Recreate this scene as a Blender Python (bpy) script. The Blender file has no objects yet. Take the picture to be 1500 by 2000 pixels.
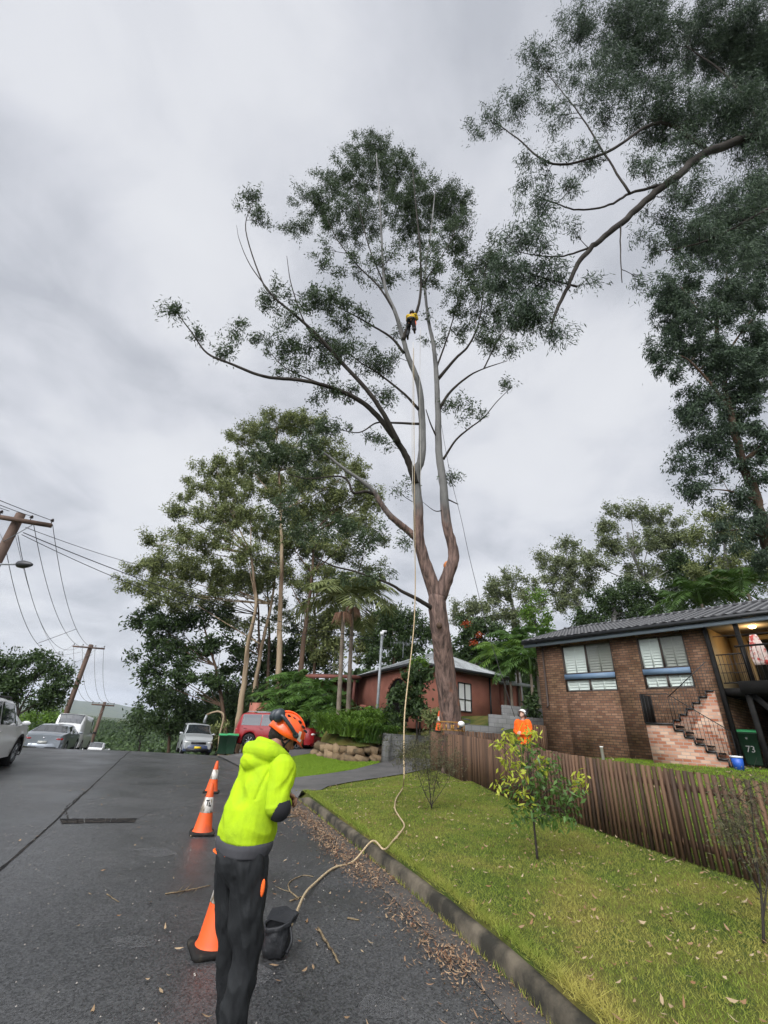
import bpy, math
import numpy as np
from mathutils import Vector, Matrix, noise

sc = bpy.context.scene
R = math.radians
rng = np.random.default_rng(11)

# ------------------------------------------------------------------ camera
FPX = 830.0                      # focal length in photograph pixels (1500 wide)
PITCH = math.atan2(430, 830)
ROLL = math.atan2(110, 1600)
CAMH = 1.7
_fw = np.array([0, math.cos(PITCH), math.sin(PITCH)])
_U = np.array([0, -math.sin(PITCH), math.cos(PITCH)])
_X = np.array([1.0, 0, 0])
_rc = math.cos(ROLL) * _X + math.sin(ROLL) * _U
_uc = math.cos(ROLL) * _U - math.sin(ROLL) * _X
CAM = np.array([0, 0, CAMH])
cam_data = bpy.data.cameras.new('camera')
cam_data.sensor_fit = 'HORIZONTAL'
cam_data.sensor_width = 36
cam_data.lens = 36 * FPX / 1500
cam_data.clip_start = 0.05
cam_data.clip_end = 20000
cam = bpy.data.objects.new('camera', cam_data)
sc.collection.objects.link(cam)
m = Matrix.Identity(4)
for i in range(3):
    m[i][0] = _rc[i]; m[i][1] = _uc[i]; m[i][2] = -_fw[i]; m[i][3] = CAM[i]
cam.matrix_world = m
sc.camera = cam

# ------------------------------------------------------------------ view, world, sun
sc.view_settings.view_transform = 'Standard'
sc.view_settings.look = 'None'
sc.view_settings.exposure = 0.66
sc.view_settings.gamma = 1.0
SUN_EL, SUN_AZ = R(42), R(-155)          # azimuth measured from +Y towards +X
world = bpy.data.worlds.new("World")
sc.world = world
world.use_nodes = True
wt = world.node_tree
wt.nodes.clear()
def wn(t, **k):
    n = wt.nodes.new(t)
    for a, b in k.items(): setattr(n, a, b)
    return n
wo = wn('ShaderNodeOutputWorld'); bg = wn('ShaderNodeBackground')
bg.inputs['Strength'].default_value = 0.1
sky = wn('ShaderNodeTexSky', sky_type='NISHITA', sun_disc=False)
sky.sun_elevation = SUN_EL; sky.sun_rotation = SUN_AZ; sky.air_density = 1.2; sky.dust_density = 2.0
tc = wn('ShaderNodeTexCoord')
# clouds lie on a flat deck: direction divided by its height
sep = wn('ShaderNodeSeparateXYZ'); wt.links.new(tc.outputs['Generated'], sep.inputs[0])
mx = wn('ShaderNodeMath', operation='MAXIMUM'); wt.links.new(sep.outputs['Z'], mx.inputs[0]); mx.inputs[1].default_value = 0.0
ad = wn('ShaderNodeMath', operation='ADD'); wt.links.new(mx.outputs[0], ad.inputs[0]); ad.inputs[1].default_value = 0.22
dx = wn('ShaderNodeMath', operation='DIVIDE'); wt.links.new(sep.outputs['X'], dx.inputs[0]); wt.links.new(ad.outputs[0], dx.inputs[1])
dy = wn('ShaderNodeMath', operation='DIVIDE'); wt.links.new(sep.outputs['Y'], dy.inputs[0]); wt.links.new(ad.outputs[0], dy.inputs[1])
cb = wn('ShaderNodeCombineXYZ'); wt.links.new(dx.outputs[0], cb.inputs[0]); wt.links.new(dy.outputs[0], cb.inputs[1])
mp = wn('ShaderNodeMapping'); wt.links.new(cb.outputs[0], mp.inputs[0]); mp.inputs['Rotation'].default_value = (0, 0, R(35)); mp.inputs['Scale'].default_value = (1.0, 1.0, 1); mp.inputs['Location'].default_value = (0.35, 1.5, 0)
n1 = wn('ShaderNodeTexNoise'); n1.inputs['Scale'].default_value = 1.15; n1.inputs['Detail'].default_value = 4; n1.inputs['Roughness'].default_value = .45; n1.inputs['Distortion'].default_value = .25
n2 = wn('ShaderNodeTexNoise'); n2.inputs['Scale'].default_value = 3.0; n2.inputs['Detail'].default_value = 9; n2.inputs['Roughness'].default_value = .58; n2.inputs['Distortion'].default_value = .4
wt.links.new(mp.outputs[0], n1.inputs['Vector']); wt.links.new(mp.outputs[0], n2.inputs['Vector'])
mm = wn('ShaderNodeMath', operation='MULTIPLY_ADD'); wt.links.new(n2.outputs[0], mm.inputs[0]); mm.inputs[1].default_value = .42; wt.links.new(n1.outputs[0], mm.inputs[2])
cr = wn('ShaderNodeValToRGB')
el = cr.color_ramp.elements
el[0].position = .59; el[0].color = (3.4, 3.52, 3.85, 1)
el[1].position = .87; el[1].color = (5.35, 5.42, 5.62, 1)
e = el.new(.69); e.color = (4.45, 4.55, 4.88, 1)
e = el.new(.76); e.color = (5.05, 5.13, 5.38, 1)
wt.links.new(mm.outputs[0], cr.inputs[0])
mixc = wn('ShaderNodeMixRGB'); mixc.inputs[0].default_value = .93
# brighter sky added out of view around the sun direction as frontal fill light
dt = wn('ShaderNodeVectorMath', operation='DOT_PRODUCT'); wt.links.new(tc.outputs['Generated'], dt.inputs[0]); dt.inputs[1].default_value = (math.sin(SUN_AZ) * math.cos(SUN_EL), math.cos(SUN_AZ) * math.cos(SUN_EL), math.sin(SUN_EL))
mr = wn('ShaderNodeMapRange'); wt.links.new(dt.outputs['Value'], mr.inputs[0]); mr.inputs[1].default_value = .60; mr.inputs[2].default_value = 1.0; mr.inputs[3].default_value = 1.0; mr.inputs[4].default_value = 6.5
vm = wn('ShaderNodeVectorMath', operation='SCALE'); wt.links.new(cr.outputs[0], vm.inputs[0]); wt.links.new(mr.outputs[0], vm.inputs['Scale'])
wt.links.new(sky.outputs[0], mixc.inputs[1]); wt.links.new(vm.outputs[0], mixc.inputs[2])
wt.links.new(mixc.outputs[0], bg.inputs['Color']); wt.links.new(bg.outputs[0], wo.inputs['Surface'])

sun_d = bpy.data.lights.new('sun', 'SUN'); sun_d.energy = 1.1; sun_d.angle = R(35); sun_d.color = (1, .97, .92)
sun = bpy.data.objects.new('sun', sun_d); sc.collection.objects.link(sun)
sv = Vector((math.sin(SUN_AZ) * math.cos(SUN_EL), math.cos(SUN_AZ) * math.cos(SUN_EL), math.sin(SUN_EL)))
sun.rotation_euler = sv.to_track_quat('Z', 'Y').to_euler()

# ------------------------------------------------------------------ pixel <-> world
def ray(px, py): return _fw + _rc * (px - 750) / FPX - _uc * (py - 1000) / FPX
def aty(px, py, Y):
    d = ray(px, py); return CAM + d * (Y / d[1])
def atR(px, py, D):
    d = ray(px, py); return CAM + d / np.linalg.norm(d) * D

# ------------------------------------------------------------------ materials
MATS = {}
def mat(name, col, rough=.8, spec=.3, metal=0, n=None, bump=None, trans=0, emit=None, alpha=None, island=None, coat=0, extra=None):
    """n = (scale, detail, second colour, contrast lo, hi [, stretch xyz]); bump = (scale, strength, distance)"""
    m = bpy.data.materials.new(name); m.use_nodes = True
    nt = m.node_tree; N = nt.nodes; L = nt.links
    b = N['Principled BSDF']
    b.inputs['Base Color'].default_value = (*col, 1)
    b.inputs['Roughness'].default_value = rough
    b.inputs['Specular IOR Level'].default_value = spec
    b.inputs['Metallic'].default_value = metal
    if coat: b.inputs['Coat Weight'].default_value = coat; b.inputs['Coat Roughness'].default_value = .05
    c = None
    tcn = N.new('ShaderNodeTexCoord')
    if n:
        ns = N.new('ShaderNodeTexNoise'); ns.inputs['Scale'].default_value = n[0]; ns.inputs['Detail'].default_value = n[1]; ns.inputs['Roughness'].default_value = .6
        src = tcn.outputs['Object']
        if len(n) > 5:
            mp = N.new('ShaderNodeMapping'); mp.inputs['Scale'].default_value = n[5]; L.new(src, mp.inputs[0]); src = mp.outputs[0]
        L.new(src, ns.inputs['Vector'])
        r = N.new('ShaderNodeMapRange'); r.inputs[1].default_value = n[3]; r.inputs[2].default_value = n[4]; L.new(ns.outputs[0], r.inputs[0])
        mi = N.new('ShaderNodeMixRGB'); mi.inputs[1].default_value = (*col, 1); mi.inputs[2].default_value = (*n[2], 1)
        L.new(r.outputs[0], mi.inputs[0]); c = mi.outputs[0]
    if island:
        g = N.new('ShaderNodeNewGeometry')
        mi = N.new('ShaderNodeMixRGB'); L.new(g.outputs['Random Per Island'], mi.inputs[0])
        if c: L.new(c, mi.inputs[1])
        else: mi.inputs[1].default_value = (*col, 1)
        mi.inputs[2].default_value = (*island, 1); c = mi.outputs[0]
    if extra: c = extra(nt, c, b) or c
    if c: L.new(c, b.inputs['Base Color'])
    if bump:
        nb = N.new('ShaderNodeTexNoise'); nb.inputs['Scale'].default_value = bump[0]; nb.inputs['Detail'].default_value = 6
        src = tcn.outputs['Object']
        if len(bump) > 3:
            mp = N.new('ShaderNodeMapping'); mp.inputs['Scale'].default_value = bump[3]; L.new(src, mp.inputs[0]); src = mp.outputs[0]
        L.new(src, nb.inputs['Vector'])
        bp = N.new('ShaderNodeBump'); bp.inputs['Strength'].default_value = bump[1]; bp.inputs['Distance'].default_value = bump[2]
        L.new(nb.outputs[0], bp.inputs['Height']); L.new(bp.outputs[0], b.inputs['Normal'])
    if trans:
        t = N.new('ShaderNodeBsdfTranslucent')
        if c: L.new(c, t.inputs[0])
        else: t.inputs[0].default_value = (*col, 1)
        ms = N.new('ShaderNodeMixShader'); ms.inputs[0].default_value = trans
        L.new(b.outputs[0], ms.inputs[1]); L.new(t.outputs[0], ms.inputs[2]); L.new(ms.outputs[0], N['Material Output'].inputs[0])
    if emit:
        b.inputs['Emission Color'].default_value = (*emit[0], 1); b.inputs['Emission Strength'].default_value = emit[1]
    MATS[name] = m
    return m

def brick_mat(name, c1, c2, mortar, bw, bh, ms, stain=None):
    m = bpy.data.materials.new(name); m.use_nodes = True
    nt = m.node_tree; N = nt.nodes; L = nt.links; b = N['Principled BSDF']
    b.inputs['Roughness'].default_value = .9; b.inputs['Specular IOR Level'].default_value = .2
    t = N.new('ShaderNodeTexCoord'); s = N.new('ShaderNodeSeparateXYZ'); L.new(t.outputs['Object'], s.inputs[0])
    a = N.new('ShaderNodeMath'); a.operation = 'ADD'; L.new(s.outputs[0], a.inputs[0]); L.new(s.outputs[1], a.inputs[1])
    cbn = N.new('ShaderNodeCombineXYZ'); L.new(a.outputs[0], cbn.inputs[0]); L.new(s.outputs[2], cbn.inputs[1])
    br = N.new('ShaderNodeTexBrick'); br.offset = .5
    br.inputs['Scale'].default_value = 1; br.inputs['Brick Width'].default_value = bw; br.inputs['Row Height'].default_value = bh
    br.inputs['Mortar Size'].default_value = ms; br.inputs['Mortar Smooth'].default_value = .3; br.inputs['Bias'].default_value = -.1
    br.inputs['Color1'].default_value = (*c1, 1); br.inputs['Color2'].default_value = (*c2, 1); br.inputs['Mortar'].default_value = (*mortar, 1)
    L.new(cbn.outputs[0], br.inputs['Vector'])
    ns = N.new('ShaderNodeTexNoise'); ns.inputs['Scale'].default_value = .9; ns.inputs['Detail'].default_value = 8; L.new(t.outputs['Object'], ns.inputs['Vector'])
    r = N.new('ShaderNodeMapRange'); r.inputs[1].default_value = .4; r.inputs[2].default_value = .75; L.new(ns.outputs[0], r.inputs[0])
    mi = N.new('ShaderNodeMixRGB'); mi.blend_type = 'MULTIPLY'; L.new(r.outputs[0], mi.inputs[0]); L.new(br.outputs['Color'], mi.inputs[1]); mi.inputs[2].default_value = (*(stain or (.55, .55, .5)), 1)
    L.new(mi.outputs[0], b.inputs['Base Color'])
    bp = N.new('ShaderNodeBump'); bp.inputs['Strength'].default_value = .5; bp.inputs['Distance'].default_value = .008; bp.invert = True
    L.new(br.outputs['Fac'], bp.inputs['Height']); L.new(bp.outputs[0], b.inputs['Normal'])
    MATS[name] = m; return m

# ------------------------------------------------------------------ mesh helpers
class MB:
    """collects shapes into ONE mesh"""
    def __init__(s): s.V = []; s.F = []; s.M = []; s.n = 0
    def add(s, V, Fs, mi=0):
        V = np.asarray(V, dtype=float).reshape(-1, 3)
        for F in Fs:
            F = np.asarray(F, dtype=np.int64)
            if F.ndim == 1: F = F.reshape(1, -1)
            if len(F): s.F.append(F + s.n); s.M.append(np.full(len(F), mi, dtype=np.int32))
        s.V.append(V); s.n += len(V); return s
    def box(s, c, sz, rz=0, mi=0, rot=None):
        sz = np.array(sz) / 2
        V = np.array([[x, y, z] for x in (-1, 1) for y in (-1, 1) for z in (-1, 1)], float) * sz
        if rot is not None: V = V @ np.array(rot).T
        if rz: V = V @ np.array([[math.cos(rz), math.sin(rz), 0], [-math.sin(rz), math.cos(rz), 0], [0, 0, 1]])
        return s.add(V + np.array(c), [[[0, 1, 3, 2], [4, 6, 7, 5], [0, 4, 5, 1], [2, 3, 7, 6], [0, 2, 6, 4], [1, 5, 7, 3]]], mi)
    def bbox(s, a, b, mi=0):
        a = np.array(a, float); b = np.array(b, float); return s.box((a + b) / 2, np.abs(b - a), mi=mi)
    def bar(s, a, b, w, h=None, mi=0):
        """box-section bar from a to b"""
        a = np.array(a, float); b = np.array(b, float); d = b - a; L = np.linalg.norm(d); d = d / L
        u = np.cross(d, [0, 0, 1.0]);
        if np.linalg.norm(u) < 1e-4: u = np.array([1.0, 0, 0])
        u /= np.linalg.norm(u); v = np.cross(u, d); h = h or w
        V = [p + u * w / 2 * i + v * h / 2 * j for p in (a, b) for i, j in ((-1, -1), (1, -1), (1, 1), (-1, 1))]
        return s.add(V, [[[0, 1, 2, 3], [7, 6, 5, 4], [0, 4, 5, 1], [1, 5, 6, 2], [2, 6, 7, 3], [3, 7, 4, 0]]], mi)
    def tube(s, P, r, k=8, mi=0, caps=True, rough=0):
        P = np.asarray(P, float); n = len(P); r = np.broadcast_to(np.asarray(r, float), (n,))
        T = np.gradient(P, axis=0); T /= np.linalg.norm(T, axis=1)[:, None] + 1e-9
        u = np.cross(T[0], [0.3, 0.1, 1.0]); u /= np.linalg.norm(u); rings = []
        an = np.arange(k) * 2 * math.pi / k
        for i in range(n):
            u = u - T[i] * (u @ T[i]); u /= np.linalg.norm(u) + 1e-9; v = np.cross(T[i], u)
            rr = r[i] * (1 + (rng.uniform(-rough, rough, k) if rough else 0))
            rings.append(P[i] + (np.cos(an) * rr)[:, None] * u + (np.sin(an) * rr)[:, None] * v)
        V = np.concatenate(rings)
        i = np.arange(n - 1)[:, None] * k; j = np.arange(k)[None, :]; j2 = (j + 1) % k
        F = np.stack([i + j, i + j2, i + k + j2, i + k + j], -1).reshape(-1, 4)
        Fs = [F]
        if caps: Fs += [np.arange(k)[::-1], np.arange(k) + (n - 1) * k]
        return s.add(V, Fs, mi)
    def lathe(s, prof, c=(0, 0, 0), k=24, axis='z', mi=0, cap=True, sy=1):
        prof = np.asarray(prof, float); an = np.arange(k) * 2 * math.pi / k; V = []
        for r, z in prof:
            a, b2 = np.cos(an) * r, np.sin(an) * r * sy; zz = np.full(k, z)
            V.append(np.stack([a, b2, zz], 1) if axis == 'z' else np.stack([a, zz, b2], 1) if axis == 'y' else np.stack([zz, a, b2], 1))
        V = np.concatenate(V) + np.array(c); n = len(prof)
        i = np.arange(n - 1)[:, None] * k; j = np.arange(k)[None, :]; j2 = (j + 1) % k
        Fs = [np.stack([i + j, i + j2, i + k + j2, i + k + j], -1).reshape(-1, 4)]
        if cap: Fs += [np.arange(k)[::-1], np.arange(k) + (n - 1) * k]
        return s.add(V, Fs, mi)
    def prism(s, poly, y0, y1, mi=0):
        """polygon in XZ extruded along Y"""
        n = len(poly); V = [(x, y0, z) for x, z in poly] + [(x, y1, z) for x, z in poly]
        Fs = [np.arange(n), np.arange(n)[::-1] + n] + [[[i, i + n, (i + 1) % n + n, (i + 1) % n] for i in range(n)]]
        return s.add(V, Fs, mi)
    def ell(s, c, r, k=16, h=10, mi=0, rot=None):
        V = []; F = []
        for i in range(h + 1):
            th = math.pi * i / h
            for j in range(k):
                ph = 2 * math.pi * j / k; V.append((math.sin(th) * math.cos(ph), math.sin(th) * math.sin(ph), math.cos(th)))
        V = np.array(V) * np.array(r)
        if rot is not None: V = V @ np.array(rot).T
        for i in range(h):
            for j in range(k): F.append([i * k + j, (i + 1) * k + j, (i + 1) * k + (j + 1) % k, i * k + (j + 1) % k])
        return s.add(V + np.array(c), [F], mi)
    def build(s, name, mats, parent=None, smooth=False, col=None, loc=None, rz=None):
        me = bpy.data.meshes.new(name)
        V = np.concatenate(s.V) if s.V else np.zeros((0, 3))
        sizes = np.concatenate([np.full(len(F), F.shape[1]) for F in s.F]) if s.F else np.zeros(0, int)
        idx = np.concatenate([F.ravel() for F in s.F]) if s.F else np.zeros(0, int)
        me.vertices.add(len(V)); me.vertices.foreach_set('co', V.astype(np.float32).ravel())
        me.loops.add(len(idx)); me.loops.foreach_set('vertex_index', idx.astype(np.int32))
        me.polygons.add(len(sizes)); st_ = np.concatenate([[0], np.cumsum(sizes)[:-1]]).astype(np.int32)
        me.polygons.foreach_set('loop_start', st_)
        me.update(calc_edges=True)
        if smooth: me.polygons.foreach_set('use_smooth', np.ones(len(sizes), bool))
        if not isinstance(mats, (list, tuple)): mats = [mats]
        for mt in mats: me.materials.append(MATS[mt] if isinstance(mt, str) else mt)
        if len(mats) > 1: me.polygons.foreach_set('material_index', np.concatenate(s.M))
        me.validate()
        o = bpy.data.objects.new(name, me); sc.collection.objects.link(o)
        if parent: o.parent = parent
        if loc is not None: o.location = loc
        if rz is not None: o.rotation_euler = (0, 0, rz)
        return o

def tag(o, label=None, cat=None, group=None, kind=None):
    if label: o['label'] = label
    if cat: o['category'] = cat
    if group: o['group'] = group
    if kind: o['kind'] = kind
    return o
def thing(name, label, cat, loc=(0, 0, 0), rz=0, group=None):
    o = bpy.data.objects.new(name, None); sc.collection.objects.link(o)
    o.location = [float(v) for v in loc]; o.rotation_euler = (0, 0, rz); o.empty_display_size = .2
    return tag(o, label, cat, group)
def copy_tree(o, parent=None):
    c = o.copy(); sc.collection.objects.link(c); c.parent = parent
    for ch in [q for q in bpy.data.objects if q.parent == o]: copy_tree(ch, c)
    return c
def smooth_curve(P, n=5):
    P = np.asarray(P, float)
    if len(P) < 3: return np.array([P[0] + (P[-1] - P[0]) * t for t in np.linspace(0, 1, n + 1)])
    Q = np.vstack([2 * P[0] - P[1], P, 2 * P[-1] - P[-2]]); out = []
    for i in range(1, len(Q) - 2):
        for t in np.arange(n) / n:
            out.append(.5 * ((2 * Q[i]) + (-Q[i - 1] + Q[i + 1]) * t + (2 * Q[i - 1] - 5 * Q[i] + 4 * Q[i + 1] - Q[i + 2]) * t ** 2 + (-Q[i - 1] + 3 * Q[i] - 3 * Q[i + 1] + Q[i + 2]) * t ** 3))
    out.append(P[-1]); return np.array(out)

# ------------------------------------------------------------------ the lie of the land
# road frame: s runs along the road, t across it (to the right)
CE, SE = .929, .37
def to_st(x, y): return CE * y - SE * x, CE * x + SE * y
def to_xy(s, t): return CE * t - SE * s, CE * s + SE * t
def k_off(s): return np.interp(s, [2, 3.2, 3.8, 5.7, 12], [-.35, -.26, -.17, -.06, .04])
_ss = np.arange(-60, 1500, .5)
_zz = np.interp(_ss, [-60, 0, 22.5, 24.5, 27, 31, 50, 80, 150, 300, 1500], [-.6, 0, .36, .32, .12, -.25, -2.2, -8, -26, -48, -48])
_zz = np.convolve(np.pad(_zz, 4, 'edge'), np.ones(9) / 9, 'valid')
def rz_(s): return np.interp(s, _ss, _zz)
def sstep(a, b, x):
    u = np.clip((x - a) / (b - a), 0, 1); return u * u * (3 - 2 * u)
_fs = [1.6, 3.8, 5.1, 6.7, 9.2, 12.7, 15.4, 18]
_ft = [6.24, 6.36, 6.44, 6.7, 7.12, 8.12, 8.79, 9.3]
def road_z(x, y):
    s, t = to_st(x, y); return rz_(s) - .012 * np.abs(t + 1.4)
def H(x, y):
    x = np.asarray(x, float); y = np.asarray(y, float)
    s, t = to_st(x, y); t = t - k_off(s) * np.clip(t / 3, 0, 1); r = rz_(s)
    tf = np.interp(s, _fs, _ft)
    tt = np.maximum(t - 3.1, 0)
    kerb = np.where((s < 12.2), .15, .03)
    kerb = .03 + .12 * (1 - sstep(11.6, 12.6, s))
    a = r + kerb + .065 * np.minimum(tt, tf - 3.1) + .13 * np.clip(t - tf, 0, 15.5 - tf)
    a = np.where(t > tf, np.minimum(a, 1.32 + .012 * (t - tf)), a) + .28 * np.maximum(t - 26, 0)
    r2 = r + (.36 - r) * sstep(2.5, 7, t)
    b = r2 + .04 + .05 * np.clip(t - 3, 0, 4.5) + .34 * np.clip(t - 8.2, 0, 6.5) + .16 * np.maximum(t - 20, 0)
    w = sstep(14.5, 19.5, s)
    right = a * (1 - w) + b * w
    left = r + .1 - .02 * np.maximum(-6.6 - t, 0)
    z = np.where(t > -1.4, right, left)
    inroad = (t < 3.05) & (t > -6.6)
    z = np.where(inroad, r - .12, z)
    far = sstep(60, 160, np.hypot(x, y))
    ridge = -46 + 3 * np.sin(x / 90 + .5) * np.cos(y / 130)
    # hillside on the right-hand side, valley ahead and left
    hillr = np.clip((x - y * .0) * .12, 0, 60)
    return z * (1 - far) + (ridge * sstep(120, 10, x) + 20 * sstep(30, 160, x)) * far
def Hs(x, y): return float(H(x, y))
def on_ground(px, py):
    """where the ray through a photograph pixel meets the land"""
    d = ray(px, py); d = d / d[1]
    ys = np.geomspace(.5, 140, 6000); p = CAM + d * ys[:, None]
    s, t = to_st(p[:, 0], p[:, 1]); tk = t - k_off(s) * np.clip(t / 3, 0, 1)
    g = np.where((-6.6 < tk) & (tk < 3.05), road_z(p[:, 0], p[:, 1]), H(p[:, 0], p[:, 1]))
    i = np.argmax(p[:, 2] <= g) if (p[:, 2] <= g).any() else len(ys) - 1
    return np.array([p[i, 0], p[i, 1], g[i]])
# ------------------------------------------------------------------ surface materials
def asphalt_extra(nt, c, b):
    N = nt.nodes; L = nt.links
    t = N.new('ShaderNodeTexCoord')
    v = N.new('ShaderNodeTexVoronoi'); v.inputs['Scale'].default_value = 70; L.new(t.outputs['Object'], v.inputs['Vector'])
    r = N.new('ShaderNodeMapRange'); r.inputs[1].default_value = 0; r.inputs[2].default_value = 1; r.inputs[3].default_value = .3; r.inputs[4].default_value = 2.4
    L.new(v.outputs['Color'], r.inputs[0])
    mi = N.new('ShaderNodeMixRGB'); mi.blend_type = 'MULTIPLY'; mi.inputs[0].default_value = 1; L.new(c, mi.inputs[1]); L.new(r.outputs[0], mi.inputs[2])
    n = N.new('ShaderNodeTexNoise'); n.inputs['Scale'].default_value = .7; n.inputs['Detail'].default_value = 6; L.new(t.outputs['Object'], n.inputs['Vector'])
    r2 = N.new('ShaderNodeMapRange'); r2.inputs[1].default_value = .35; r2.inputs[2].default_value = .65; r2.inputs[3].default_value = .30; r2.inputs[4].default_value = .52
    L.new(n.outputs[0], r2.inputs[0]); L.new(r2.outputs[0], b.inputs['Roughness'])
    # old pale scuffs
    n3 = N.new('ShaderNodeTexNoise'); n3.inputs['Scale'].default_value = 2.1; n3.inputs['Detail'].default_value = 9; n3.inputs['Roughness'].default_value = .7; L.new(t.outputs['Object'], n3.inputs['Vector'])
    r3 = N.new('ShaderNodeMapRange'); r3.inputs[1].default_value = .60; r3.inputs[2].default_value = .74; r3.inputs[4].default_value = .5; L.new(n3.outputs[0], r3.inputs[0])
    m3 = N.new('ShaderNodeMixRGB'); L.new(r3.outputs[0], m3.inputs[0]); L.new(mi.outputs[0], m3.inputs[1]); m3.inputs[2].default_value = (.095, .093, .09, 1)
    return m3.outputs[0]
mat('asphalt', (.023, .0235, .024), .45, .5, n=(.35, 5, (.045, .045, .045), .35, .68), bump=(160, .5, .006), extra=asphalt_extra)
mat('drive', (.06, .058, .056), .75, .4, n=(1.2, 6, (.11, .105, .10), .35, .68), bump=(80, .5, .005))
mat('crack', (.012, .012, .012), .9, .1, n=(9, 4, (.035, .03, .026), .45, .6))
mat('patch', (.022, .022, .023), .8, .3, n=(6, 4, (.06, .055, .05), .5, .7))
mat('soil', (.05, .07, .016), 1, .1, n=(1.3, 6, (.12, .105, .03), .42, .62), bump=(30, .6, .03))
mat('concrete', (.13, .11, .08), .9, .2, n=(2.5, 8, (.03, .028, .022), .36, .58), bump=(45, .5, .008))
mat('gutter', (.05, .047, .045), .7, .35, n=(3, 8, (.095, .085, .075), .4, .7), bump=(60, .4, .006))
def patches(nt, c, b):
    N = nt.nodes; L = nt.links; t = N.new('ShaderNodeTexCoord')
    n = N.new('ShaderNodeTexNoise'); n.inputs['Scale'].default_value = 1.0; n.inputs['Detail'].default_value = 5; n.inputs['Roughness'].default_value = .65; L.new(t.outputs['Object'], n.inputs['Vector'])
    r = N.new('ShaderNodeMapRange'); r.inputs[1].default_value = .42; r.inputs[2].default_value = .60; L.new(n.outputs[0], r.inputs[0])
    s = N.new('ShaderNodeSeparateXYZ'); L.new(t.outputs['Object'], s.inputs[0])
    near = N.new('ShaderNodeMapRange'); near.inputs[1].default_value = 9; near.inputs[2].default_value = 3.2; near.inputs[3].default_value = .15; near.inputs[4].default_value = .9; L.new(s.outputs['Y'], near.inputs[0])
    mu = N.new('ShaderNodeMath'); mu.operation = 'MULTIPLY'; L.new(r.outputs[0], mu.inputs[0]); L.new(near.outputs[0], mu.inputs[1])
    mi = N.new('ShaderNodeMixRGB'); L.new(mu.outputs[0], mi.inputs[0]); L.new(c, mi.inputs[1]); mi.inputs[2].default_value = (.48, .41, .11, 1)
    return mi.outputs[0]
mat('grass', (.12, .19, .025), .75, .25, island=(.30, .36, .06), trans=.35, extra=patches)
mat('grass_far', (.13, .24, .022), .8, .2, island=(.25, .36, .04), trans=.3)
mat('litter', (.19, .10, .045), .85, .2, island=(.38, .30, .19), bump=(60, .3, .003))
mat('litter_red', (.10, .04, .022), .85, .2, island=(.36, .25, .15))
mat('stick', (.22, .17, .10), .85, .2, n=(14, 6, (.09, .065, .04), .4, .65, (1, 1, 1)), bump=(50, .6, .01))
mat('hill_forest', (.035, .055, .018), .95, .1, n=(.03, 8, (.09, .10, .03), .4, .65), bump=(.15, 1, 4))
mat('bitumen_dirt', (.075, .055, .042), .9, .2, n=(1.5, 8, (.035, .033, .032), .4, .62), bump=(50, .5, .008))

# ------------------------------------------------------------------ land
def terrain():
    s = np.concatenate([np.arange(-14, 36, .4), np.arange(36, 90, 2), np.arange(90, 190, 8)])
    t = np.concatenate([np.arange(-120, -20, 8), np.arange(-20, -7, 1), [-6.62, -6.6, -4.5, -1.4, 1.5, 3.03, 3.18], np.arange(3.4, 24, .4), np.arange(24, 60, 2), np.arange(60, 170, 8)])
    S, T = np.meshgrid(s, t, indexing='ij'); off = k_off(S) * np.clip(T / 3, 0, 1); x, y = to_xy(S, T + off)
    V = np.stack([x, y, H(x, y)], -1).reshape(-1, 3); n = len(t)
    i = np.arange(len(s) - 1)[:, None] * n; j = np.arange(n - 1)[None, :]
    F = np.stack([i + j, i + n + j, i + n + j + 1, i + j + 1], -1).reshape(-1, 4)[:, ::-1]
    mb = MB(); mb.add(V, [F]); tag(mb.build('ground', 'soil', smooth=True), kind='structure')
terrain()

def far_land():
    an = np.radians(np.arange(-180, 180, 1.5)); rr = np.array([130, 180, 240, 320, 420, 550, 700, 900, 1200, 1600, 2100, 2700, 3400, 4200, 5200, 6000])
    V = []
    for r in rr:
        for a in an:
            x, y = r * math.sin(a), r * math.cos(a)
            z = -48 + 9 * noise.noise(Vector((x / 160, y / 160, 0))) + 5 * noise.noise(Vector((x / 40, y / 40, 3)))
            # near wooded ridge across the valley, a second and then the blue range
            z += 37 * math.exp(-((r - 520) / 170) ** 2) * (1 + .12 * noise.noise(Vector((a * 6, 1, 0))))
            z += (44 + 14 * noise.noise(Vector((a * 5, 5, 0)))) * math.exp(-((r - 1600) / 420) ** 2)
            z += (122 + 60 * noise.noise(Vector((a * 6 + 2, 9, 0))) + 22 * noise.noise(Vector((a * 22, 4, 0)))) * math.exp(-((r - 4200) / 900) ** 2)
            V.append((x, y, z))
    n = len(an); i = np.arange(len(rr) - 1)[:, None] * n; j = np.arange(n)[None, :]; j2 = (j + 1) % n
    F = np.stack([i + j, i + j2, i + n + j2, i + n + j], -1).reshape(-1, 4)
    mb = MB(); mb.add(V, [F]); c = len(V)
    tag(mb.build('hills', 'hill_forest', smooth=True), kind='structure')
far_land()

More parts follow.
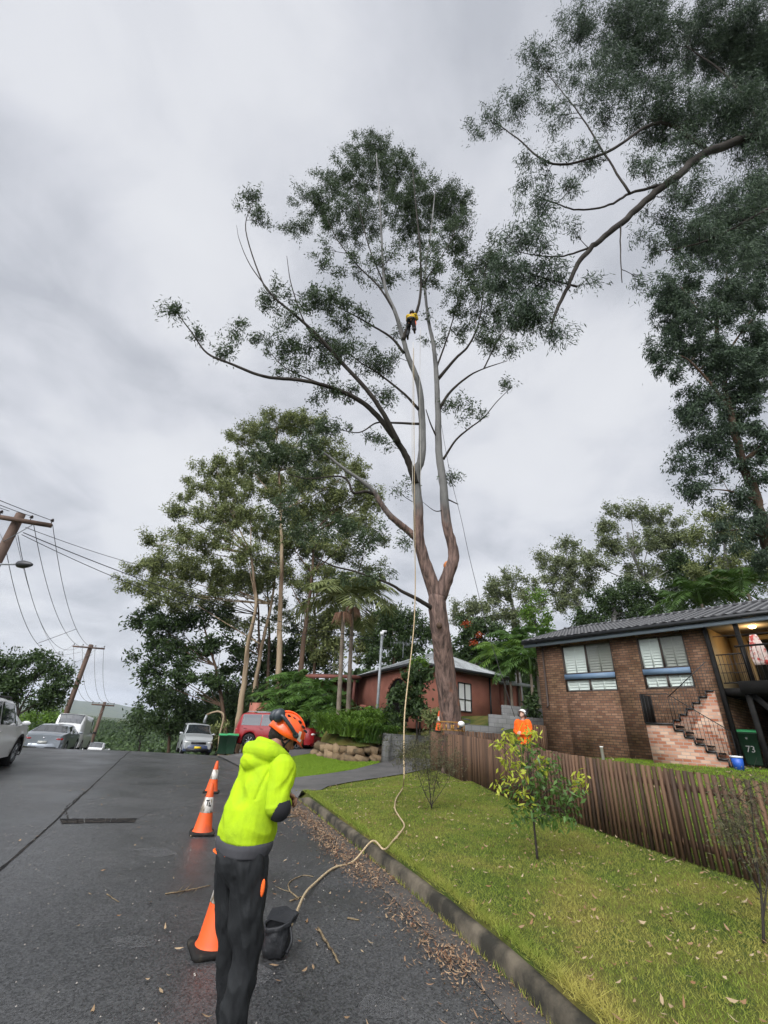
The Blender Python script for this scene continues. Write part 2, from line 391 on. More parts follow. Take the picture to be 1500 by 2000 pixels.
def st_sheet(name, m, s, t, zoff, use_off=True, kind='structure', crown=True):
    S, T = np.meshgrid(s, t, indexing='ij'); off = k_off(S) * np.clip(T / 3, 0, 1) if use_off else 0
    x, y = to_xy(S, T + off); z = road_z(x, y) + zoff
    V = np.stack([x, y, z], -1).reshape(-1, 3); n = len(t)
    i = np.arange(len(s) - 1)[:, None] * n; j = np.arange(n - 1)[None, :]
    F = np.stack([i + j, i + n + j, i + n + j + 1, i + j + 1], -1).reshape(-1, 4)[:, ::-1]
    mb = MB(); mb.add(V, [F]); return tag(mb.build(name, m, smooth=True), kind=kind)
sroad = np.arange(-14, 92, .4)
st_sheet('road', 'asphalt', sroad, np.array([-6.6, -4.5, -3, -1.43, -1.4, 0, 1.5, 2.75]), 0)
st_sheet('gutter', 'gutter', np.arange(-14, 12.6, .4), np.array([2.75, 2.85, 2.95, 3.06]), .004)
st_sheet('gutter', 'bitumen_dirt', np.arange(12.2, 92, .4), np.array([2.4, 2.6, 2.9, 3.06]), .004)
# open joint along the middle of the road, a wandering strip
def seam():
    s = np.arange(3.5, 24, .12); V = []
    for q in s:
        w = .013 + .014 * abs(noise.noise(Vector((q * 3, 0, 0)))); c = -1.40 - .012 * max(q - 9, 0) + .03 * noise.noise(Vector((q * .9, 4, 0)))
        for t in (c - w, c + w):
            x, y = to_xy(q, t); V.append((x, y, float(road_z(x, y)) + .005))
    n = len(s); F = [[2 * i, 2 * i + 1, 2 * i + 3, 2 * i + 2] for i in range(n - 1)]
    mb = MB(); mb.add(V, [F]); tag(mb.build('road_joint', 'crack'), kind='structure')
seam()
def patch_strip():
    P = [on_ground(*p)[:2] for p in ((118, 1600), (268, 1599), (262, 1607), (122, 1609))]
    mb = MB()
    for k in range(14):
        a = P[0] + (P[1] - P[0]) * k / 14; b = P[0] + (P[1] - P[0]) * (k + 1) / 14; d = P[3] + (P[2] - P[3]) * k / 14; c = P[3] + (P[2] - P[3]) * (k + 1) / 14
        j = rng.uniform(-.02, .02, 2)
        V = [(*q, float(road_z(*q)) + .007) for q in (a + j, b, c, d + j[::-1])]
        mb.add(V, [[[0, 1, 2, 3]]])
    tag(mb.build('road_patch', 'crack'), kind='structure')
patch_strip()

def kerb(name, s0, s1, h0, label):
    s = np.arange(s0, s1, .25); V = []; prof = [(3.05, -.02), (3.065, .11), (3.085, .143), (3.12, .155), (3.19, .155), (3.2, .10)]
    for q in s:
        dip = 1 - .8 * sstep(s1 - 1.1, s1 - .2, q) if h0 else 1
        for t, z in prof:
            j = .006 * noise.noise(Vector((q * 2.1, t * 9, z * 9))) + .008 * noise.noise(Vector((q * .7, t * 9, 7)))
            # open joints between the cast lengths
            if abs((q + .05) % 2.5) < .13: j += .008
            tt = t + j; tt = tt + float(k_off(q)); x, y = to_xy(q, tt)
            V.append((x, y, float(rz_(q) - .012 * 4.45) + .0 + (z * dip if z > 0 else z) + j * .6))
    n = len(prof); i = np.arange(len(s) - 1)[:, None] * n; j = np.arange(n - 1)[None, :]
    F = np.stack([i + j, i + j + 1, i + n + j + 1, i + n + j], -1).reshape(-1, 4)
    mb = MB(); mb.add(V, [F, np.arange(n), np.arange(n)[::-1] + (len(s) - 1) * n])
    tag(mb.build(name, 'concrete', smooth=False), label, 'kerb', kind='structure')
kerb('kerb', -14, 12.4, 1, None)
# kerb on the far side of the street
def kerb_left():
    s = np.arange(4, 60, .5); V = []
    for q in s:
        for t, z in ((-6.58, -.02), (-6.6, .13), (-6.75, .13), (-6.76, 0)):
            x, y = to_xy(q, t); V.append((x, y, float(road_z(x, y)) + z))
    i = np.arange(len(s) - 1)[:, None] * 4; j = np.arange(3)[None, :]
    mb = MB(); mb.add(V, [np.stack([i + j, i + 4 + j, i + 4 + j + 1, i + j + 1], -1).reshape(-1, 4)])
    tag(mb.build('kerb', 'concrete'), kind='structure')
kerb_left()

def inpoly(P, x, y):
    c = np.zeros(len(x), bool); n = len(P)
    for i in range(n):
        x1, y1 = P[i]; x2, y2 = P[(i + 1) % n]
        if y1 == y2: continue
        c ^= ((y1 > y) != (y2 > y)) & (x < (x2 - x1) * (y - y1) / (y2 - y1) + x1)
    return c
def ground_sheet(name, m, poly, zoff, step=.3):
    """polygon draped over the land"""
    import bmesh
    bm = bmesh.new(); vs = [bm.verts.new((p[0], p[1], 0)) for p in poly]; bm.faces.new(vs)
    x0, y0 = np.min(poly, 0)[:2]; x1, y1 = np.max(poly, 0)[:2]
    for v in np.arange(x0 + step, x1, step):
        bmesh.ops.bisect_plane(bm, geom=bm.verts[:] + bm.edges[:] + bm.faces[:], plane_co=(v, 0, 0), plane_no=(1, 0, 0))
    for v in np.arange(y0 + step, y1, step):
        bmesh.ops.bisect_plane(bm, geom=bm.verts[:] + bm.edges[:] + bm.faces[:], plane_co=(0, v, 0), plane_no=(0, 1, 0))
    bmesh.ops.triangulate(bm, faces=bm.faces[:])
    for v in bm.verts:
        s, t = to_st(v.co.x, v.co.y); tk = t - k_off(s)
        g = max(float(road_z(v.co.x, v.co.y)), Hs(v.co.x, v.co.y))
        v.co.z = g + zoff
    bmesh.ops.recalc_face_normals(bm, faces=bm.faces[:])
    me = bpy.data.meshes.new(name); bm.to_mesh(me); bm.free(); me.materials.append(MATS[m])
    if me.polygons and me.polygons[0].normal.z < 0: me.flip_normals()
    o = bpy.data.objects.new(name, me); sc.collection.objects.link(o)
    return tag(o, kind='structure')
drive1 = [on_ground(*p)[:2] for p in ((588, 1556), (560, 1545), (525, 1527), (575, 1521), (640, 1513), (690, 1505), (740, 1492), (760, 1483), (838, 1484), (842, 1500), (790, 1513), (740, 1521), (680, 1530), (640, 1538), (605, 1547))]
ground_sheet('driveway', 'drive', drive1, .03)
drive2 = [on_ground(*p)[:2] for p in ((425, 1478), (460, 1467), (540, 1463), (610, 1461), (640, 1466), (600, 1474), (560, 1481), (520, 1493), (500, 1505), (470, 1500))]
ground_sheet('driveway', 'drive', drive2, .035)

# ------------------------------------------------------------------ grass and litter
def blades(n, sampler, h, w, name, m, lean=.6):
    x, y = sampler(n); z = H(x, y); n = len(x)
    a = rng.uniform(0, 2 * math.pi, n); hh = h * rng.uniform(.5, 1.3, n); ww = w * rng.uniform(.6, 1.3, n)
    la = rng.uniform(0, 2 * math.pi, n); ll = hh * rng.uniform(.1, lean * 2, n)
    b = np.stack([x, y, z - .005], 1); u = np.stack([np.cos(a), np.sin(a), 0 * a], 1) * ww[:, None] / 2
    top = b + np.stack([np.cos(la) * ll, np.sin(la) * ll, hh], 1)
    V = np.stack([b - u, b + u, top], 1).reshape(-1, 3)
    F = np.arange(3 * n).reshape(-1, 3)
    mb = MB(); mb.add(V, [F]); return tag(mb.build(name, m), kind='stuff')
near_poly = lambda s, t: (t > 3.2)
def verge_sampler(s0, s1, pw=1.0):
    def f(n):
        s = s0 + (s1 - s0) * rng.random(n) ** pw; t = 3.17 + rng.random(n) * 6.2
        x, y = to_xy(s, t + k_off(s)); tt = t + k_off(s)
        ok = (tt < np.interp(s, _fs, _ft) + .1) & ~inpoly(drive1, x, y)
        return x[ok], y[ok]
    return f
g1 = blades(380000, verge_sampler(.3, 15.5, 1.5), .031, .0065, 'grass', 'grass', .9)
tag(g1, 'short green and yellowing lawn on the nature strip between kerb and slat fence', 'grass')
def yard(n):
    s = rng.uniform(.5, 13, n); t = rng.uniform(6.3, 16, n); ok = t > np.interp(s, _fs, _ft) + .1
    return to_xy(s[ok], t[ok])
g2 = blades(90000, yard, .05, .012, 'grass', 'grass_far', .7)
tag(g2, 'green lawn behind the slat fence in front of the brick house', 'grass')
lawn2 = [on_ground(*p)[:2] for p in ((540, 1521), (508, 1503), (528, 1492), (566, 1480), (606, 1473), (650, 1477), (742, 1488), (735, 1493), (690, 1503), (640, 1512), (575, 1520))]
def lawn2s(n):
    P = np.array(lawn2); x = rng.uniform(P[:, 0].min(), P[:, 0].max(), n); y = rng.uniform(P[:, 1].min(), P[:, 1].max(), n); ok = inpoly(lawn2, x, y); return x[ok], y[ok]
g3 = blades(110000, lawn2s, .05, .02, 'grass', 'grass_far', .7)
tag(g3, 'bright green lawn beyond the driveway in front of the stone garden wall', 'grass')

def scatter_leaves(name, m, x, y, z, L, W, tilt=.35, curl=.25):
    n = len(x); a = rng.uniform(0, 2 * math.pi, n); l = L * rng.uniform(.5, 1.3, n); w = W * rng.uniform(.6, 1.4, n)
    d = np.stack([np.cos(a), np.sin(a), rng.normal(0, tilt, n)], 1); d /= np.linalg.norm(d, axis=1)[:, None]
    u = np.stack([-np.sin(a), np.cos(a), rng.normal(0, tilt, n)], 1); c = np.stack([x, y, z + .006 + rng.random(n) * .012], 1)
    cu = (rng.random(n) * curl * l)[:, None] * np.array([0, 0, 1])
    d = d * l[:, None] / 2; u = u * w[:, None] / 2
    V = np.stack([c - d + cu, c - d * .3 + u, c + d * .3 + u * .8 , c + d + cu, c + d * .3 - u, c - d * .3 - u * .9], 1).reshape(-1, 3)
    i = np.arange(n)[:, None] * 6
    F = np.concatenate([i + [0, 1, 2, 5], i + [2, 3, 4, 5]], 0)
    mb = MB(); mb.add(V, [F]); return tag(mb.build(name, m), kind='stuff')
def gz(x, y):
    s, t = to_st(x, y); tk = t - k_off(s); return np.where(tk < 3.06, road_z(x, y) + .006, H(x, y) + .03)
def litter():
    # drifts in the gutter
    S = []; T = []
    for _ in range(34):
        c = rng.uniform(3.0, 13.5); k = int(rng.uniform(10, 75)); S.append(c + rng.normal(0, .2, k)); T.append(2.78 + rng.normal(0, .13, k) + .10 * math.sin(c * 2.3))
    S.append(rng.uniform(1.5, 13, 260)); T.append(2.6 + rng.normal(0, .25, 260)); S.append(rng.uniform(6, 13, 1500)); T.append(2.72 + rng.normal(0, .17, 1500))
    s = np.concatenate(S); t = np.concatenate(T); t = np.minimum(t, 3.03); x, y = to_xy(s, t + k_off(s))
    tag(scatter_leaves('leaf_litter', 'litter_red', x, y, gz(x, y), .062, .011, .25), 'drift of brown bark strips and dead leaves lying along the gutter', 'leaf litter')
    s = rng.uniform(1.5, 22, 300); t = rng.uniform(-4, 2.9, 300) ; t = np.where(rng.random(300) < .6, rng.uniform(.2, 2.8, 300), t); x, y = to_xy(s, t)
    tag(scatter_leaves('leaf_litter', 'litter', x, y, gz(x, y), .07, .018, .15), 'sparse dead leaves scattered over the asphalt', 'leaf litter')
    x, y = verge_sampler(.5, 15, 1.3)(2900)
    tag(scatter_leaves('leaf_litter', 'litter', x, y, H(x, y) + .022, .062, .018, .35), 'curled pale brown gum leaves lying on the nature strip lawn', 'leaf litter')
    x, y = yard(500); tag(scatter_leaves('leaf_litter', 'litter', x, y, H(x, y) + .04, .12, .04), 'dead leaves lying on the lawn behind the slat fence', 'leaf litter')
litter()

# weeds and long grass hanging over the back of the kerb
def kerb_grass():
    n = 9000; s = rng.uniform(.3, 12.2, n); t = 3.19 + rng.normal(0, .035, n); x, y = to_xy(s, t + k_off(s)); f = lambda k: (x, y)
    o = blades(n, f, .06, .007, 'grass', 'grass', 1.4); tag(o, 'longer grass growing over the back edge of the kerb', 'grass')
kerb_grass()

def stick(pts, r, label, name='stick', group=None, forks=0):
    P = np.array([on_ground(*p) + [0, 0, r * 1.1] for p in pts]); Q = smooth_curve(P, 6); n = len(Q)
    Q[1:-1, :2] += rng.normal(0, r * .35, (n - 2, 2)); mb = MB(); mb.tube(Q, np.linspace(r, r * .55, n), 7, rough=.25)
    for _ in range(forks):
        i = rng.integers(2, n - 2); d = (Q[i + 1] - Q[i - 1]); d /= np.linalg.norm(d); d = np.array([d[0] * .7 - d[1] * .7, d[0] * .7 + d[1] * .7, .1]) * rng.choice([-1, 1]); l = rng.uniform(.1, .22)
        mb.tube([Q[i], Q[i] + d * l * .5, Q[i] + d * l + [0, 0, .01]], [r * .6, r * .4, r * .2], 5)
    tag(mb.build(name, 'stick', smooth=True), label, 'stick', group)
stick([(621, 1817), (640, 1848), (662, 1886)], .012, 'thick straight pale stick lying on the asphalt below the rope')
stick([(583, 1757), (566, 1742), (565, 1725), (590, 1712), (612, 1714)], .008, 'thin hooked twig lying just left of the rope', forks=1)
stick([(566, 1762), (598, 1750)], .008, 'short grey stick lying against the rope near the bag')
stick([(322, 1748), (360, 1742), (410, 1731)], .007, 'pale forked branch lying on the road left of the worker', forks=4)
stick([(553, 1598), (580, 1596)], .012, 'dark bark piece lying on the asphalt right of the elbow of the worker')
stick([(678, 1796), (702, 1800)], .009, 'short brown stick lying right of the rope')
stick([(1300, 1686), (1345, 1668)], .01, 'thin stick lying in the lawn at the foot of the slat fence')
stick([(208, 1748), (232, 1763)], .005, 'small twig lying alone on the left half of the road')

# ---- grit, chips and weeds
def grit():
    n = 2600; s = rng.uniform(.5, 16, n); t = rng.uniform(-4.5, 2.9, n); x, y = to_xy(s, t); a = .0035 * rng.uniform(.5, 2.2, n)
    z = gz(x, y); V = np.stack([np.stack([x - a, y - a, z], 1), np.stack([x + a, y - a * .7, z], 1), np.stack([x + a * .6, y + a, z], 1), np.stack([x, y, z + a * 1.3], 1)], 1).reshape(-1, 3)
    i = np.arange(n)[:, None] * 4; mb = MB(); mb.add(V, [np.concatenate([i + [0, 1, 3], i + [1, 2, 3], i + [2, 0, 3]])])
    tag(mb.build('grit', mat('grit_stone', (.16, .15, .14), .9, .2, island=(.34, .31, .27))), 'loose pale stone grit scattered over the asphalt', 'grit', kind='stuff')
    n = 5200; s = rng.uniform(2.2, 13.2, n); t = 2.80 + rng.normal(0, .17, n); t = np.minimum(t, 3.03); x, y = to_xy(s, t + k_off(s))
    tag(scatter_leaves('leaf_litter', 'litter_red', x, y, gz(x, y), .022, .006, .2), 'fine brown bark crumbs and seed caps lying in the gutter', 'leaf litter')
    n = 260; c = rng.uniform(1, 12, n); x, y = to_xy(c, 3.06 + k_off(c)); f = lambda k: (np.repeat(x, 9) + rng.normal(0, .012, n * 9), np.repeat(y, 9) + rng.normal(0, .02, n * 9))
    xs_, ys_ = f(0); m_ = len(xs_); a = rng.uniform(0, 6.28, m_); hh = rng.uniform(.02, .07, m_); zb_ = road_z(xs_, ys_) + .003; b = np.stack([xs_, ys_, zb_], 1); u = np.stack([np.cos(a), np.sin(a), 0 * a], 1) * .004; tp_ = b + np.stack([np.sin(a) * hh * .5, np.cos(a) * hh * .5, hh], 1)
    mb = MB(); mb.add(np.stack([b - u, b + u, tp_], 1).reshape(-1, 3), [np.arange(3 * m_).reshape(-1, 3)]); tag(mb.build('weeds', 'grass'), 'small weeds sprouting in the joint at the foot of the kerb', 'weeds', kind='stuff')
grit()
def stain(name, px, py, rx, ry, label):
    c = on_ground(px, py); k = 26; V = [(c[0], c[1], float(road_z(c[0], c[1])) + .004)]
    for j in range(k):
        a = 2 * math.pi * j / k; q = 1 + .22 * noise.noise(Vector((math.cos(a) * 1.6, math.sin(a) * 1.6, px))); x, y = c[0] + math.cos(a) * rx * q, c[1] + math.sin(a) * ry * q; V.append((x, y, float(road_z(x, y)) + .004))
    tag(MB().add(V, [[[0, j + 1, (j + 1) % k + 1] for j in range(k)]]).build(name, 'pale_stain'), kind='structure')
def fade(nt, c, b):
    N = nt.nodes; L = nt.links; t = N.new('ShaderNodeTexCoord'); n = N.new('ShaderNodeTexNoise'); n.inputs['Scale'].default_value = 14; n.inputs['Detail'].default_value = 8; n.inputs['Roughness'].default_value = .75; L.new(t.outputs['Object'], n.inputs['Vector'])
    r = N.new('ShaderNodeMapRange'); r.inputs[1].default_value = .38; r.inputs[2].default_value = .75; r.inputs[4].default_value = .8; L.new(n.outputs[0], r.inputs[0]); L.new(r.outputs[0], b.inputs['Alpha'])
mat('pale_stain', (.13, .13, .13), .8, .3, extra=fade)
stain('road_stain', 745, 1968, .17, .13, ''); stain('road_stain', 460, 1905, .28, .2, ''); stain('road_stain', 262, 1840, .20, .1, ''); stain('road_stain', 300, 1665, .3, .2, '')

def crack(pts, w):
    P = smooth_curve([on_ground(*p) for p in pts], 14); V = []
    for i, p in enumerate(P):
        q = P[min(i + 1, len(P) - 1)] - P[max(i - 1, 0)]; nn = np.array([-q[1], q[0]]) / (np.linalg.norm(q[:2]) + 1e-6); j = rng.normal(0, w * 1.2); ww = w * rng.uniform(.3, 1.2)
        for sg in (-1, 1): x, y = p[0] + nn[0] * (j + sg * ww), p[1] + nn[1] * (j + sg * ww); V.append((x, y, float(road_z(x, y)) + .0045))
    n = len(P); tag(MB().add(V, [[[2 * i, 2 * i + 1, 2 * i + 3, 2 * i + 2] for i in range(n - 1)]]).build('road_crack', 'crack'), kind='structure')
crack(((135, 1600), (128, 1580), (150, 1560), (175, 1540)), .01); crack(((268, 1600), (300, 1585), (330, 1580)), .004)
# ------------------------------------------------------------------ buildings, walls, fences
brick_mat('brown_brick', (.13, .065, .038), (.25, .145, .09), (.07, .055, .045), .23, .086, .012, (.42, .44, .34))
brick_mat('old_brick', (.30, .11, .06), (.56, .40, .29), (.30, .27, .23), .23, .086, .010, (.75, .72, .68))
brick_mat('block', (.17, .17, .165), (.22, .22, .215), (.10, .10, .098), .40, .20, .008, (.6, .6, .55))
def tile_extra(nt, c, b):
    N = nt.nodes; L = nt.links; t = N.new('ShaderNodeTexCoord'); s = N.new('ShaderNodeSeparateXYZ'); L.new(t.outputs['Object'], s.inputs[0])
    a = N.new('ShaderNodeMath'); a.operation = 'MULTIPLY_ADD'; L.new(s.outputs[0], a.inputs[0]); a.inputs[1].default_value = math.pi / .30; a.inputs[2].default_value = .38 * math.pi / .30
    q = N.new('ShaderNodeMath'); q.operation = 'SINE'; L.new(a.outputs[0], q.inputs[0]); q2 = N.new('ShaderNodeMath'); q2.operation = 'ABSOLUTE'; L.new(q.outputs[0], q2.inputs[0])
    r = N.new('ShaderNodeMapRange'); L.new(q2.outputs[0], r.inputs[0]); r.inputs[1].default_value = .80; r.inputs[2].default_value = 1.0; r.inputs[4].default_value = .8  # pale crests put the light streaks along the ribs into the tile colour
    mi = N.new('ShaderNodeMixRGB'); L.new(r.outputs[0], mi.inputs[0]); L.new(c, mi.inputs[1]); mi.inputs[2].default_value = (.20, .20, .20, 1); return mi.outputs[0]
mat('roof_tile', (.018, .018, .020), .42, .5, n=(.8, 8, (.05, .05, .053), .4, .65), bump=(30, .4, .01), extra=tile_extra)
mat('fascia_blue', (.20, .24, .28), .6, .4)
mat('soffit', (.42, .38, .31), .8, .3)
mat('gutter_black', (.015, .016, .018), .4, .5)
mat('black_timber', (.010, .0095, .009), .85, .15, n=(3, 6, (.018, .017, .016), .4, .7), bump=(30, .4, .01))
mat('black_steel', (.012, .012, .012), .5, .5)
mat('win_frame', (.05, .035, .028), .6, .4)
mat('blue_panel', (.12, .19, .29), .55, .4, n=(2, 4, (.15, .22, .31), .4, .6))
mat('shutter', (.74, .75, .72), .6, .3)
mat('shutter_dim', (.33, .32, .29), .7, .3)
mat('glass_dark', (.02, .024, .026), .04, .6)
mat('cream', (.50, .38, .20), .8, .2, n=(1, 4, (.42, .31, .16), .4, .6))
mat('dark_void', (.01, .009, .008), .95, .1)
mat('salmon', (.42, .17, .12), .85, .2, n=(1.2, 8, (.31, .125, .09), .38, .68), bump=(40, .3, .01))
mat('metal_roof', (.42, .44, .44), .45, .5, n=(1.2, 6, (.28, .29, .29), .4, .65))
mat('rust_stain', (.16, .06, .045), .7, .3)
mat('fence_wood', (.055, .030, .018), .75, .3, island=(.15, .085, .05), n=(6, 6, (.045, .030, .022), .42, .68, (1, 1, .25)), bump=(40, .5, .006, (1, 1, .1)))
mat('white_pvc', (.75, .75, .72), .5, .4)
mat('galv', (.30, .32, .33), .5, .5, metal=.3, n=(3, 5, (.22, .23, .24), .4, .6))
mat('stone', (.17, .115, .065), .9, .2, n=(3, 8, (.06, .05, .032), .38, .62), bump=(8, .7, .05), island=(.28, .20, .12))

def pane_mat():
    m = bpy.data.materials.new('pane'); m.use_nodes = True; N = m.node_tree.nodes; L = m.node_tree.links; N.clear(); o = N.new('ShaderNodeOutputMaterial'); mx = N.new('ShaderNodeMixShader'); t = N.new('ShaderNodeBsdfTransparent'); t.inputs[0].default_value = (.86, .9, .88, 1)
    g = N.new('ShaderNodeBsdfGlossy'); g.inputs['Roughness'].default_value = .02; mx.inputs[0].default_value = .05; L.new(t.outputs[0], mx.inputs[1]); L.new(g.outputs[0], mx.inputs[2]); L.new(mx.outputs[0], o.inputs[0]); MATS['pane'] = m
pane_mat()
HX, HY = np.array([.595, -.804]), np.array([.804, .595])
HZ = 1.39
HRZ = math.atan2(-.804, .595)
def house_pt(u, v, z): p = np.array([7.18, 19.4]) + HX * u + HY * v; return np.array([p[0], p[1], HZ + z])
def hu(k, v=0):          # distance along the front of the brick house of the sight line x/y = k
    ox, oy = np.array([7.18, 19.4]) + HY * v; return (k * oy - ox) / (.595 + .804 * k)

house = thing('brick_house', 'two storey brown brick house with dark tiled roof, white shutters and blue window panels', 'house', (7.18, 19.4, HZ), HRZ)
W1 = (1.18, 3.28, 2.22, 4.03); W2 = (4.24, 5.80, 2.25, 4.03)
def house_build():
    mb = MB()
    # front wall split round the windows, 0.25 thick
    T = .25; top = 4.17; U = 6.45
    def seg(u0, u1, z0, z1): mb.bbox((u0, 0, z0), (u1, T, z1))
    seg(0, W1[0], -.6, top); seg(W1[1], W2[0], -.6, top); seg(W2[1], U, -.6, top)
    seg(W1[0], W1[1], -.6, W1[2]); seg(W1[0], W1[1], W1[3], top); seg(W2[0], W2[1], -.6, W2[2]); seg(W2[0], W2[1], W2[3], top)
    mb.bbox((0, T, -.6), (T, 6.6, top)); mb.bbox((U - T, T, -.6), (U, 6.6, top)); mb.bbox((T, 6.35, -.6), (14, 6.6, top))
    mb.prism([(0, 0), (6.6, 0), (3.3, 1.32)], 0, T)   # gable, turned below
    g = mb.V.pop(); mb.F = mb.F[:-3]; mb.M = mb.M[:-3]; mb.n -= len(g)
    P = [(0, top), (6.6, top), (3.3, top + 1.05)]
    V = [(x, y, z) for x in (0, T) for y, z in P]; mb.add(V, [[0, 1, 2], [5, 4, 3], [[0, 3, 4, 1], [1, 4, 5, 2], [2, 5, 3, 0]]])
    mb.build('wall', 'brown_brick', house)
    # upper cream wall of the recessed balcony with a dark doorway, brown wall beyond it
    mb = MB(); mb.bbox((6.46, 2.3, 2.2), (7.0, 2.45, 4.15)); mb.bbox((7.9, 2.3, 2.2), (8.6, 2.45, 4.15)); mb.bbox((7.0, 2.3, 4.0), (7.9, 2.45, 4.15)); mb.bbox((6.46, 0.3, 2.2), (6.5, 2.3, 4.15))
    mb.build('balcony_wall', 'cream', house)
    mb = MB(); mb.bbox((8.6, 1.5, -.5), (14, 1.7, 4.15)); mb.bbox((8.6, 1.7, -.5), (8.8, 6.3, 4.15)); mb.build('wall', 'brown_brick', house)
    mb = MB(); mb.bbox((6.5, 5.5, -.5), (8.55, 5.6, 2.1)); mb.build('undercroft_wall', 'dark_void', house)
    d = MB().bbox((7.02, 2.34, 2.22), (7.88, 2.40, 3.98)).build('door', 'glass_dark', house)
    # roof tiles
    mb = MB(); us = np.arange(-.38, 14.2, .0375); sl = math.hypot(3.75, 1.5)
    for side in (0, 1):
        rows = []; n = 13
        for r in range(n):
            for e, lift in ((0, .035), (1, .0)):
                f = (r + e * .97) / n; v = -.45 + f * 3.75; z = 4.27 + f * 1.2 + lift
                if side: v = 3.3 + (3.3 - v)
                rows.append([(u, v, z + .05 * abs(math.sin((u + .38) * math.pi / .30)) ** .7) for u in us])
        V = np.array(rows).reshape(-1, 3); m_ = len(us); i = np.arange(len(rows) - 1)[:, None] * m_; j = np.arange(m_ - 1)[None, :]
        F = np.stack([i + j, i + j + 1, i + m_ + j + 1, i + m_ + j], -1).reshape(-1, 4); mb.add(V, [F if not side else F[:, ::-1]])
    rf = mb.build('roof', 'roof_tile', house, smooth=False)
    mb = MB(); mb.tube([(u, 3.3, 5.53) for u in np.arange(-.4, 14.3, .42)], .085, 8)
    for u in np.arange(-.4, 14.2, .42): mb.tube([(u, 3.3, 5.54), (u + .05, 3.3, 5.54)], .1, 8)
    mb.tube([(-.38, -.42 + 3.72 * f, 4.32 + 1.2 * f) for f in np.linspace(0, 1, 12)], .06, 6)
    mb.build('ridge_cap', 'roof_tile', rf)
    MB().bbox((-.35, -.56, 4.17), (14.2, -.44, 4.30)).build('gutter', 'gutter_black', house)
    MB().bbox((-.33, -.435, 4.03), (14.2, -.41, 4.17)).build('fascia', 'fascia_blue', house)
    MB().bbox((-.35, -.405, 4.175), (14.2, 2.28, 4.20)).build('soffit', 'soffit', house)
    mb = MB().bar((-.34, -.45, 4.18), (-.34, 3.3, 5.38), .04, .16); mb.build('barge_board', 'soffit', house)
    mb = MB().tube([(.34, -.05, 4.17), (.34, -.05, 1.75), (.34, -.14, 1.66)], .04, 8).tube([(.34, -.5, 4.2), (.34, -.06, 4.0)], .04, 8); mb.build('downpipe', 'win_frame', house)
    # flood light under the eave
    MB().box((5.75, -.3, 4.08), (.1, .12, .12)).box((5.95, -.3, 4.08), (.1, .12, .12)).box((5.85, -.3, 4.15), (.34, .06, .04)).build('flood_light', 'gutter_black', house)
    # windows
    for (a, b, z0, z1) in (W1, W2):
        h = z1 - z0; zb0, zb1 = z0 + .255 * h, z0 + .37 * h; mid = (a + b) / 2 - .02; fr = MB(); w = .05
        for x in (a, b - w): fr.bbox((x, .03, z0), (x + w, .13, z1))
        for z in (z0, z1 - w, zb0 - .03, zb1 - .01): fr.bbox((a + w, .032, z), (b - w, .128, z + .04))
        fr.bbox((mid - .025, .034, z0 + w), (mid + .025, .126, zb0 - .03)); fr.bbox((mid - .025, .034, zb1 + .03), (mid + .025, .126, z1 - w))
        f = fr.build('window', 'win_frame', house)
        MB().bbox((a + .03, -.02, zb0 + .01), (b - .03, .03, zb1 - .01)).build('spandrel_panel', 'blue_panel', f)
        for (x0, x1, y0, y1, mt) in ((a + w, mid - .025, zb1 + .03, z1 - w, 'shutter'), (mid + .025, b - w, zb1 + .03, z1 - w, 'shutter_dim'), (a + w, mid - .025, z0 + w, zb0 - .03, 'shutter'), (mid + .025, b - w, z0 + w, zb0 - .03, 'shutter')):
            s = MB(); c = (x0 + x1) / 2
            for xx in (x0, c - .03, x1 - .05): s.bbox((xx, .115, y0), (xx + .05, .15, y1))
            zz = y0 + .03
            while zz < y1 - .03:
                for p, q in ((x0 + .05, c - .03), (c + .02, x1 - .05)):
                    s.add([(p, .12, zz), (q, .12, zz), (q, .16, zz + .092), (p, .155, zz + .092)], [[0, 1, 2, 3]])
                zz += .10
            s.bbox((x0, .17, y0), (x1, .18, y1))
            s.build('shutter', mt, f)
            MB().add([(x0, .06, y0), (x1, .06, y0), (x1, .06, y1), (x0, .06, y1)], [[0, 1, 2, 3]]).build('pane', 'pane', f)
    # deck, posts, stairs
    mb = MB(); mb.bbox((6.5, -.02, 2.0), (7.3, 2.25, 2.2)); mb.bbox((7.3, -1.25, 2.0), (14, 2.25, 2.2)); mb.bbox((7.3, -1.33, 1.9), (14, -1.255, 2.24)); mb.build('deck', 'black_timber', house)
    for (u, v, z0, z1) in ((6.52, -.09, -.2, 4.17), (7.42, -1.18, -.1, 2.0), (7.42, -.30, 2.2, 4.17), (9.6, -1.18, -.1, 2.0), (9.6, -.3, 2.2, 4.17)):
        MB().bbox((u - .06, v - .06, z0), (u + .06, v + .06, z1)).build('post', 'black_timber', house)
    MB().bar((7.5, -1.1, 1.9), (8.9, -1.1, .1), .14, .14).build('brace', 'black_timber', house)
    mb = MB()
    for z in (2.35, 3.2): mb.bar((6.6, -.02, z), (7.35, -.02, z), .035)
    for u in np.arange(6.66, 7.35, .1): mb.bar((u, -.02, 2.35), (u, -.02, 3.2), .014)
    for z in (2.9, 2.65): mb.bar((6.6, -.02, z), (7.35, -.02, z), .018)
    mb.bar((7.45, -1.22, 3.2), (14, -1.22, 3.2), .05); [mb.bar((u, -1.22, 2.25), (u, -1.22, 3.2), .012) for u in np.arange(7.5, 14, .11)]; mb.build('balcony_railing', 'black_steel', house)
    # front stair wall : landing then steps down to the right
    u0, u1, u2 = 4.69, 5.48, 6.88; n = 6; P = [(u0, -.3), (u0, 1.07), (u1, 1.07)]; z = 1.07
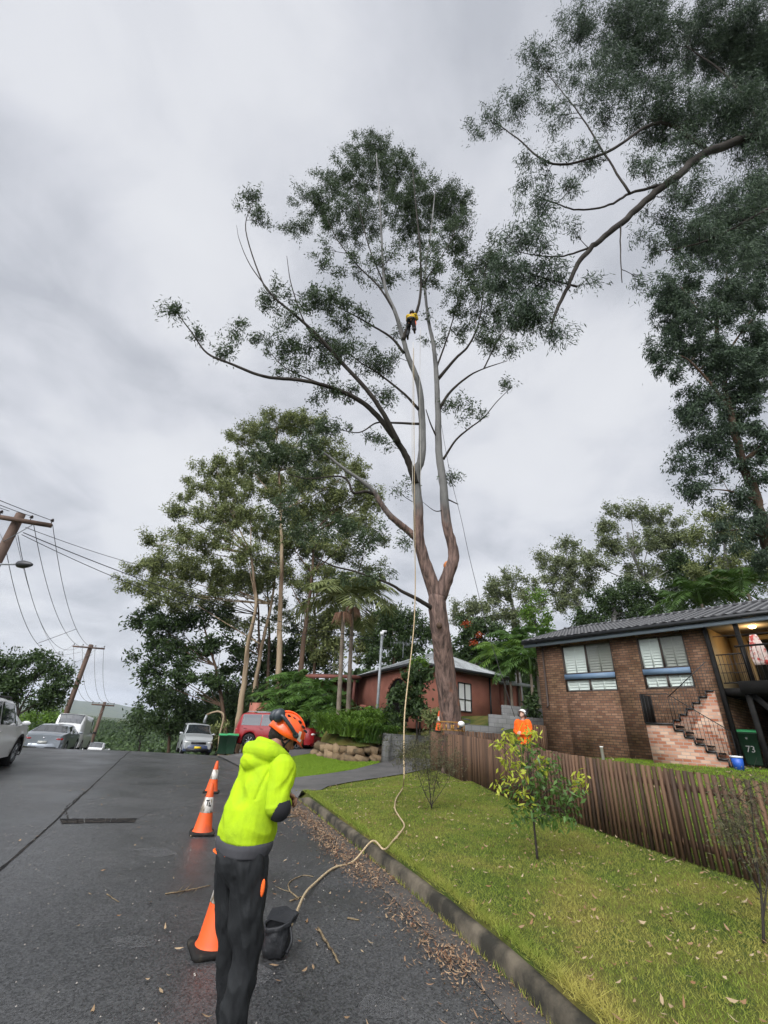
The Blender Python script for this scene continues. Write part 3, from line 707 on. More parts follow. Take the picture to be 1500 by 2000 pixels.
    for k in range(n):
        z -= 1.07 / (n + .3); P.append((u1 + (u2 - u1) * k / n, z)); P.append((u1 + (u2 - u1) * (k + 1) / n, z))
    P.append((u2, -.3)); MB().prism(P[::-1], -1.6, -1.49).build('stair_wall', 'old_brick', house)
    e = MB().bbox((u0, -1.49, -.3), (u0 + .11, -.02, 1.06)); e.build('stair_wall', 'old_brick', house)
    # treads edge painted black
    Q = P[2:-1]; mb = MB()
    for i in range(len(Q) - 1): mb.bar((Q[i][0], -1.62, Q[i][1]), (Q[i + 1][0], -1.62, Q[i + 1][1]), .03, .045)
    mb.bar((u0, -1.62, 1.07), (u1, -1.62, 1.07), .03, .045)
    mb.build('stair_stringer', 'black_steel', house)
    tr = MB(); z = 1.07
    for k in range(n):
        z -= 1.07 / (n + .3); tr.bbox((u1 + (u2 - u1) * k / n, -1.485, z - .05), (u1 + (u2 - u1) * (k + 1) / n, -.86, z - .003))
    tr.bbox((u0 + .12, -1.485, 1.0), (u1, -.86, 1.06)); tr.build('stair_tread', 'black_timber', house)
    # upper flight behind : rises to the right
    P = [(4.8, .0), (4.8, 1.05), (5.2, 1.05)]; z = 1.05; n = 6; a, b = 5.2, 6.5
    for k in range(n): z += 1.0 / n; P.append((a + (b - a) * k / n, z)); P.append((a + (b - a) * (k + 1) / n, z))
    P.append((b, -.3)); P[0] = (4.8, -.3); MB().prism(P[::-1], -.8, -.69).build('stair_wall', 'old_brick', house)
    Q = P[2:-1]; mb = MB()
    for i in range(len(Q) - 1): mb.bar((Q[i][0], -.82, Q[i][1]), (Q[i + 1][0], -.82, Q[i + 1][1]), .03, .045)
    mb.build('stair_stringer', 'black_steel', house)
    mb = MB()
    # balustrades
    def rail(p0, p1, zf, hgt, v, n):
        mb.bar((p0, v, zf(p0) + hgt), (p1, v, zf(p1) + hgt), .022)
        for u in np.linspace(p0, p1, n): mb.bar((u, v, zf(u) + .03), (u, v, zf(u) + hgt), .009)
    rail(u0, u1, lambda u: 1.07, .85, -1.6, 9)
    rail(u1, u2, lambda u: 1.07 - (u - u1) / (u2 - u1) * 1.0, .85, -1.6, 16)
    rail(5.2, 6.5, lambda u: 1.05 + (u - 5.2) / 1.3, .85, -.8, 15)
    mb.build('stair_railing', 'black_steel', house)
    MB().bbox((u0 - .03, -1.6, 1.08), (u0 + .0, -.82, 1.92)).build('landing_screen', 'black_timber', house)
    # ceiling lamp, lit
    l = MB().lathe([(.0, 4.17), (.10, 4.165), (.11, 4.13), (.07, 4.09), (0, 4.08)], (7.6, .8, 0), 16, cap=False); MATS['lamp_glow'] = mat('lamp_glow', (1, .75, .4), .5, emit=((1, .62, .25), 9)); l.build('ceiling_lamp', 'lamp_glow', house)
    ld = bpy.data.lights.new('lamp', 'POINT'); ld.energy = 11; ld.color = (1, .66, .32); ld.shadow_soft_size = .1
    lo = bpy.data.objects.new('lamp', ld); sc.collection.objects.link(lo); lo.parent = house; lo.location = (7.6, .8, 3.95)
    # potted plant glimpsed behind the railing
house_build()
MB().lathe([(.0, 0), (.10, 0), (.125, .27), (.135, .28), (.12, .285), (.11, .05), (0, .05)], (0, 0, 0), 18, cap=False)
mat('blue_plastic', (.02, .09, .42), .4, .5); mat('white_plastic', (.7, .7, .7), .4, .5)
def bucket():
    p = house_pt(6.95, -2.0, 0); p[2] = Hs(p[0], p[1]); t = thing('bucket', 'small blue bucket with white lid on the lawn at the foot of the brick stair', 'bucket', p)
    MB().lathe([(.0, .0), (.11, 0), (.135, .28), (.0, .28)], k=18, cap=False).build('bucket_body', 'blue_plastic', t, smooth=False)
    MB().lathe([(0, .28), (.145, .28), (.145, .32), (0, .325)], k=18, cap=False).build('lid', 'white_plastic', t)
bucket()
# cloth hanging on the deck
mat('towel', (.62, .5, .45), .9, .1, n=(6, 3, (.40, .06, .05), .5, .6))
def towel():
    V = []; n = 9
    p0 = house_pt(7.9, -.9, 3.95 - .4)
    for i in range(n):
        for j in range(n):
            w = .12 + .30 * (i / 8) ** .8 * (1 - .5 * max(0, i - 5) / 3); V.append(((j / 8 - .5) * w * 1.3, .04 * math.sin(j * 2.1) * (i / 8), -i / 8 * .85))
    F = [[i * n + j, i * n + j + 1, (i + 1) * n + j + 1, (i + 1) * n + j] for i in range(n - 1) for j in range(n - 1)]
    o = MB().add(V, [F]).build('beach_towel', 'towel', smooth=True, loc=p0, rz=HRZ); md = o.modifiers.new('s', 'SOLIDIFY'); md.thickness = .01
    tag(o, 'white and red towel hanging bunched from a line above the dark deck', 'towel')
    a, b = house_pt(6.9, -.9, 3.6), house_pt(10.5, -.9, 3.6); tag(MB().tube([a, (a + b) / 2 + [0, 0, -.05], b], .012, 5).build('washing_line', 'black_steel'), 'thin washing line strung across the deck above the dark railing', 'line')
towel()
for i, (px, py) in enumerate(((1093, 1478), (1177, 1475))):
    k = ray(px, py); k = k[0] / k[1]; v = -1.1; u = hu(k, v); p = house_pt(u, v, 0); p[2] = Hs(p[0], p[1])
    hgt = (.24, .46)[i]
    tag(MB().lathe([(0, -.05), (.05, -.05), (.05, hgt - .04), (.058, hgt - .04), (.058, hgt), (0, hgt)], k=14, cap=False).build('drain_pipe', 'white_pvc', loc=p), ('short white vent pipe in the lawn near the left corner of the brick house', 'taller white vent pipe in the lawn below the middle of the brick wall')[i], 'pipe')

# ------------------------------------------------------------------ slat fence
FP = np.array([(2.42, 17.9, .76), (2.85, 14.8, .72), (3.2, 11.2, .62), (3.75, 8.7, .5), (4.1, 7.1, .46), (4.5, 5.9, .42), (5.25, 3.9, .36), (5.9, 2.2, .32)])
def slat_fence():
    t = thing('slat_fence', 'brown timber fence of closely spaced upright battens running along the nature strip', 'fence', FP[3])
    inv = -FP[3]
    Q = smooth_curve(FP[:, :], 12); d = np.concatenate([[0], np.cumsum(np.linalg.norm(np.diff(Q[:, :2], axis=0), axis=1))])
    sl = MB(); n = int(d[-1] / .096)
    for i in range(n):
        s = i * .096 + rng.normal(0, .003); p = np.array([np.interp(s, d, Q[:, k]) for k in range(3)]); q = np.array([np.interp(s + .05, d, Q[:, k]) for k in range(3)])
        a = math.atan2(q[1] - p[1], q[0] - p[0]); z0 = Hs(p[0], p[1]) + .02; h = p[2] + 1.05 - z0 + rng.normal(0, .005)
        lean = Matrix.Rotation(rng.normal(0, .006), 3, 'Y') @ Matrix.Rotation(0, 3, 'X')
        sl.box((p[0] + inv[0], p[1] + inv[1], z0 + h / 2 + inv[2]), (.044, .040 + rng.uniform(-.003, .003), h), rz=a, rot=lean)
    sl.build('battens', 'fence_wood', t)
    off = .045
    for zz in (.22, .85):
        R_ = []
        for i in range(0, len(Q)):
            a = Q[min(i + 1, len(Q) - 1)] - Q[max(i - 1, 0)]; nn = np.array([-a[1], a[0]]) / np.linalg.norm(a[:2]); nn = nn if nn[0] > 0 else -nn
            R_.append((Q[i][0] + nn[0] * off + inv[0], Q[i][1] + nn[1] * off + inv[1], Q[i][2] + zz + inv[2]))
        mb = MB()
        for a, b in zip(R_[:-1], R_[1:]): mb.bar(a, b, .04, .07)
        mb.build('rail', 'fence_wood', t)
    s = .1
    while s < d[-1]:
        p = np.array([np.interp(s, d, Q[:, k]) for k in range(3)]); q = np.array([np.interp(s + .05, d, Q[:, k]) for k in range(3)]); a = q - p; nn = np.array([-a[1], a[0]]) / np.linalg.norm(a[:2]); nn = nn if nn[0] > 0 else -nn
        MB().box((p[0] + nn[0] * .12 + inv[0], p[1] + nn[1] * .12 + inv[1], p[2] + .4 + inv[2]), (.09, .09, 1.2), rz=math.atan2(a[1], a[0])).build('post', 'fence_wood', t); s += 2.2
slat_fence()

def wall_seg(name, label, cat, P0, P1, z0, z1, th, m, extra=None):
    P0 = np.array(P0[:2], float); P1 = np.array(P1[:2], float); d = P1 - P0; L = np.linalg.norm(d)
    mb = MB().bbox((0, 0, 0), (L, th, z1 - z0)); 
    if extra: extra(mb, L, z1 - z0)
    return tag(mb.build(name, m, loc=(P0[0], P0[1], z0), rz=math.atan2(d[1], d[0])), label, cat)
# concrete block retaining wall at the end of the driveway
a = aty(752, 1478, 20.0); b = aty(840, 1476, 22.5)
wall_seg('block_wall', 'grey concrete block retaining wall beside the driveway left of the gum trunk', 'wall', a, b, a[2] - .4, 1.68, .2, 'block')
a2 = aty(752, 1478, 20.0); c2 = a2 + np.array([-.6, 3.5, 0]); wall_seg('block_wall', 'end return of the grey block wall beside the strappy plants', 'wall', c2, a2, .4, 1.66, .2, 'block')
a = aty(842, 1420, 22.6); b = aty(905, 1420, 23.2); wall_seg('block_wall', 'raised grey block wall behind the slat fence beside the traffic cone', 'wall', a, b, .9, 2.02, .2, 'block')
a = aty(905, 1430, 19.6); b = aty(985, 1430, 20.2); wall_seg('block_wall', 'lower step of the grey block wall behind the slat fence left of the orange worker', 'wall', a, b, 1.0, 2.22, .2, 'block')
a = aty(958, 1420, 21.4); b = aty(1066, 1420, 22); wall_seg('block_wall', 'upper step of the grey block wall running behind the orange worker', 'wall', a, b, 1.0, 2.75, .2, 'block')
a = aty(985, 1400, 22.4); b = aty(1070, 1400, 23.5); wall_seg('block_wall', 'topmost grey block wall ending at the corner of the brick house', 'wall', a, b, 1.5, 3.25, .2, 'block')
mat('dark_board', (.035, .022, .016), .8, .2, n=(4, 5, (.06, .035, .025), .4, .6))
def boards(name, label, a, b, z0, z1):
    a = np.array(a[:2]); b = np.array(b[:2]); d = b - a; L = np.linalg.norm(d); mb = MB(); x = 0
    while x < L: mb.bbox((x, 0, 0), (min(x + .1, L), .025, z1 - z0 + rng.uniform(-.01, .01))); x += .118
    mb.bbox((0, .027, .2), (L, .07, .27)); mb.bbox((0, .027, z1 - z0 - .25), (L, .07, z1 - z0 - .18))
    tag(mb.build(name, 'fence_wood', loc=(a[0], a[1], z0), rz=math.atan2(d[1], d[0])), label, 'fence')
boards('paling_fence', 'dark brown low board fence in front of the grey block wall steps', aty(905, 1430, 18.6), aty(1000, 1430, 18.9), 1.05, 1.95)
boards('paling_fence', 'dark slatted gate fence between the orange worker and the brick house corner', aty(1036, 1430, 18.6), aty(1068, 1430, 19.1), 1.1, 2.35)

# ------------------------------------------------------------------ salmon house
def salmon_house():
    Cn = np.array([2.5, 24.6]); A = Cn + np.array([-.36, .933]) * 9.6; D = Cn + np.array([.82, .57]) * 6.6; E = D + np.array([-.36, .933]) * 9.6; Fp = A + np.array([.82, .57]) * 6.6
    t = thing('salmon_house', 'single storey salmon rendered house with pale hipped metal roof and arched porch', 'house', (*Cn, 2.3))
    o = np.array([Cn[0], Cn[1], 2.3]); zt = 5.15
    def wal(p, q, z0, z1, name='wall', m='salmon', th=.2, inset=0):
        p = np.array(p, float); q = np.array(q, float); d = (q - p) / np.linalg.norm(q - p); nn = np.array([-d[1], d[0]])
        p = p + nn * inset; q = q + nn * inset
        V = [(*(p + nn * a), z) for a in (0, th) for z in (z0, z1)] + [(*(q + nn * a), z) for a in (0, th) for z in (z0, z1)]
        return MB().add(np.array(V) - o, [[[0, 1, 3, 2], [4, 6, 7, 5], [0, 4, 5, 1], [2, 3, 7, 6], [0, 2, 6, 4], [1, 5, 7, 3]]]).build(name, m, t)
    ctr = (Cn + E) / 2
    for p, q in ((A, Cn), (Cn, D), (D, E), (E, Fp), (Fp, A)): wal(p, q, 2.0, zt)
    dl = (Cn - A) / 9.6; nl = np.array([dl[1], -dl[0]])       # outward normal of the left front
    nl = nl if nl @ (Cn - ctr) > 0 else -nl
    dr = (D - Cn) / 6.6; nr = np.array([dr[1], -dr[0]])
    # dark sheet on the left front stands in for the shaded arch opening
    def onwall(P, d, n, off, pts): return np.array([[*(P + d * u + n * off), z] for u, z in pts]) - o
    kk = lambda k, P, d: (k * P[1] - P[0]) / (d[0] - k * d[1])
    ua, ub = kk(.036, A, dl), kk(.082, A, dl); r = (ub - ua) / 2; um = (ua + ub) / 2
    arc = [(ua, 2.3)] + [(um - r * math.cos(a), 3.55 + r * .75 * math.sin(a)) for a in np.linspace(0, math.pi, 13)] + [(ub, 2.3)]
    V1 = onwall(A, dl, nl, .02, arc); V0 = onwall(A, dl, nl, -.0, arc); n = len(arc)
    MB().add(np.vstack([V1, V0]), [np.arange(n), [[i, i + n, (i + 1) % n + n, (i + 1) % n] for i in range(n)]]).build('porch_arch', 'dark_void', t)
    tr = [(u, z) for u, z in arc]; mb = MB()
    Vt = onwall(A, dl, nl, .05, tr)
    for i in range(1, n - 2): mb.bar(Vt[i], Vt[i + 1], .12, .12)
    mb.build('arch_trim', 'salmon', t)
    # light electricity box and pale window on the left front
    ux = kk(-.012, A, dl); v = onwall(A, dl, nl, .1, [(ux, 3.0)])[0]; MB().box(v, (.5, .3, .6)).build('meter_box', 'salmon', t)
    # windows on the right front
    for ka, kb, z0, z1 in ((.188, .2155, 3.05, 4.55),):
        a, b = kk(ka, Cn, dr), kk(kb, Cn, dr); w = .06; c = (a + b) / 2
        P = lambda u, z, off: onwall(Cn, dr, nr, off, [(u, z)])[0]
        f = MB()
        for u in (a, c, b): f.bar(P(u, z0, .05), P(u, z1, .05), .06)
        for z in (z0, z1): f.bar(P(a, z, .05), P(b, z, .05), .06)
        f.bar(P(a, z0 + .62, .05), P(b, z0 + .62, .05), .035)
        fo = f.build('window', 'black_steel', t)
        g = np.array([P(a, z0, .02), P(b, z0, .02), P(b, z1, .02), P(a, z1, .02)]); MB().add(g, [[[0, 1, 2, 3]]]).build('blind', 'shutter', fo)
    uc = kk(.2575, Cn, dr); p = onwall(Cn, dr, nr, .06, [(min(uc, 6.5), 2.0), (min(uc, 6.5), 5.1)]); MB().tube(p, .05, 8).build('downpipe', 'black_steel', t)
    # hipped roof
    ov = .55
    def out(P): d = P - ctr; return P + d / np.linalg.norm(d) * ov * 1.3
    c4 = [out(A), out(Cn), out(D), out(E)]; ax = (Cn - A) / 9.6
    R1 = ctr - ax * 2.0; R2 = ctr + ax * 2.0; zr = 6.65
    # walls A..Cn, Cn..D, D..E, E..A
    V = [(*c, zt + .05) for c in c4] + [(*R1, zr), (*R2, zr)]
    fc = [[0, 1, 5, 4], [1, 2, 5], [2, 3, 4, 5], [3, 0, 4]]
    rmb = MB()
    for f in fc:
        P = np.array([V[i] for i in f]); q = 24
        if len(P) == 3: P = np.vstack([P, P[2]])
        for k in range(q):       # standing ribs
            a0 = P[0] + (P[1] - P[0]) * k / q; a1 = P[0] + (P[1] - P[0]) * (k + .86) / q; a2 = P[0] + (P[1] - P[0]) * (k + 1) / q
            b0 = P[3] + (P[2] - P[3]) * k / q; b1 = P[3] + (P[2] - P[3]) * (k + .86) / q; b2 = P[3] + (P[2] - P[3]) * (k + 1) / q
            up = np.array([0, 0, .04])
            rmb.add(np.array([a0, a1, b1, b0]) - o, [[[0, 1, 2, 3]]]); rmb.add(np.array([a1 + up, a2 + up, b2 + up, b1 + up]) - o, [[[0, 1, 2, 3]]]); rmb.add(np.array([a1, a1 + up, b1 + up, b1]) - o, [[[0, 1, 2, 3]]]); rmb.add(np.array([a2 + up, a2, b2, b2 + up]) - o, [[[0, 1, 2, 3]]])
    rf = rmb.build('roof', 'metal_roof', t)
    mb = MB()
    for i in range(4): mb.bar(np.array([*c4[i], zt + .0]) - o, np.array([*c4[(i + 1) % 4], zt + .0]) - o, .12, .16)
    mb.build('gutter', 'gutter_black', t)
    mb = MB(); V = np.array([(*c, zt - .07) for c in c4]) - o; mb.add(V, [[[3, 2, 1, 0]]]); mb.build('soffit', 'win_frame', t)
    # right wing with pilasters
    G = D + np.array([-.1, 1.2]); Hh = G + np.array([.95, .3]) * 2.2
    wal(G, Hh, 2.4, 5.0, 'wing_wall'); wal(Hh, Hh + np.array([-.2, 5]), 2.4, 5.0, 'wing_wall')
    for q in (.25, .62): pc = G + (Hh - G) * q - np.array([-.06, .25]); MB().box(np.array([*pc, 3.6]) - o, (.35, .3, 2.6)).build('pilaster', 'salmon', t)
    r1 = np.array([*G, 5.05]) - o + [-.6, -.7, 0]; r2 = np.array([*Hh, 5.05]) - o + [.7, -.6, 0]; r3 = r2 + [-.6, 6, 1.0]; r4 = r1 + [0, 6, 1.0]
    MB().add(np.vstack([[r1, r2, r3, r4], np.array([r1, r2, r3, r4]) - [0, 0, .14]]), [[[0, 1, 2, 3], [7, 6, 5, 4], [0, 4, 5, 1], [1, 5, 6, 2], [2, 6, 7, 3], [3, 7, 4, 0]]]).build('wing_roof', 'metal_roof', t)
    # dark carport wing at the left
    K = A + np.array([-3.4, .3]); wal(K, A, 2.0, 4.9, 'carport_wall', 'rust_stain', inset=.4)
    q = np.array([[*(K + np.array([-.4, -1.6])), 5.0], [*(A + np.array([.2, -1.6])), 5.15], [*(A + np.array([.2, 2])), 5.6], [*(K + np.array([-.4, 2])), 5.5]]) - o
    MB().add(np.vstack([q, q - [0, 0, .2]]), [[[0, 1, 2, 3], [7, 6, 5, 4], [0, 4, 5, 1], [1, 5, 6, 2], [2, 6, 7, 3], [3, 7, 4, 0]]]).build('carport_roof', 'rust_stain', t)
    for q in (K + np.array([0, -1.3]), A + np.array([-.3, -1.3])): MB().bar(np.array([*q, 1.8]) - o, np.array([*q, 4.9]) - o, .18).build('post', 'rust_stain', t)
    # television aerial
    p = np.array([*(ctr + np.array([-1.6, -2.0])), 6.1]) - o; mb = MB(); mb.tube([p, p + [0, 0, .95]], .025, 6)
    mb.bar(p + [-.9, 0, .9], p + [.9, 0, .98], .025)
    for i in range(9): x = -.85 + i * .21; mb.bar(p + [x, -.3, .9 + x * .045], p + [x, .3, .9 + x * .045], .014); mb.bar(p + [x, 0, .75 + x * .045], p + [x, 0, 1.08 + x * .045], .012)
    mb.build('aerial', 'galv', t)
salmon_house()
# salmon garden walls beside the red car
p, q = aty(478, 1430, 33), aty(512, 1430, 31.5); wall_seg('garden_wall', 'tall salmon rendered wall panel behind the bin and red car', 'wall', p, q, -.3, 3.0, .3, 'salmon')
p, q = aty(588, 1420, 31), aty(668, 1420, 29.6); wall_seg('garden_wall', 'low salmon rendered garden wall right of the red car', 'wall', p, q, .3, 2.15, .25, 'salmon')

# lamp post in the garden
def garden_pole():
    p = aty(738, 1370, 23.6); z0 = Hs(p[0], p[1]); top = aty(741, 1240, 23.6)[2]
    t = thing('lamp_post', 'slim grey steel post with small white fitting in front of the salmon house', 'post', (p[0], p[1], z0))
    MB().tube([(0, 0, -.2), (0, 0, top - z0)], [.085, .065], 12).build('pole', 'galv', t, smooth=True)
    MB().box((0, 0, top - z0 + .08), (.2, .2, .16)).box((.12, 0, top - z0 + .2), (.26, .14, .09)).build('fitting', 'white_plastic', t)
garden_pole()

# stone retaining wall
def stones():
    mb = MB()
    t = thing('stone_wall', 'low dry wall of sandstone boulders under the strappy green plants', 'wall', on_ground(690, 1482))
    o = np.array(t.location)
    A_ = [on_ground(*q) for q in ((622, 1474), (650, 1482), (700, 1488), (752, 1484))]
    Q = smooth_curve(A_, 8); 
    for layer in range(2):
        i = 0.0
        while i < len(Q) - 1:
            k = int(i); p = Q[k] + (Q[k + 1] - Q[k]) * (i - k); w = rng.uniform(.18, .36); h = rng.uniform(.13, .2)
            V = []; c = p + [rng.normal(0, .04), layer * .16 + rng.normal(0, .04), .10 + layer * .27]
            n0 = mb.n; mb.box(c - o, (w * 1.7, .4, h * 1.6), rot=Matrix.Rotation(rng.uniform(-.2, .2), 3, 'Y'))
            mb.V[-1] += rng.normal(0, .045, mb.V[-1].shape); i += w * 1.5 / (np.linalg.norm(Q[k + 1] - Q[k]) + .01)
    mb.build('boulders', 'stone', t)
    V = []; Q2 = smooth_curve(A_, 3)
    for dy, dz in ((.0, .55), (.5, .80), (1.3, 1.1), (2.4, 1.3), (3.6, 1.35), (4.2, .2)):
        for q in Q2: V.append((q[0] + dy * .12, q[1] + dy, q[2] + dz + .06 * noise.noise(Vector((q[0] * 2, dy * 2, 0)))))
    n = len(Q2); tag(MB().add(V, [[[r * n + k, r * n + k + 1, (r + 1) * n + k + 1, (r + 1) * n + k] for r in range(5) for k in range(n - 1)]]).build('garden_bed', 'soil', smooth=True), kind='structure')
stones()
# ------------------------------------------------------------------ vegetation
mat('leaf_gum', (.030, .052, .022), .6, .35, island=(.085, .125, .055), trans=.25)
mat('leaf_over', (.022, .042, .024), .6, .35, island=(.085, .13, .07), trans=.22)
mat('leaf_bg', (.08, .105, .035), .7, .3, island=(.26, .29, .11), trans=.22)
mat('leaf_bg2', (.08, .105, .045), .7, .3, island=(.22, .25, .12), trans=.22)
mat('leaf_dark', (.020, .040, .012), .6, .35, island=(.065, .11, .03), trans=.2)
mat('leaf_bright', (.075, .15, .016), .55, .4, island=(.16, .27, .04), trans=.35)
mat('leaf_yellow', (.30, .36, .03), .55, .4, island=(.48, .50, .06), trans=.4)
mat('leaf_palm', (.045, .10, .016), .5, .45, island=(.10, .19, .035), trans=.3)
mat('leaf_grey', (.06, .065, .035), .8, .2, island=(.12, .11, .06), trans=.2)
mat('leaf_red', (.35, .03, .015), .6, .3, island=(.5, .12, .02), trans=.3)
mat('bark_grey', (.20, .195, .185), .8, .25, n=(1.6, 8, (.085, .08, .075), .42, .68, (1, 1, .35)), bump=(14, .35, .03, (1, 1, .3)))
mat('bark_dark', (.028, .023, .019), .85, .2, n=(2, 6, (.055, .048, .04), .4, .7), bump=(14, .4, .02))
mat('bark_pale', (.30, .23, .15), .8, .2, n=(.8, 8, (.10, .065, .04), .44, .58, (1.3, 1.3, .12)), bump=(8, .5, .03, (1, 1, .15)))
mat('bark_brown', (.11, .07, .045), .85, .2, n=(1, 6, (.06, .04, .03), .4, .65, (1, 1, .2)), bump=(10, .5, .03, (1, 1, .2)))
mat('palm_trunk', (.24, .20, .155), .85, .2, n=(1.5, 5, (.14, .11, .085), .4, .65), bump=(5, .4, .02, (.3, .3, 3)))
def trunk_extra(nt, c, b):
    """rough red-brown bark on the lower stem, smooth grey above; an attribute carries the height along the stem"""
    N = nt.nodes; L = nt.links; t = N.new('ShaderNodeTexCoord'); s = N.new('ShaderNodeSeparateXYZ'); L.new(t.outputs['Object'], s.inputs[0])
    mp = N.new('ShaderNodeMapping'); mp.inputs['Scale'].default_value = (1, 1, .16); L.new(t.outputs['Object'], mp.inputs[0])
    n = N.new('ShaderNodeTexNoise'); n.inputs['Scale'].default_value = 9; n.inputs['Detail'].default_value = 8; n.inputs['Roughness'].default_value = .65; L.new(mp.outputs[0], n.inputs['Vector'])
    cr = N.new('ShaderNodeValToRGB'); e = cr.color_ramp.elements; e[0].position = .36; e[0].color = (.05, .035, .030, 1); e[1].position = .66; e[1].color = (.25, .165, .135, 1); L.new(n.outputs[0], cr.inputs[0])
    n2 = N.new('ShaderNodeTexNoise'); n2.inputs['Scale'].default_value = 1.1; n2.inputs['Detail'].default_value = 4; L.new(t.outputs['Object'], n2.inputs['Vector'])
    ad = N.new('ShaderNodeMath'); ad.operation = 'MULTIPLY_ADD'; L.new(n2.outputs[0], ad.inputs[0]); ad.inputs[1].default_value = -3.2; L.new(s.outputs[2], ad.inputs[2])
    r = N.new('ShaderNodeMapRange'); r.inputs[1].default_value = 7.0; r.inputs[2].default_value = 8.1; L.new(ad.outputs[0], r.inputs[0])
    mi = N.new('ShaderNodeMixRGB'); L.new(r.outputs[0], mi.inputs[0]); L.new(cr.outputs[0], mi.inputs[1]); L.new(c, mi.inputs[2])
    # bare orange patches low on the stem
    n3 = N.new('ShaderNodeTexNoise'); n3.inputs['Scale'].default_value = 2.2; n3.inputs['Detail'].default_value = 3; L.new(t.outputs['Object'], n3.inputs['Vector'])
    r3 = N.new('ShaderNodeMapRange'); r3.inputs[1].default_value = .56; r3.inputs[2].default_value = .62; L.new(n3.outputs[0], r3.inputs[0])
    lo = N.new('ShaderNodeMapRange'); lo.inputs[1].default_value = 3.2; lo.inputs[2].default_value = 1.2; L.new(s.outputs[2], lo.inputs[0])
    mu = N.new('ShaderNodeMath'); mu.operation = 'MULTIPLY'; L.new(r3.outputs[0], mu.inputs[0]); L.new(lo.outputs[0], mu.inputs[1])
    m3 = N.new('ShaderNodeMixRGB'); L.new(mu.outputs[0], m3.inputs[0]); L.new(mi.outputs[0], m3.inputs[1]); m3.inputs[2].default_value = (.30, .11, .055, 1)
    bp = N.new('ShaderNodeBump'); bp.inputs['Distance'].default_value = .06; bp.inputs['Strength'].default_value = .8; L.new(n.outputs[0], bp.inputs['Height']); L.new(bp.outputs[0], b.inputs['Normal'])
    return m3.outputs[0]
mat('bark_main', (.19, .186, .178), .8, .25, n=(1.3, 8, (.07, .07, .068), .42, .66, (1, 1, .4)), extra=trunk_extra)
mat('cut_wood', (.55, .22, .09), .8, .2, n=(9, 3, (.42, .14, .05), .4, .6))

def leaf_quads(c, d, L, W):
    n = len(c); d = d / (np.linalg.norm(d, axis=1)[:, None] + 1e-9)
    r = rng.normal(size=(n, 3)); u = np.cross(d, r); u /= np.linalg.norm(u, axis=1)[:, None] + 1e-9
    L = L[:, None]; W = W[:, None]
    V = np.stack([c - d * L / 2, c - d * L * .05 + u * W / 2, c + d * L / 2, c - d * L * .05 - u * W / 2], 1).reshape(-1, 3)
    return V, np.arange(4 * n).reshape(-1, 4)

def clump_leaves(mb, C, rad, n, L, W, droop=.5, flat=.6, mi=0, out=.5):
    """n leaves round each clump centre"""
    m_ = len(C); k = np.repeat(np.arange(m_), n)
    v = rng.normal(size=(len(k), 3)); v /= np.linalg.norm(v, axis=1)[:, None]; rr = rng.random(len(k)) ** .55 * rng.choice([.8, 1, 1.15], len(k))
    off = v * rr[:, None] * rad[k][:, None]; off[:, 2] *= flat
    c = C[k] + off; d = v * out + rng.normal(size=v.shape) * .55; d[:, 2] -= droop
    l = L * rng.uniform(.6, 1.3, len(k)); w = W * rng.uniform(.6, 1.3, len(k))
    V, F = leaf_quads(c, d, l, w); mb.add(V, [F], mi)

def px_ellipsoid(px, py, rx, ry, Y, depth=.8):
    c = aty(px, py, Y); D = np.linalg.norm(c - CAM)
    a = atR(px + rx, py, D) - c; b = atR(px, py + ry, D) - c; v = (c - CAM) / D
    e = v * (np.linalg.norm(a) * np.linalg.norm(b)) ** .5 * depth
    return c, a, b, e

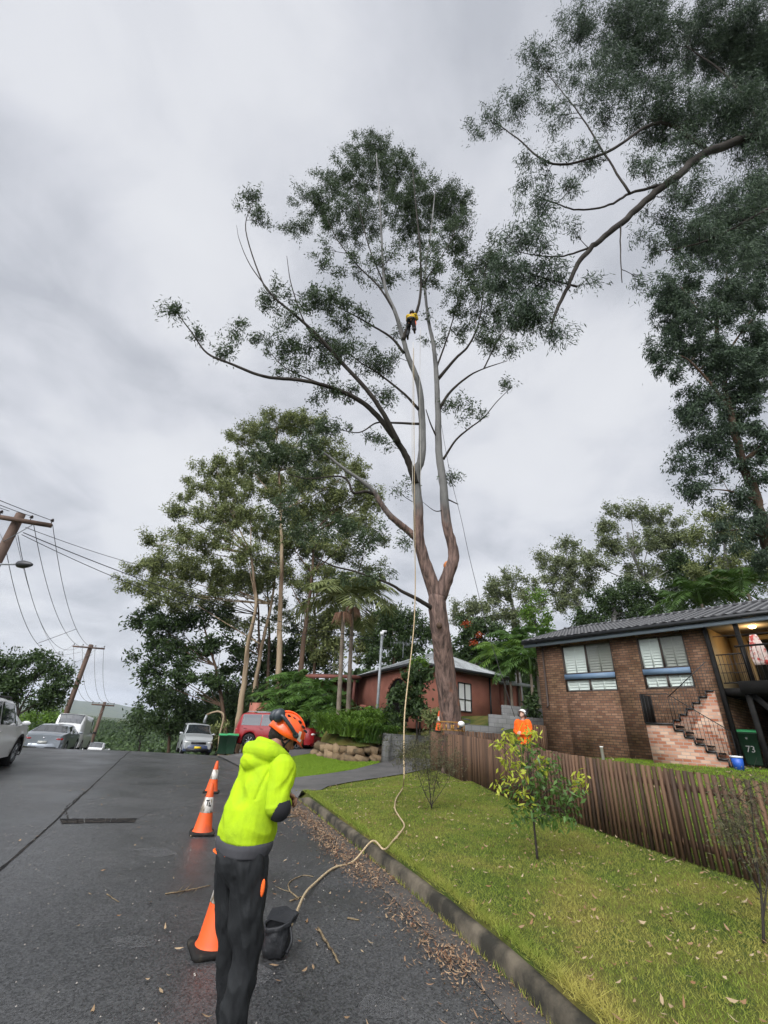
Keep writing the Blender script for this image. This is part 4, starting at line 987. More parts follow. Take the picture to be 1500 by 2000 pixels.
def gum(name, label, Y, limbs, blobs, bark='bark_grey', leaf='leaf_bg', L=.2, W=.06, cr=.9, dens=1.0, nl=260, droop=.5, flat=.55, group=None, depth=.8, twig=.022, pale=0, nsub=1, base=None, cat='tree', k=9, wig=.02, extras=None, minz=0.0, out=.5):
    """limbs: lists of (px, py[, Y]) with start and end radius; blobs: (px, py, rx, ry[, Y[, density]])"""
    P0 = limbs[0][0][0]; b = aty(P0[0], P0[1], P0[2] if len(P0) > 2 else Y) if base is None else np.array(base, float)
    if base is None: b[2] = Hs(b[0], b[1]) - .1
    t = thing(name, label, cat, b, group=group)
    tb = MB(); nodes = []; nr = []
    for li, (pts, r0, r1) in enumerate(limbs):
        P = np.array([aty(q[0], q[1], q[2] if len(q) > 2 else Y) for q in pts])
        if li == 0 and base is None: P = np.vstack([[P[0][0], P[0][1], b[2] - .2], P]) if P[0][2] > b[2] + .5 else P
        Q = smooth_curve(P, 6); m_ = len(Q); wv = rng.normal(0, 1, (m_, 3)) * wig * np.linspace(r0, r1, m_)[:, None] * 6; wv[0] = 0; Q = Q + wv
        rr = r0 + (r1 - r0) * np.linspace(0, 1, m_) ** .8
        if li == 0: rr[:3] *= np.array([1.35, 1.15, 1.05])
        tb.tube(Q - b, rr, k if r0 > .06 else 6, rough=.06, mi=int(r0 < pale))
        nodes.append(Q[1:]); nr.append(rr[1:])
    nodes = np.concatenate(nodes); nr = np.concatenate(nr)
    C = []; Rr = []
    for q in blobs:
        Yb = q[4] if len(q) > 4 and q[4] else Y; dn = q[5] if len(q) > 5 else 1
        c, a, bb, e = px_ellipsoid(q[0], q[1], q[2], q[3], Yb, depth)
        area = np.linalg.norm(a) * np.linalg.norm(bb); n = max(2, int(round(dens * dn * area * (1 + .5 * np.linalg.norm(e) / cr) / cr ** 2 * 1.15)))
        v = rng.normal(size=(n, 3)); v /= np.linalg.norm(v, axis=1)[:, None]; v *= rng.random(n)[:, None] ** .45
        cc = c + v[:, :1] * a + v[:, 1:2] * bb + v[:, 2:] * e; C.append(cc[cc[:, 2] > minz]); Rr.append(cr * rng.uniform(.6, 1.25, len(C[-1])))
    C = np.concatenate(C); Rr = np.concatenate(Rr)
    # twigs grow from the nearest limb or twig outwards
    d0 = np.array([np.min(np.linalg.norm(nodes - c, axis=1)) for c in C]); order = np.argsort(d0); NA = np.array(nodes); S0 = []; S1 = []
    cap = len(NA); buf = np.zeros((cap + 4 * len(C), 3)); buf[:cap] = NA; cnt = cap; rb = np.zeros(len(buf)); rb[:cap] = nr
    for i in order:
        c = C[i] - np.array([0, 0, Rr[i] * .2]); dd = buf[:cnt] - c; dist = np.linalg.norm(dd, axis=1) + np.maximum(dd[:, 2], 0) * .8; j = int(np.argmin(dist)); s = buf[j]; l = np.linalg.norm(c - s)
        if l < .05: continue
        mid = (s + c) / 2 + rng.normal(0, .09, 3) * l + [0, 0, .06 * l]; Q = smooth_curve([s, mid, c], 2)
        r0 = min(rb[j] * .8, twig * (1 + l * .35)); tb.tube(Q - b, np.linspace(r0, r0 * .35, len(Q)), 5, caps=False, mi=int(pale > 0))
        buf[cnt] = Q[1]; buf[cnt + 1] = Q[2]; buf[cnt + 2] = Q[3]; rb[cnt:cnt + 3] = (r0 * .8, r0 * .6, r0 * .5); cnt += 3
        for w_ in range(5):
            v_ = rng.normal(size=3); v_ /= np.linalg.norm(v_); v_[2] = v_[2] * flat + .1; e = C[i] + v_ * Rr[i] * rng.uniform(.55, 1.15); S0.append(Q[2] * .4 + C[i] * .6); S1.append(e)
            if w_ < nsub: tb.tube(np.array([Q[2], (Q[2] + e) / 2 + rng.normal(0, .04, 3) * Rr[i], e]) - b, [r0 * .4, r0 * .28, r0 * .14], 4, caps=False, mi=int(pale > 0))
    tr = tb.build('trunk', [bark, 'bark_dark'] if pale else bark, t, smooth=True)
    mb = MB(); S0 = np.array(S0) - b; S1 = np.array(S1) - b; per = max(4, int(nl / 5)); j = np.repeat(np.arange(len(S0)), per); m_ = len(j); u_ = rng.random(m_) ** .7
    sp = S1[j] - S0[j]; pos = S0[j] + sp * u_[:, None] * 1.05 + rng.normal(0, 1, (m_, 3)) * (L * .42 + np.linalg.norm(sp, axis=1) * .10)[:, None]
    d = sp / (np.linalg.norm(sp, axis=1)[:, None] + 1e-6) * .6 + rng.normal(0, .45, (m_, 3)); d[:, 2] -= droop; V, F = leaf_quads(pos, d, L * rng.uniform(.6, 1.3, m_), W * rng.uniform(.6, 1.3, m_)); mb.add(V, [F]); mb.build('crown', leaf, t)
    if extras: extras(t, b)
    return t

# ---- the gum the climber is in (Y about 15.8 at the foot, leaning towards the street)
Y0 = 15.8
def main_extras(t, b):
    for (px, py, Y, r, nm) in ((875, 1105, 15.6, .16, 0), (874, 1026, 15.4, .10, 0), (858, 1222, 15.35, .10, 0)):
        p = aty(px, py, Y); v = (CAM - p); v[2] = 0; v = v / np.linalg.norm(v); p = p + v * .12
        MB().tube([p - v * .12 - b, p - b], [r * 1.15, r], 12).build('cut_branch', 'cut_wood' if py < 1200 else 'bark_brown', t)
main = gum('gum_tree', 'tall gum with red-brown lower trunk forking into two pale stems, the climber in it', Y0, [
    ([(886, 1452, 16.7), (880, 1400, 16.6), (868, 1300, 16.2), (858, 1220, 15.8), (853, 1165, 15.8)], .42, .33),
    ([(853, 1170, 15.8), (832, 1105, 15.6), (818, 1055, 15.5), (817, 990, 15.2), (812, 930, 15.0), (824, 890, 14.8), (824, 820, 14.5), (818, 752, 14.2), (798, 700, 13.8), (787, 660, 13.5), (772, 610, 13.2), (752, 560, 13.0), (746, 480, 12.8), (742, 400, 12.5), (735, 300, 12.3)], .27, .03),
    ([(857, 1170, 15.8), (878, 1115, 15.6), (886, 1080, 15.5), (872, 1020, 15.3), (866, 950, 15.1), (857, 880, 14.9), (855, 800, 14.7), (852, 730, 14.5), (846, 670, 14.3), (836, 620, 14.2), (830, 540, 14.1), (842, 450, 14), (850, 370, 14)], .27, .025),
    # climber's leader
    ([(787, 665, 13.5), (800, 630, 13.2), (815, 605, 13.0), (822, 560, 12.8), (820, 480, 12.6), (812, 400, 12.4), (806, 330, 12.3)], .10, .02),
    # big left limb from the first stem
    ([(812, 945, 15.0), (795, 895, 14.6), (770, 855, 14.2), (730, 805, 13.8), (690, 775, 13.5), (640, 755, 13.3), (590, 743, 13.0), (515, 735, 12.8), (455, 712, 12.7), (405, 690, 12.6), (375, 650, 12.5), (345, 610, 12.4)], .155, .02),
    ([(778, 865, 14.2), (750, 810, 13.6), (715, 760, 13.2), (660, 700, 12.9), (620, 655, 12.6), (570, 610, 12.3), (535, 580, 12.2), (510, 545, 12.1), (480, 450, 12.0), (490, 400, 12.0)], .12, .015),
    ([(640, 680, 12.8), (600, 640, 12.5), (570, 560, 12.3), (560, 500, 12.2)], .05, .012),
    ([(535, 580, 12.2), (490, 520, 12.1), (468, 470, 12), (462, 440, 12)], .03, .008),
    ([(640, 755, 13.3), (560, 720, 13.1), (520, 680, 13)], .04, .01),
    # upper left limb below climber
    ([(789, 690, 13.7), (765, 660, 13.4), (725, 635, 13.1), (690, 615, 12.9), (650, 595, 12.7)], .07, .015),
    ([(818, 800, 14.4), (790, 770, 14.1), (740, 730, 13.8), (700, 705, 13.5), (650, 660, 13.2)], .07, .015),
    ([(820, 828, 14.5), (770, 826, 14.3), (735, 826, 14.1), (700, 845, 14.0), (650, 835, 13.9)], .06, .015),
    ([(772, 610, 13.2), (740, 560, 12.9), (700, 520, 12.7), (660, 470, 12.5), (640, 430, 12.4)], .06, .012),
    ([(752, 560, 13.0), (720, 480, 12.8), (700, 400, 12.6), (690, 350, 12.5)], .04, .01),
    ([(822, 560, 12.8), (850, 520, 12.8), (880, 470, 12.8), (900, 420, 12.8)], .04, .01),
    # right stem limbs
    ([(857, 800, 14.7), (880, 765, 14.5), (915, 735, 14.3), (945, 720, 14.2), (990, 705, 14.1)], .08, .015),
    ([(856, 740, 14.5), (890, 700, 14.3), (915, 675, 14.1), (935, 630, 14.0), (945, 560, 13.9), (950, 500, 13.9)], .08, .015),
    ([(852, 720, 14.5), (880, 640, 14.3), (900, 560, 14.1), (905, 500, 14)], .05, .012),
    ([(945, 720, 14.2), (970, 670, 14.1), (1000, 620, 14.0), (1020, 580, 14)], .04, .012),
    ([(866, 897, 14.9), (890, 860, 14.7), (915, 838, 14.6), (945, 815, 14.5), (970, 785, 14.5), (1000, 755, 14.5)], .06, .012),
    ([(857, 862, 14.9), (842, 830, 14.6), (832, 800, 14.5)], .05, .02),
    # grey limb to the left, low
    ([(822, 1060, 15.5), (795, 1035, 15.3), (765, 1010, 15.0), (745, 985, 14.8), (730, 960, 14.6), (705, 938, 14.4), (675, 918, 14.2), (640, 890, 14.0), (610, 870, 13.9)], .165, .035),
    ([(733, 966, 14.7), (715, 960, 14.5), (690, 962, 14.3), (680, 940, 14.2), (660, 930, 14.1), (600, 935, 14.0), (560, 925, 13.9)], .08, .015),
    # lowest limb to the left
    ([(848, 1190, 15.7), (815, 1170, 15.3), (785, 1155, 15.0), (760, 1140, 14.8), (700, 1118, 14.5), (650, 1105, 14.3), (610, 1085, 14.1)], .09, .015),
    # small sprouts
    ([(815, 985, 15.2), (790, 970, 15), (770, 950, 14.9)], .02, .008),
    ([(868, 995, 15.2), (850, 998, 15.1), (825, 980, 15.0)], .03, .008),
    ([(874, 975, 15.2), (895, 985, 15.1)], .035, .02),
  ], [
    (725, 295, 60, 45), (680, 350, 65, 55), (770, 345, 65, 65), (620, 395, 55, 55), (690, 430, 70, 60), (800, 420, 60, 80), (580, 450, 38, 26), (850, 400, 60, 60), (890, 400, 45, 50), (885, 480, 55, 80, 13.5, .8),
    (650, 500, 45, 40, 12.5, .7), (740, 520, 60, 50, 12.8, .6), (830, 540, 45, 60, 13, .5), (905, 590, 55, 70, 13.8, .8), (960, 520, 45, 70, 14, 1), (985, 620, 50, 55, 14, 1), (940, 670, 60, 30, 14, .7), (1010, 690, 30, 25, 14, .7),
    (480, 385, 30, 32, 12), (510, 430, 25, 32, 12), (345, 605, 32, 26, 12.4), (395, 655, 26, 20, 12.5), (430, 690, 32, 24, 12.7, .9), (475, 650, 40, 28, 12.7, .9), (540, 580, 40, 36, 12.3), (620, 590, 65, 42, 12.6, 1.3), (690, 620, 50, 30, 12.8, 1.1), (560, 660, 60, 50, 12.8, .8), (650, 690, 80, 48, 13.2, 1.1), (740, 710, 48, 42, 13.8, .9), (560, 720, 50, 20, 13, .7), (650, 770, 55, 30, 13.6, .8), (735, 770, 45, 30, 13.8, .6), (640, 840, 50, 35, 13.9, .8), (720, 860, 40, 30, 14, .5), (770, 640, 25, 20, 13.4, .4),
    (900, 800, 45, 30, 14.6, .6), (1000, 750, 22, 18, 14.5, .8), (940, 815, 25, 18, 14.5, .6), (780, 955, 28, 14, 14.9, .8), (885, 935, 32, 22, 15, .5), (720, 1130, 60, 30, 14.7, .6), (700, 1040, 60, 40, 14.5, .8), (620, 1040, 60, 50, 14.3, .7), (560, 1000, 50, 45, 14.1, .6), (590, 900, 60, 45, 14, .9), (520, 880, 60, 45, 13.9, .8), (770, 1060, 40, 25, 15, .4), (845, 640, 30, 40, 14, .4)],
  bark='bark_main', leaf='leaf_gum', L=.16, W=.044, cr=.42, dens=1.75, nl=95, droop=.45, flat=.8, twig=.013, k=14, wig=.005, depth=.7, pale=.16, nsub=4, extras=main_extras)

# ---- the tree overhead on the right; its trunk stands out of frame
gum('gum_tree', 'dark gum whose long limbs and drooping leaves hang overhead from the right edge', 7.0, [
    ([(2300, 1500, 7.2), (2100, 900, 7.4), (1950, 550, 7.5), (1850, 380, 7.4)], .42, .30),
    ([(1850, 385, 7.4), (1640, 280, 7.2), (1500, 265, 7.1), (1385, 295, 7.1), (1320, 345, 7.1), (1270, 385, 7.2), (1215, 435, 7.3), (1165, 475, 7.4), (1128, 515, 7.5), (1110, 560, 7.6), (1085, 610, 7.7), (1075, 650, 7.8)], .19, .03),
    ([(1290, 362, 7.1), (1230, 378, 7.1), (1190, 400, 7.1), (1130, 410, 7.1), (1080, 395, 7.1), (1040, 380, 7.1)], .055, .012),
    ([(1230, 378, 6.9), (1180, 300, 6.8), (1130, 220, 6.7), (1090, 170, 6.6), (1050, 120, 6.6)], .04, .01),
    ([(1385, 295, 7.1), (1290, 240, 6.9), (1180, 300, 6.8), (1080, 320, 6.8), (1010, 270, 6.8), (970, 240, 6.8)], .07, .012),
    ([(1212, 440, 7.3), (1212, 500, 7.3), (1215, 552, 7.3)], .025, .012),
    ([(1170, 475, 7.4), (1110, 498, 7.4), (1060, 500, 7.4), (1000, 490, 7.4)], .04, .01),
    ([(1128, 560, 7.6), (1080, 548, 7.6), (1020, 530, 7.6)], .035, .01),
    ([(1640, 280, 7.2), (1560, 120, 6.6), (1430, 60, 6.3), (1300, 40, 6.2), (1200, 10, 6.1)], .12, .02),
    ([(1640, 280, 7.2), (1540, 380, 7.4), (1460, 430, 7.6), (1380, 470, 7.8), (1300, 490, 7.9)], .08, .015),
    ([(1500, 265, 7.1), (1420, 150, 6.7), (1340, 90, 6.5)], .06, .02),
  ], [
    (1150, 60, 75, 70, 6.5, 1), (1260, 90, 90, 100, 6.6, 1.5), (1400, 80, 100, 100, 6.5, 1.6), (1500, 120, 90, 140, 6.7, 1.6), (1300, 220, 90, 80, 6.9, 1.5), (1420, 230, 100, 80, 7, 1.6), (1500, 300, 70, 80, 7.2, 1.5), (1200, 200, 60, 60, 6.8, 1.2), (1060, 130, 50, 55, 6.7, .9), (1010, 210, 55, 45, 6.8, .8), (950, 240, 45, 45, 6.8, .7), (1090, 220, 50, 50, 6.8, .6),
    (1030, 330, 55, 40, 7, .8), (1130, 310, 60, 40, 7, .7), (1050, 400, 55, 30, 7.1, 1.2), (1120, 370, 60, 25, 7.1, .6), (1030, 470, 60, 40, 7.3, 1.4), (1120, 450, 50, 22, 7.3, .6), (1060, 540, 60, 40, 7.6, 1.8), (1030, 610, 60, 42, 7.7, 2.3), (1080, 650, 35, 28, 7.8, 1.6), (980, 560, 45, 65, 7.7, 1.4), (1250, 330, 60, 30, 7, 1), (1350, 370, 70, 45, 7.2, 1), (1440, 400, 60, 45, 7.4, .9), (1280, 470, 45, 30, 7.8, 1), (1370, 450, 60, 35, 7.7, 1), (1240, 560, 22, 22, 7.8, .8), (1150, 550, 30, 20, 7.5, .4), (1200, 130, 60, 60, 6.7, .8), (1120, 150, 50, 50, 6.7, .6), (1350, 300, 60, 50, 7.1, .8), (1470, 450, 50, 40, 7.5, .7), (1340, 520, 35, 30, 7.8, .7), (1420, 500, 60, 40, 7.9, 1), (1300, 420, 50, 40, 7.6, .9), (1480, 380, 50, 50, 7.5, 1), (1250, 20, 60, 40, 6.3, 1.5)],
  bark='bark_dark', leaf='leaf_over', L=.15, W=.026, cr=.38, dens=2.1, nl=120, droop=.9, flat=.9, twig=.011, depth=.9, nsub=5, base=(11.8, 6.6, .9), k=12, wig=.03, group=None)

# ---- tall tree at the right edge
gum('gum_tree', 'tall dark gum with leaning trunk at the right edge behind the brick house roof', 19, [
    ([(1545, 1190, 22), (1515, 1120, 21), (1495, 1050, 20), (1480, 980, 19.5), (1450, 900, 19), (1425, 800, 18.6), (1410, 720, 18.2), (1400, 640, 18), (1420, 540, 17.6)], .40, .08),
    ([(1450, 905, 19), (1490, 870, 18.5), (1540, 830, 18)], .16, .05), ([(1425, 800, 18.6), (1380, 740, 18.2), (1340, 700, 18), (1300, 690, 18)], .10, .02),
    ([(1480, 980, 19.5), (1430, 960, 19.2), (1380, 955, 19)], .09, .02), ([(1410, 720, 18.2), (1440, 660, 17.8), (1490, 600, 17.5)], .1, .03), ([(1400, 640, 18), (1360, 600, 17.8), (1330, 560, 17.6)], .06, .02),
    ([(1495, 1050, 20), (1450, 1035, 19.6), (1400, 1040, 19.5)], .08, .02), ([(1515, 1120, 21), (1540, 1000, 20), (1560, 900, 19)], .14, .06)
  ], [(1340, 560, 45, 55, 17.8), (1400, 480, 70, 60, 17.4, .9), (1470, 450, 60, 70, 17.4, .8), (1440, 580, 70, 60, 17.6, 1.3), (1330, 650, 55, 55, 18, 1.2), (1400, 700, 70, 50, 18, 1.3), (1480, 680, 50, 70, 18, 1.4), (1310, 720, 35, 30, 18, .9), (1370, 790, 55, 45, 18.5, 1.2), (1450, 800, 60, 60, 18.5, 1.2), (1350, 850, 40, 45, 19, 1), (1490, 870, 40, 50, 18.5, 1.1), (1400, 900, 45, 40, 19, 1), (1370, 960, 45, 28, 19, 1.2), (1450, 980, 50, 35, 19.5, .9), (1420, 1050, 50, 30, 19.5, .9), (1490, 1090, 30, 40, 20, 1.1), (1480, 520, 40, 60, 17.3, 1), (1300, 590, 40, 60, 17.6, 1.1), (1290, 690, 30, 40, 18, 1), (1420, 430, 70, 50, 17.3, 1.1), (1340, 470, 50, 40, 17.4, 1), (1490, 400, 40, 50, 17.2, 1.1), (1440, 740, 60, 50, 18, 1), (1340, 920, 35, 35, 19, 1), (1470, 1030, 50, 40, 19.6, 1), (1320, 600, 40, 40, 17.8, 1), (1460, 740, 60, 50, 18, 1), (1380, 620, 60, 45, 17.8, 1), (1410, 850, 50, 40, 18.6, .9), (1480, 930, 40, 40, 19, .9)],
  bark='bark_brown', leaf='leaf_over', L=.22, W=.06, cr=.50, dens=1.75, nl=125, droop=.8, flat=.7, twig=.018, depth=.8)

# ---- gums beyond the brick house (right background)
G = 'gum trees on the hillside behind the houses'
def bgum(label, Y, base, crown_pts, blobs, r=.3, leaf='leaf_bg2', bark='bark_grey', **k):
    px, py = base; top = crown_pts[0]
    limbs = [([(px, py), *crown_pts], r, r * .25)]
    for q in blobs:
        cand = [c for c in crown_pts if c[1] > q[1] + 15] or [crown_pts[0]]; s = min(cand, key=lambda c: abs(c[0] - q[0]) * .4 + abs(c[1] - q[1] - 60) + rng.uniform(0, 50))
        limbs.append(([s, ((s[0] + q[0]) / 2 + rng.uniform(-8, 8), (s[1] * .45 + q[1] * .55) + 6), (q[0], q[1])], r * .22, r * .05))
    k = dict(k)
    if 'dens' in k: k['dens'] *= 2.1
    if 'nl' in k: k['nl'] = int(k['nl'] * 1.4)
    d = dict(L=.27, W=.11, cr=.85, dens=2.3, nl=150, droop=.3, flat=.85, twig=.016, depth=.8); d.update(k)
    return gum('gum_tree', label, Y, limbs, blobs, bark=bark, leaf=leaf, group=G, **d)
bgum('umbrella-crowned gum with bent pale trunk rising above the middle of the tiled roof', 42, (1292, 1215), [(1285, 1180), (1262, 1140), (1235, 1080), (1225, 1040)], [(1230, 1000, 60, 18), (1180, 1030, 40, 16), (1290, 1010, 50, 20), (1200, 1070, 50, 25), (1270, 1060, 55, 30), (1330, 1050, 50, 35), (1160, 1100, 40, 28), (1240, 1120, 40, 26), (1310, 1110, 45, 30)], r=.42)
bgum('round-topped gum standing left of the umbrella-crowned gum', 44, (1135, 1215), [(1130, 1180), (1115, 1130), (1105, 1090)], [(1105, 1065, 32, 18), (1070, 1095, 35, 20), (1120, 1100, 35, 25), (1085, 1130, 40, 25), (1140, 1140, 35, 30), (1110, 1170, 45, 25)], r=.32)
bgum('lower grey-green gum right of the climbed tree trunk with rounded top', 40, (1005, 1235), [(1005, 1200), (995, 1160), (990, 1135)], [(1000, 1130, 36, 16), (960, 1150, 30, 18), (1035, 1150, 28, 20), (990, 1170, 45, 22), (1040, 1185, 35, 22), (950, 1190, 35, 20), (1000, 1205, 50, 20)], r=.3)
bgum('bright olive shrub tree left of the tiled roof end', 30, (1050, 1260), [(1048, 1230), (1045, 1200)], [(1045, 1175, 22, 16), (1030, 1195, 24, 16), (1060, 1205, 26, 18), (1040, 1220, 30, 16)], r=.14, leaf='leaf_bright', L=.25, W=.1, cr=.8)
bgum('dense dark tree behind the tiled roof between the pale gums', 36, (1200, 1230), [(1200, 1200), (1195, 1170)], [(1180, 1170, 45, 30), (1230, 1160, 45, 30), (1150, 1200, 50, 28), (1220, 1200, 55, 28), (1280, 1190, 50, 30), (1340, 1160, 50, 40), (1390, 1130, 50, 40), (1330, 1100, 40, 30)], r=.35, leaf='leaf_dark', flat=.8, dens=1.3)
bgum('dark green gum with broad flat layers behind the right end of the house', 34, (1440, 1220), [(1435, 1170), (1420, 1110), (1415, 1060)], [(1400, 1010, 45, 25), (1450, 1050, 50, 35), (1380, 1060, 45, 30), (1430, 1100, 55, 35), (1480, 1130, 40, 35), (1370, 1110, 35, 30), (1400, 1150, 60, 25)], r=.38, leaf='leaf_bg')
bgum('low hazy gum just right of the climbed trunk beyond the red flowers', 48, (925, 1240), [(925, 1210), (920, 1185)], [(905, 1185, 28, 14), (935, 1190, 30, 14), (900, 1205, 30, 14), (950, 1215, 40, 14)], r=.25)
# ---- the group of tall gums left of the centre
G = 'tall gums beside the red car'
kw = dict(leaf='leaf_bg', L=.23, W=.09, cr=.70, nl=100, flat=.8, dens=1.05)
bgum('tall gum with peeling pale bark leading up through the middle of the left group', 34, (540, 1440), [(541, 1400), (545, 1300), (547, 1200), (550, 1080), (548, 1000), (545, 920)], [(540, 830, 55, 32), (490, 850, 50, 26), (600, 830, 50, 30), (640, 880, 50, 30), (560, 890, 60, 32), (480, 905, 50, 28), (620, 940, 50, 28), (540, 960, 55, 28), (690, 920, 35, 25), (450, 850, 18, 8)], r=.36, bark='bark_pale', **kw)
bgum('gum with reddish leaning trunk behind the wheelie bins', 33, (462, 1450), [(465, 1420), (478, 1320), (485, 1255), (500, 1180), (490, 1080)], [(420, 910, 48, 24), (395, 950, 38, 20), (450, 960, 50, 28), (430, 1010, 60, 30), (350, 1000, 36, 20), (345, 1045, 36, 20), (490, 1010, 45, 28), (400, 1060, 60, 28), (480, 1080, 50, 28)], r=.34, bark='bark_pale', **kw)
bgum('pale slender gum standing behind the leaning reddish trunk', 36, (488, 1430), [(492, 1380), (512, 1260), (530, 1180), (540, 1100)], [(300, 1060, 32, 20), (275, 1110, 36, 20), (330, 1100, 45, 26), (390, 1115, 50, 28), (290, 1150, 40, 24), (250, 1140, 26, 14), (350, 1160, 50, 26), (440, 1140, 50, 28), (500, 1130, 45, 28)], r=.28, bark='bark_pale', **kw)
bgum('thick dark-trunked gum right of the pale peeling one', 35, (580, 1430), [(582, 1380), (590, 1280), (600, 1200), (610, 1120), (612, 1040)], [(600, 1000, 55, 30), (660, 980, 50, 28), (700, 1020, 45, 26), (560, 1050, 55, 30), (640, 1060, 55, 30), (700, 960, 40, 22), (560, 1120, 55, 28), (730, 980, 26, 26), (640, 1130, 40, 26)], r=.34, bark='bark_brown', **kw)
bgum('dark leafy gum whose low skirt hangs over the silver car', 38, (440, 1450), [(435, 1380), (420, 1300), (400, 1230)], [(340, 1215, 60, 26), (280, 1200, 30, 14), (300, 1240, 45, 24), (400, 1210, 55, 28), (360, 1270, 60, 28), (290, 1290, 36, 22), (430, 1270, 45, 30), (340, 1320, 60, 28), (410, 1330, 45, 28), (280, 1320, 30, 14), (268, 1220, 10, 8)], r=.26, bark='bark_brown', leaf='leaf_dark', L=.38, W=.14, cr=1.1, nl=120, flat=.5)
bgum('dark understorey tree at the far side of the gum group above the silver car', 44, (330, 1460), [(328, 1420), (325, 1390)], [(300, 1360, 45, 24), (350, 1370, 50, 28), (400, 1390, 45, 28), (310, 1400, 45, 26), (350, 1420, 50, 26), (400, 1430, 40, 20), (275, 1410, 22, 22)], r=.2, leaf='leaf_dark', flat=.8, L=.35, W=.14, cr=1.1, dens=1.4, bark='bark_brown')
bgum('dark bushy tree filling the gap behind the pale trunks', 42, (520, 1450), [(520, 1380), (522, 1320)], [(470, 1300, 45, 40), (520, 1280, 50, 45), (570, 1270, 50, 45), (480, 1370, 45, 40), (530, 1350, 50, 40), (580, 1340, 45, 40), (440, 1350, 35, 35), (620, 1290, 45, 40), (430, 1410, 40, 25)], r=.3, leaf='leaf_dark', flat=.85, L=.4, W=.16, cr=1.2, dens=.95, bark='bark_brown')
bgum('rounded olive-green tree behind the twin palms', 38, (650, 1390), [(650, 1340), (655, 1280)], [(650, 1210, 40, 30), (620, 1240, 35, 30), (690, 1220, 35, 26), (640, 1270, 40, 30), (740, 1215, 40, 25), (700, 1260, 30, 30)], r=.26, leaf='leaf_bg', flat=.7, L=.35, W=.14)
bgum('dense dark green tree behind the salmon house roof', 36, (770, 1330), [(770, 1290), (775, 1260)], [(770, 1200, 45, 26), (740, 1240, 35, 30), (790, 1230, 45, 30), (730, 1285, 35, 22), (800, 1270, 35, 22), (770, 1260, 40, 26), (830, 1240, 30, 30)], r=.26, leaf='leaf_dark', flat=.8, dens=1.4, bark='bark_brown')
bgum('leafy tree with red blossoms right of the climbed trunk behind the salmon roof', 34, (935, 1330), [(930, 1290), (925, 1260)], [(915, 1230, 38, 22), (960, 1235, 38, 22), (905, 1265, 35, 22), (950, 1275, 45, 24), (1000, 1250, 35, 22), (1000, 1290, 35, 22), (900, 1295, 25, 18)], r=.2, leaf='leaf_dark', flat=.8, dens=1.3, bark='bark_brown', L=.3, W=.14,
     extras=lambda t, b: (lambda mb: (clump_leaves(mb, np.array([aty(x, y, 32.8) for x, y in ((912, 1218), (925, 1255), (960, 1262), (935, 1240))]) - b, np.full(4, .42), 90, .12, .08, 0, .6), mb.build('blossom', 'leaf_red', t)))(MB()))

for l_, Y_, b_, q_, lf in (
    ('low leafy gum filling the space behind the pale leaning trunks', 39, (500, 1430), [(380, 1110, 50, 34), (440, 1120, 50, 34), (330, 1140, 45, 28), (500, 1150, 50, 34), (420, 1180, 55, 34), (350, 1190, 45, 28), (480, 1220, 45, 30), (290, 1170, 34, 22), (300, 1110, 36, 24)], 'leaf_bg'),
    ('broad leafy gum behind the dark trunk filling its right-hand side', 38, (610, 1430), [(560, 1080, 45, 34), (620, 1090, 50, 34), (680, 1080, 45, 34), (600, 1150, 50, 34), (660, 1150, 50, 34), (560, 1200, 50, 34), (630, 1200, 45, 30), (720, 1110, 35, 26), (740, 1050, 34, 26)], 'leaf_bg2'),
    ('high leafy crown of a gum at the back of the left gum group', 40, (520, 1440), [(470, 940, 50, 34), (530, 930, 50, 34), (590, 940, 50, 34), (650, 920, 45, 30), (440, 1010, 50, 34), (510, 1030, 50, 34), (580, 1010, 50, 34), (640, 1010, 50, 34), (700, 1000, 34, 28), (380, 960, 34, 26)], 'leaf_bg')):
    bgum(l_, Y_, b_, [(b_[0], 1380), (b_[0] + 5, 1280), (b_[0] + 5, 1200), (b_[0], 1120)], q_, r=.22, bark='bark_brown', leaf=lf, L=.25, W=.10, cr=.72, dens=.5, nl=95, flat=.8)
# ---- dark garden tree and shrubs on the left of the street
bgum2 = bgum
G = None
def ltree(*a, **k): return bgum(*a, **k)
ltree('dense rounded dark tree overhanging the white parked cars on the left', 24, (30, 1420), [(35, 1395), (50, 1365)], [(20, 1300, 50, 28), (70, 1300, 45, 25), (110, 1325, 30, 25), (40, 1340, 55, 28), (95, 1350, 40, 22), (0, 1350, 40, 30), (70, 1370, 45, 14), (130, 1320, 14, 22)], r=.16, leaf='leaf_dark', bark='bark_dark', flat=.85, L=.17, W=.08, cr=.6, dens=1.35, nl=140)
ltree('yellow-green bush behind the silver sedan', 39, (95, 1450), [(95, 1435), (93, 1425)], [(70, 1410, 30, 16), (100, 1395, 25, 16), (110, 1420, 22, 22), (60, 1435, 26, 20)], r=.05, leaf='leaf_bright', bark='bark_dark', flat=.9, L=.26, W=.12, cr=.8, dens=1.2, nl=110)
ltree('slender dark conifer beyond the crest of the road', 62, (272, 1465), [(272, 1440), (273, 1415)], [(270, 1440, 6, 25), (272, 1420, 6, 22), (275, 1405, 4, 16)], r=.15, leaf='leaf_dark', bark='bark_dark', flat=1.2, L=.5, W=.2, cr=1.0, dens=2.2, nl=160)

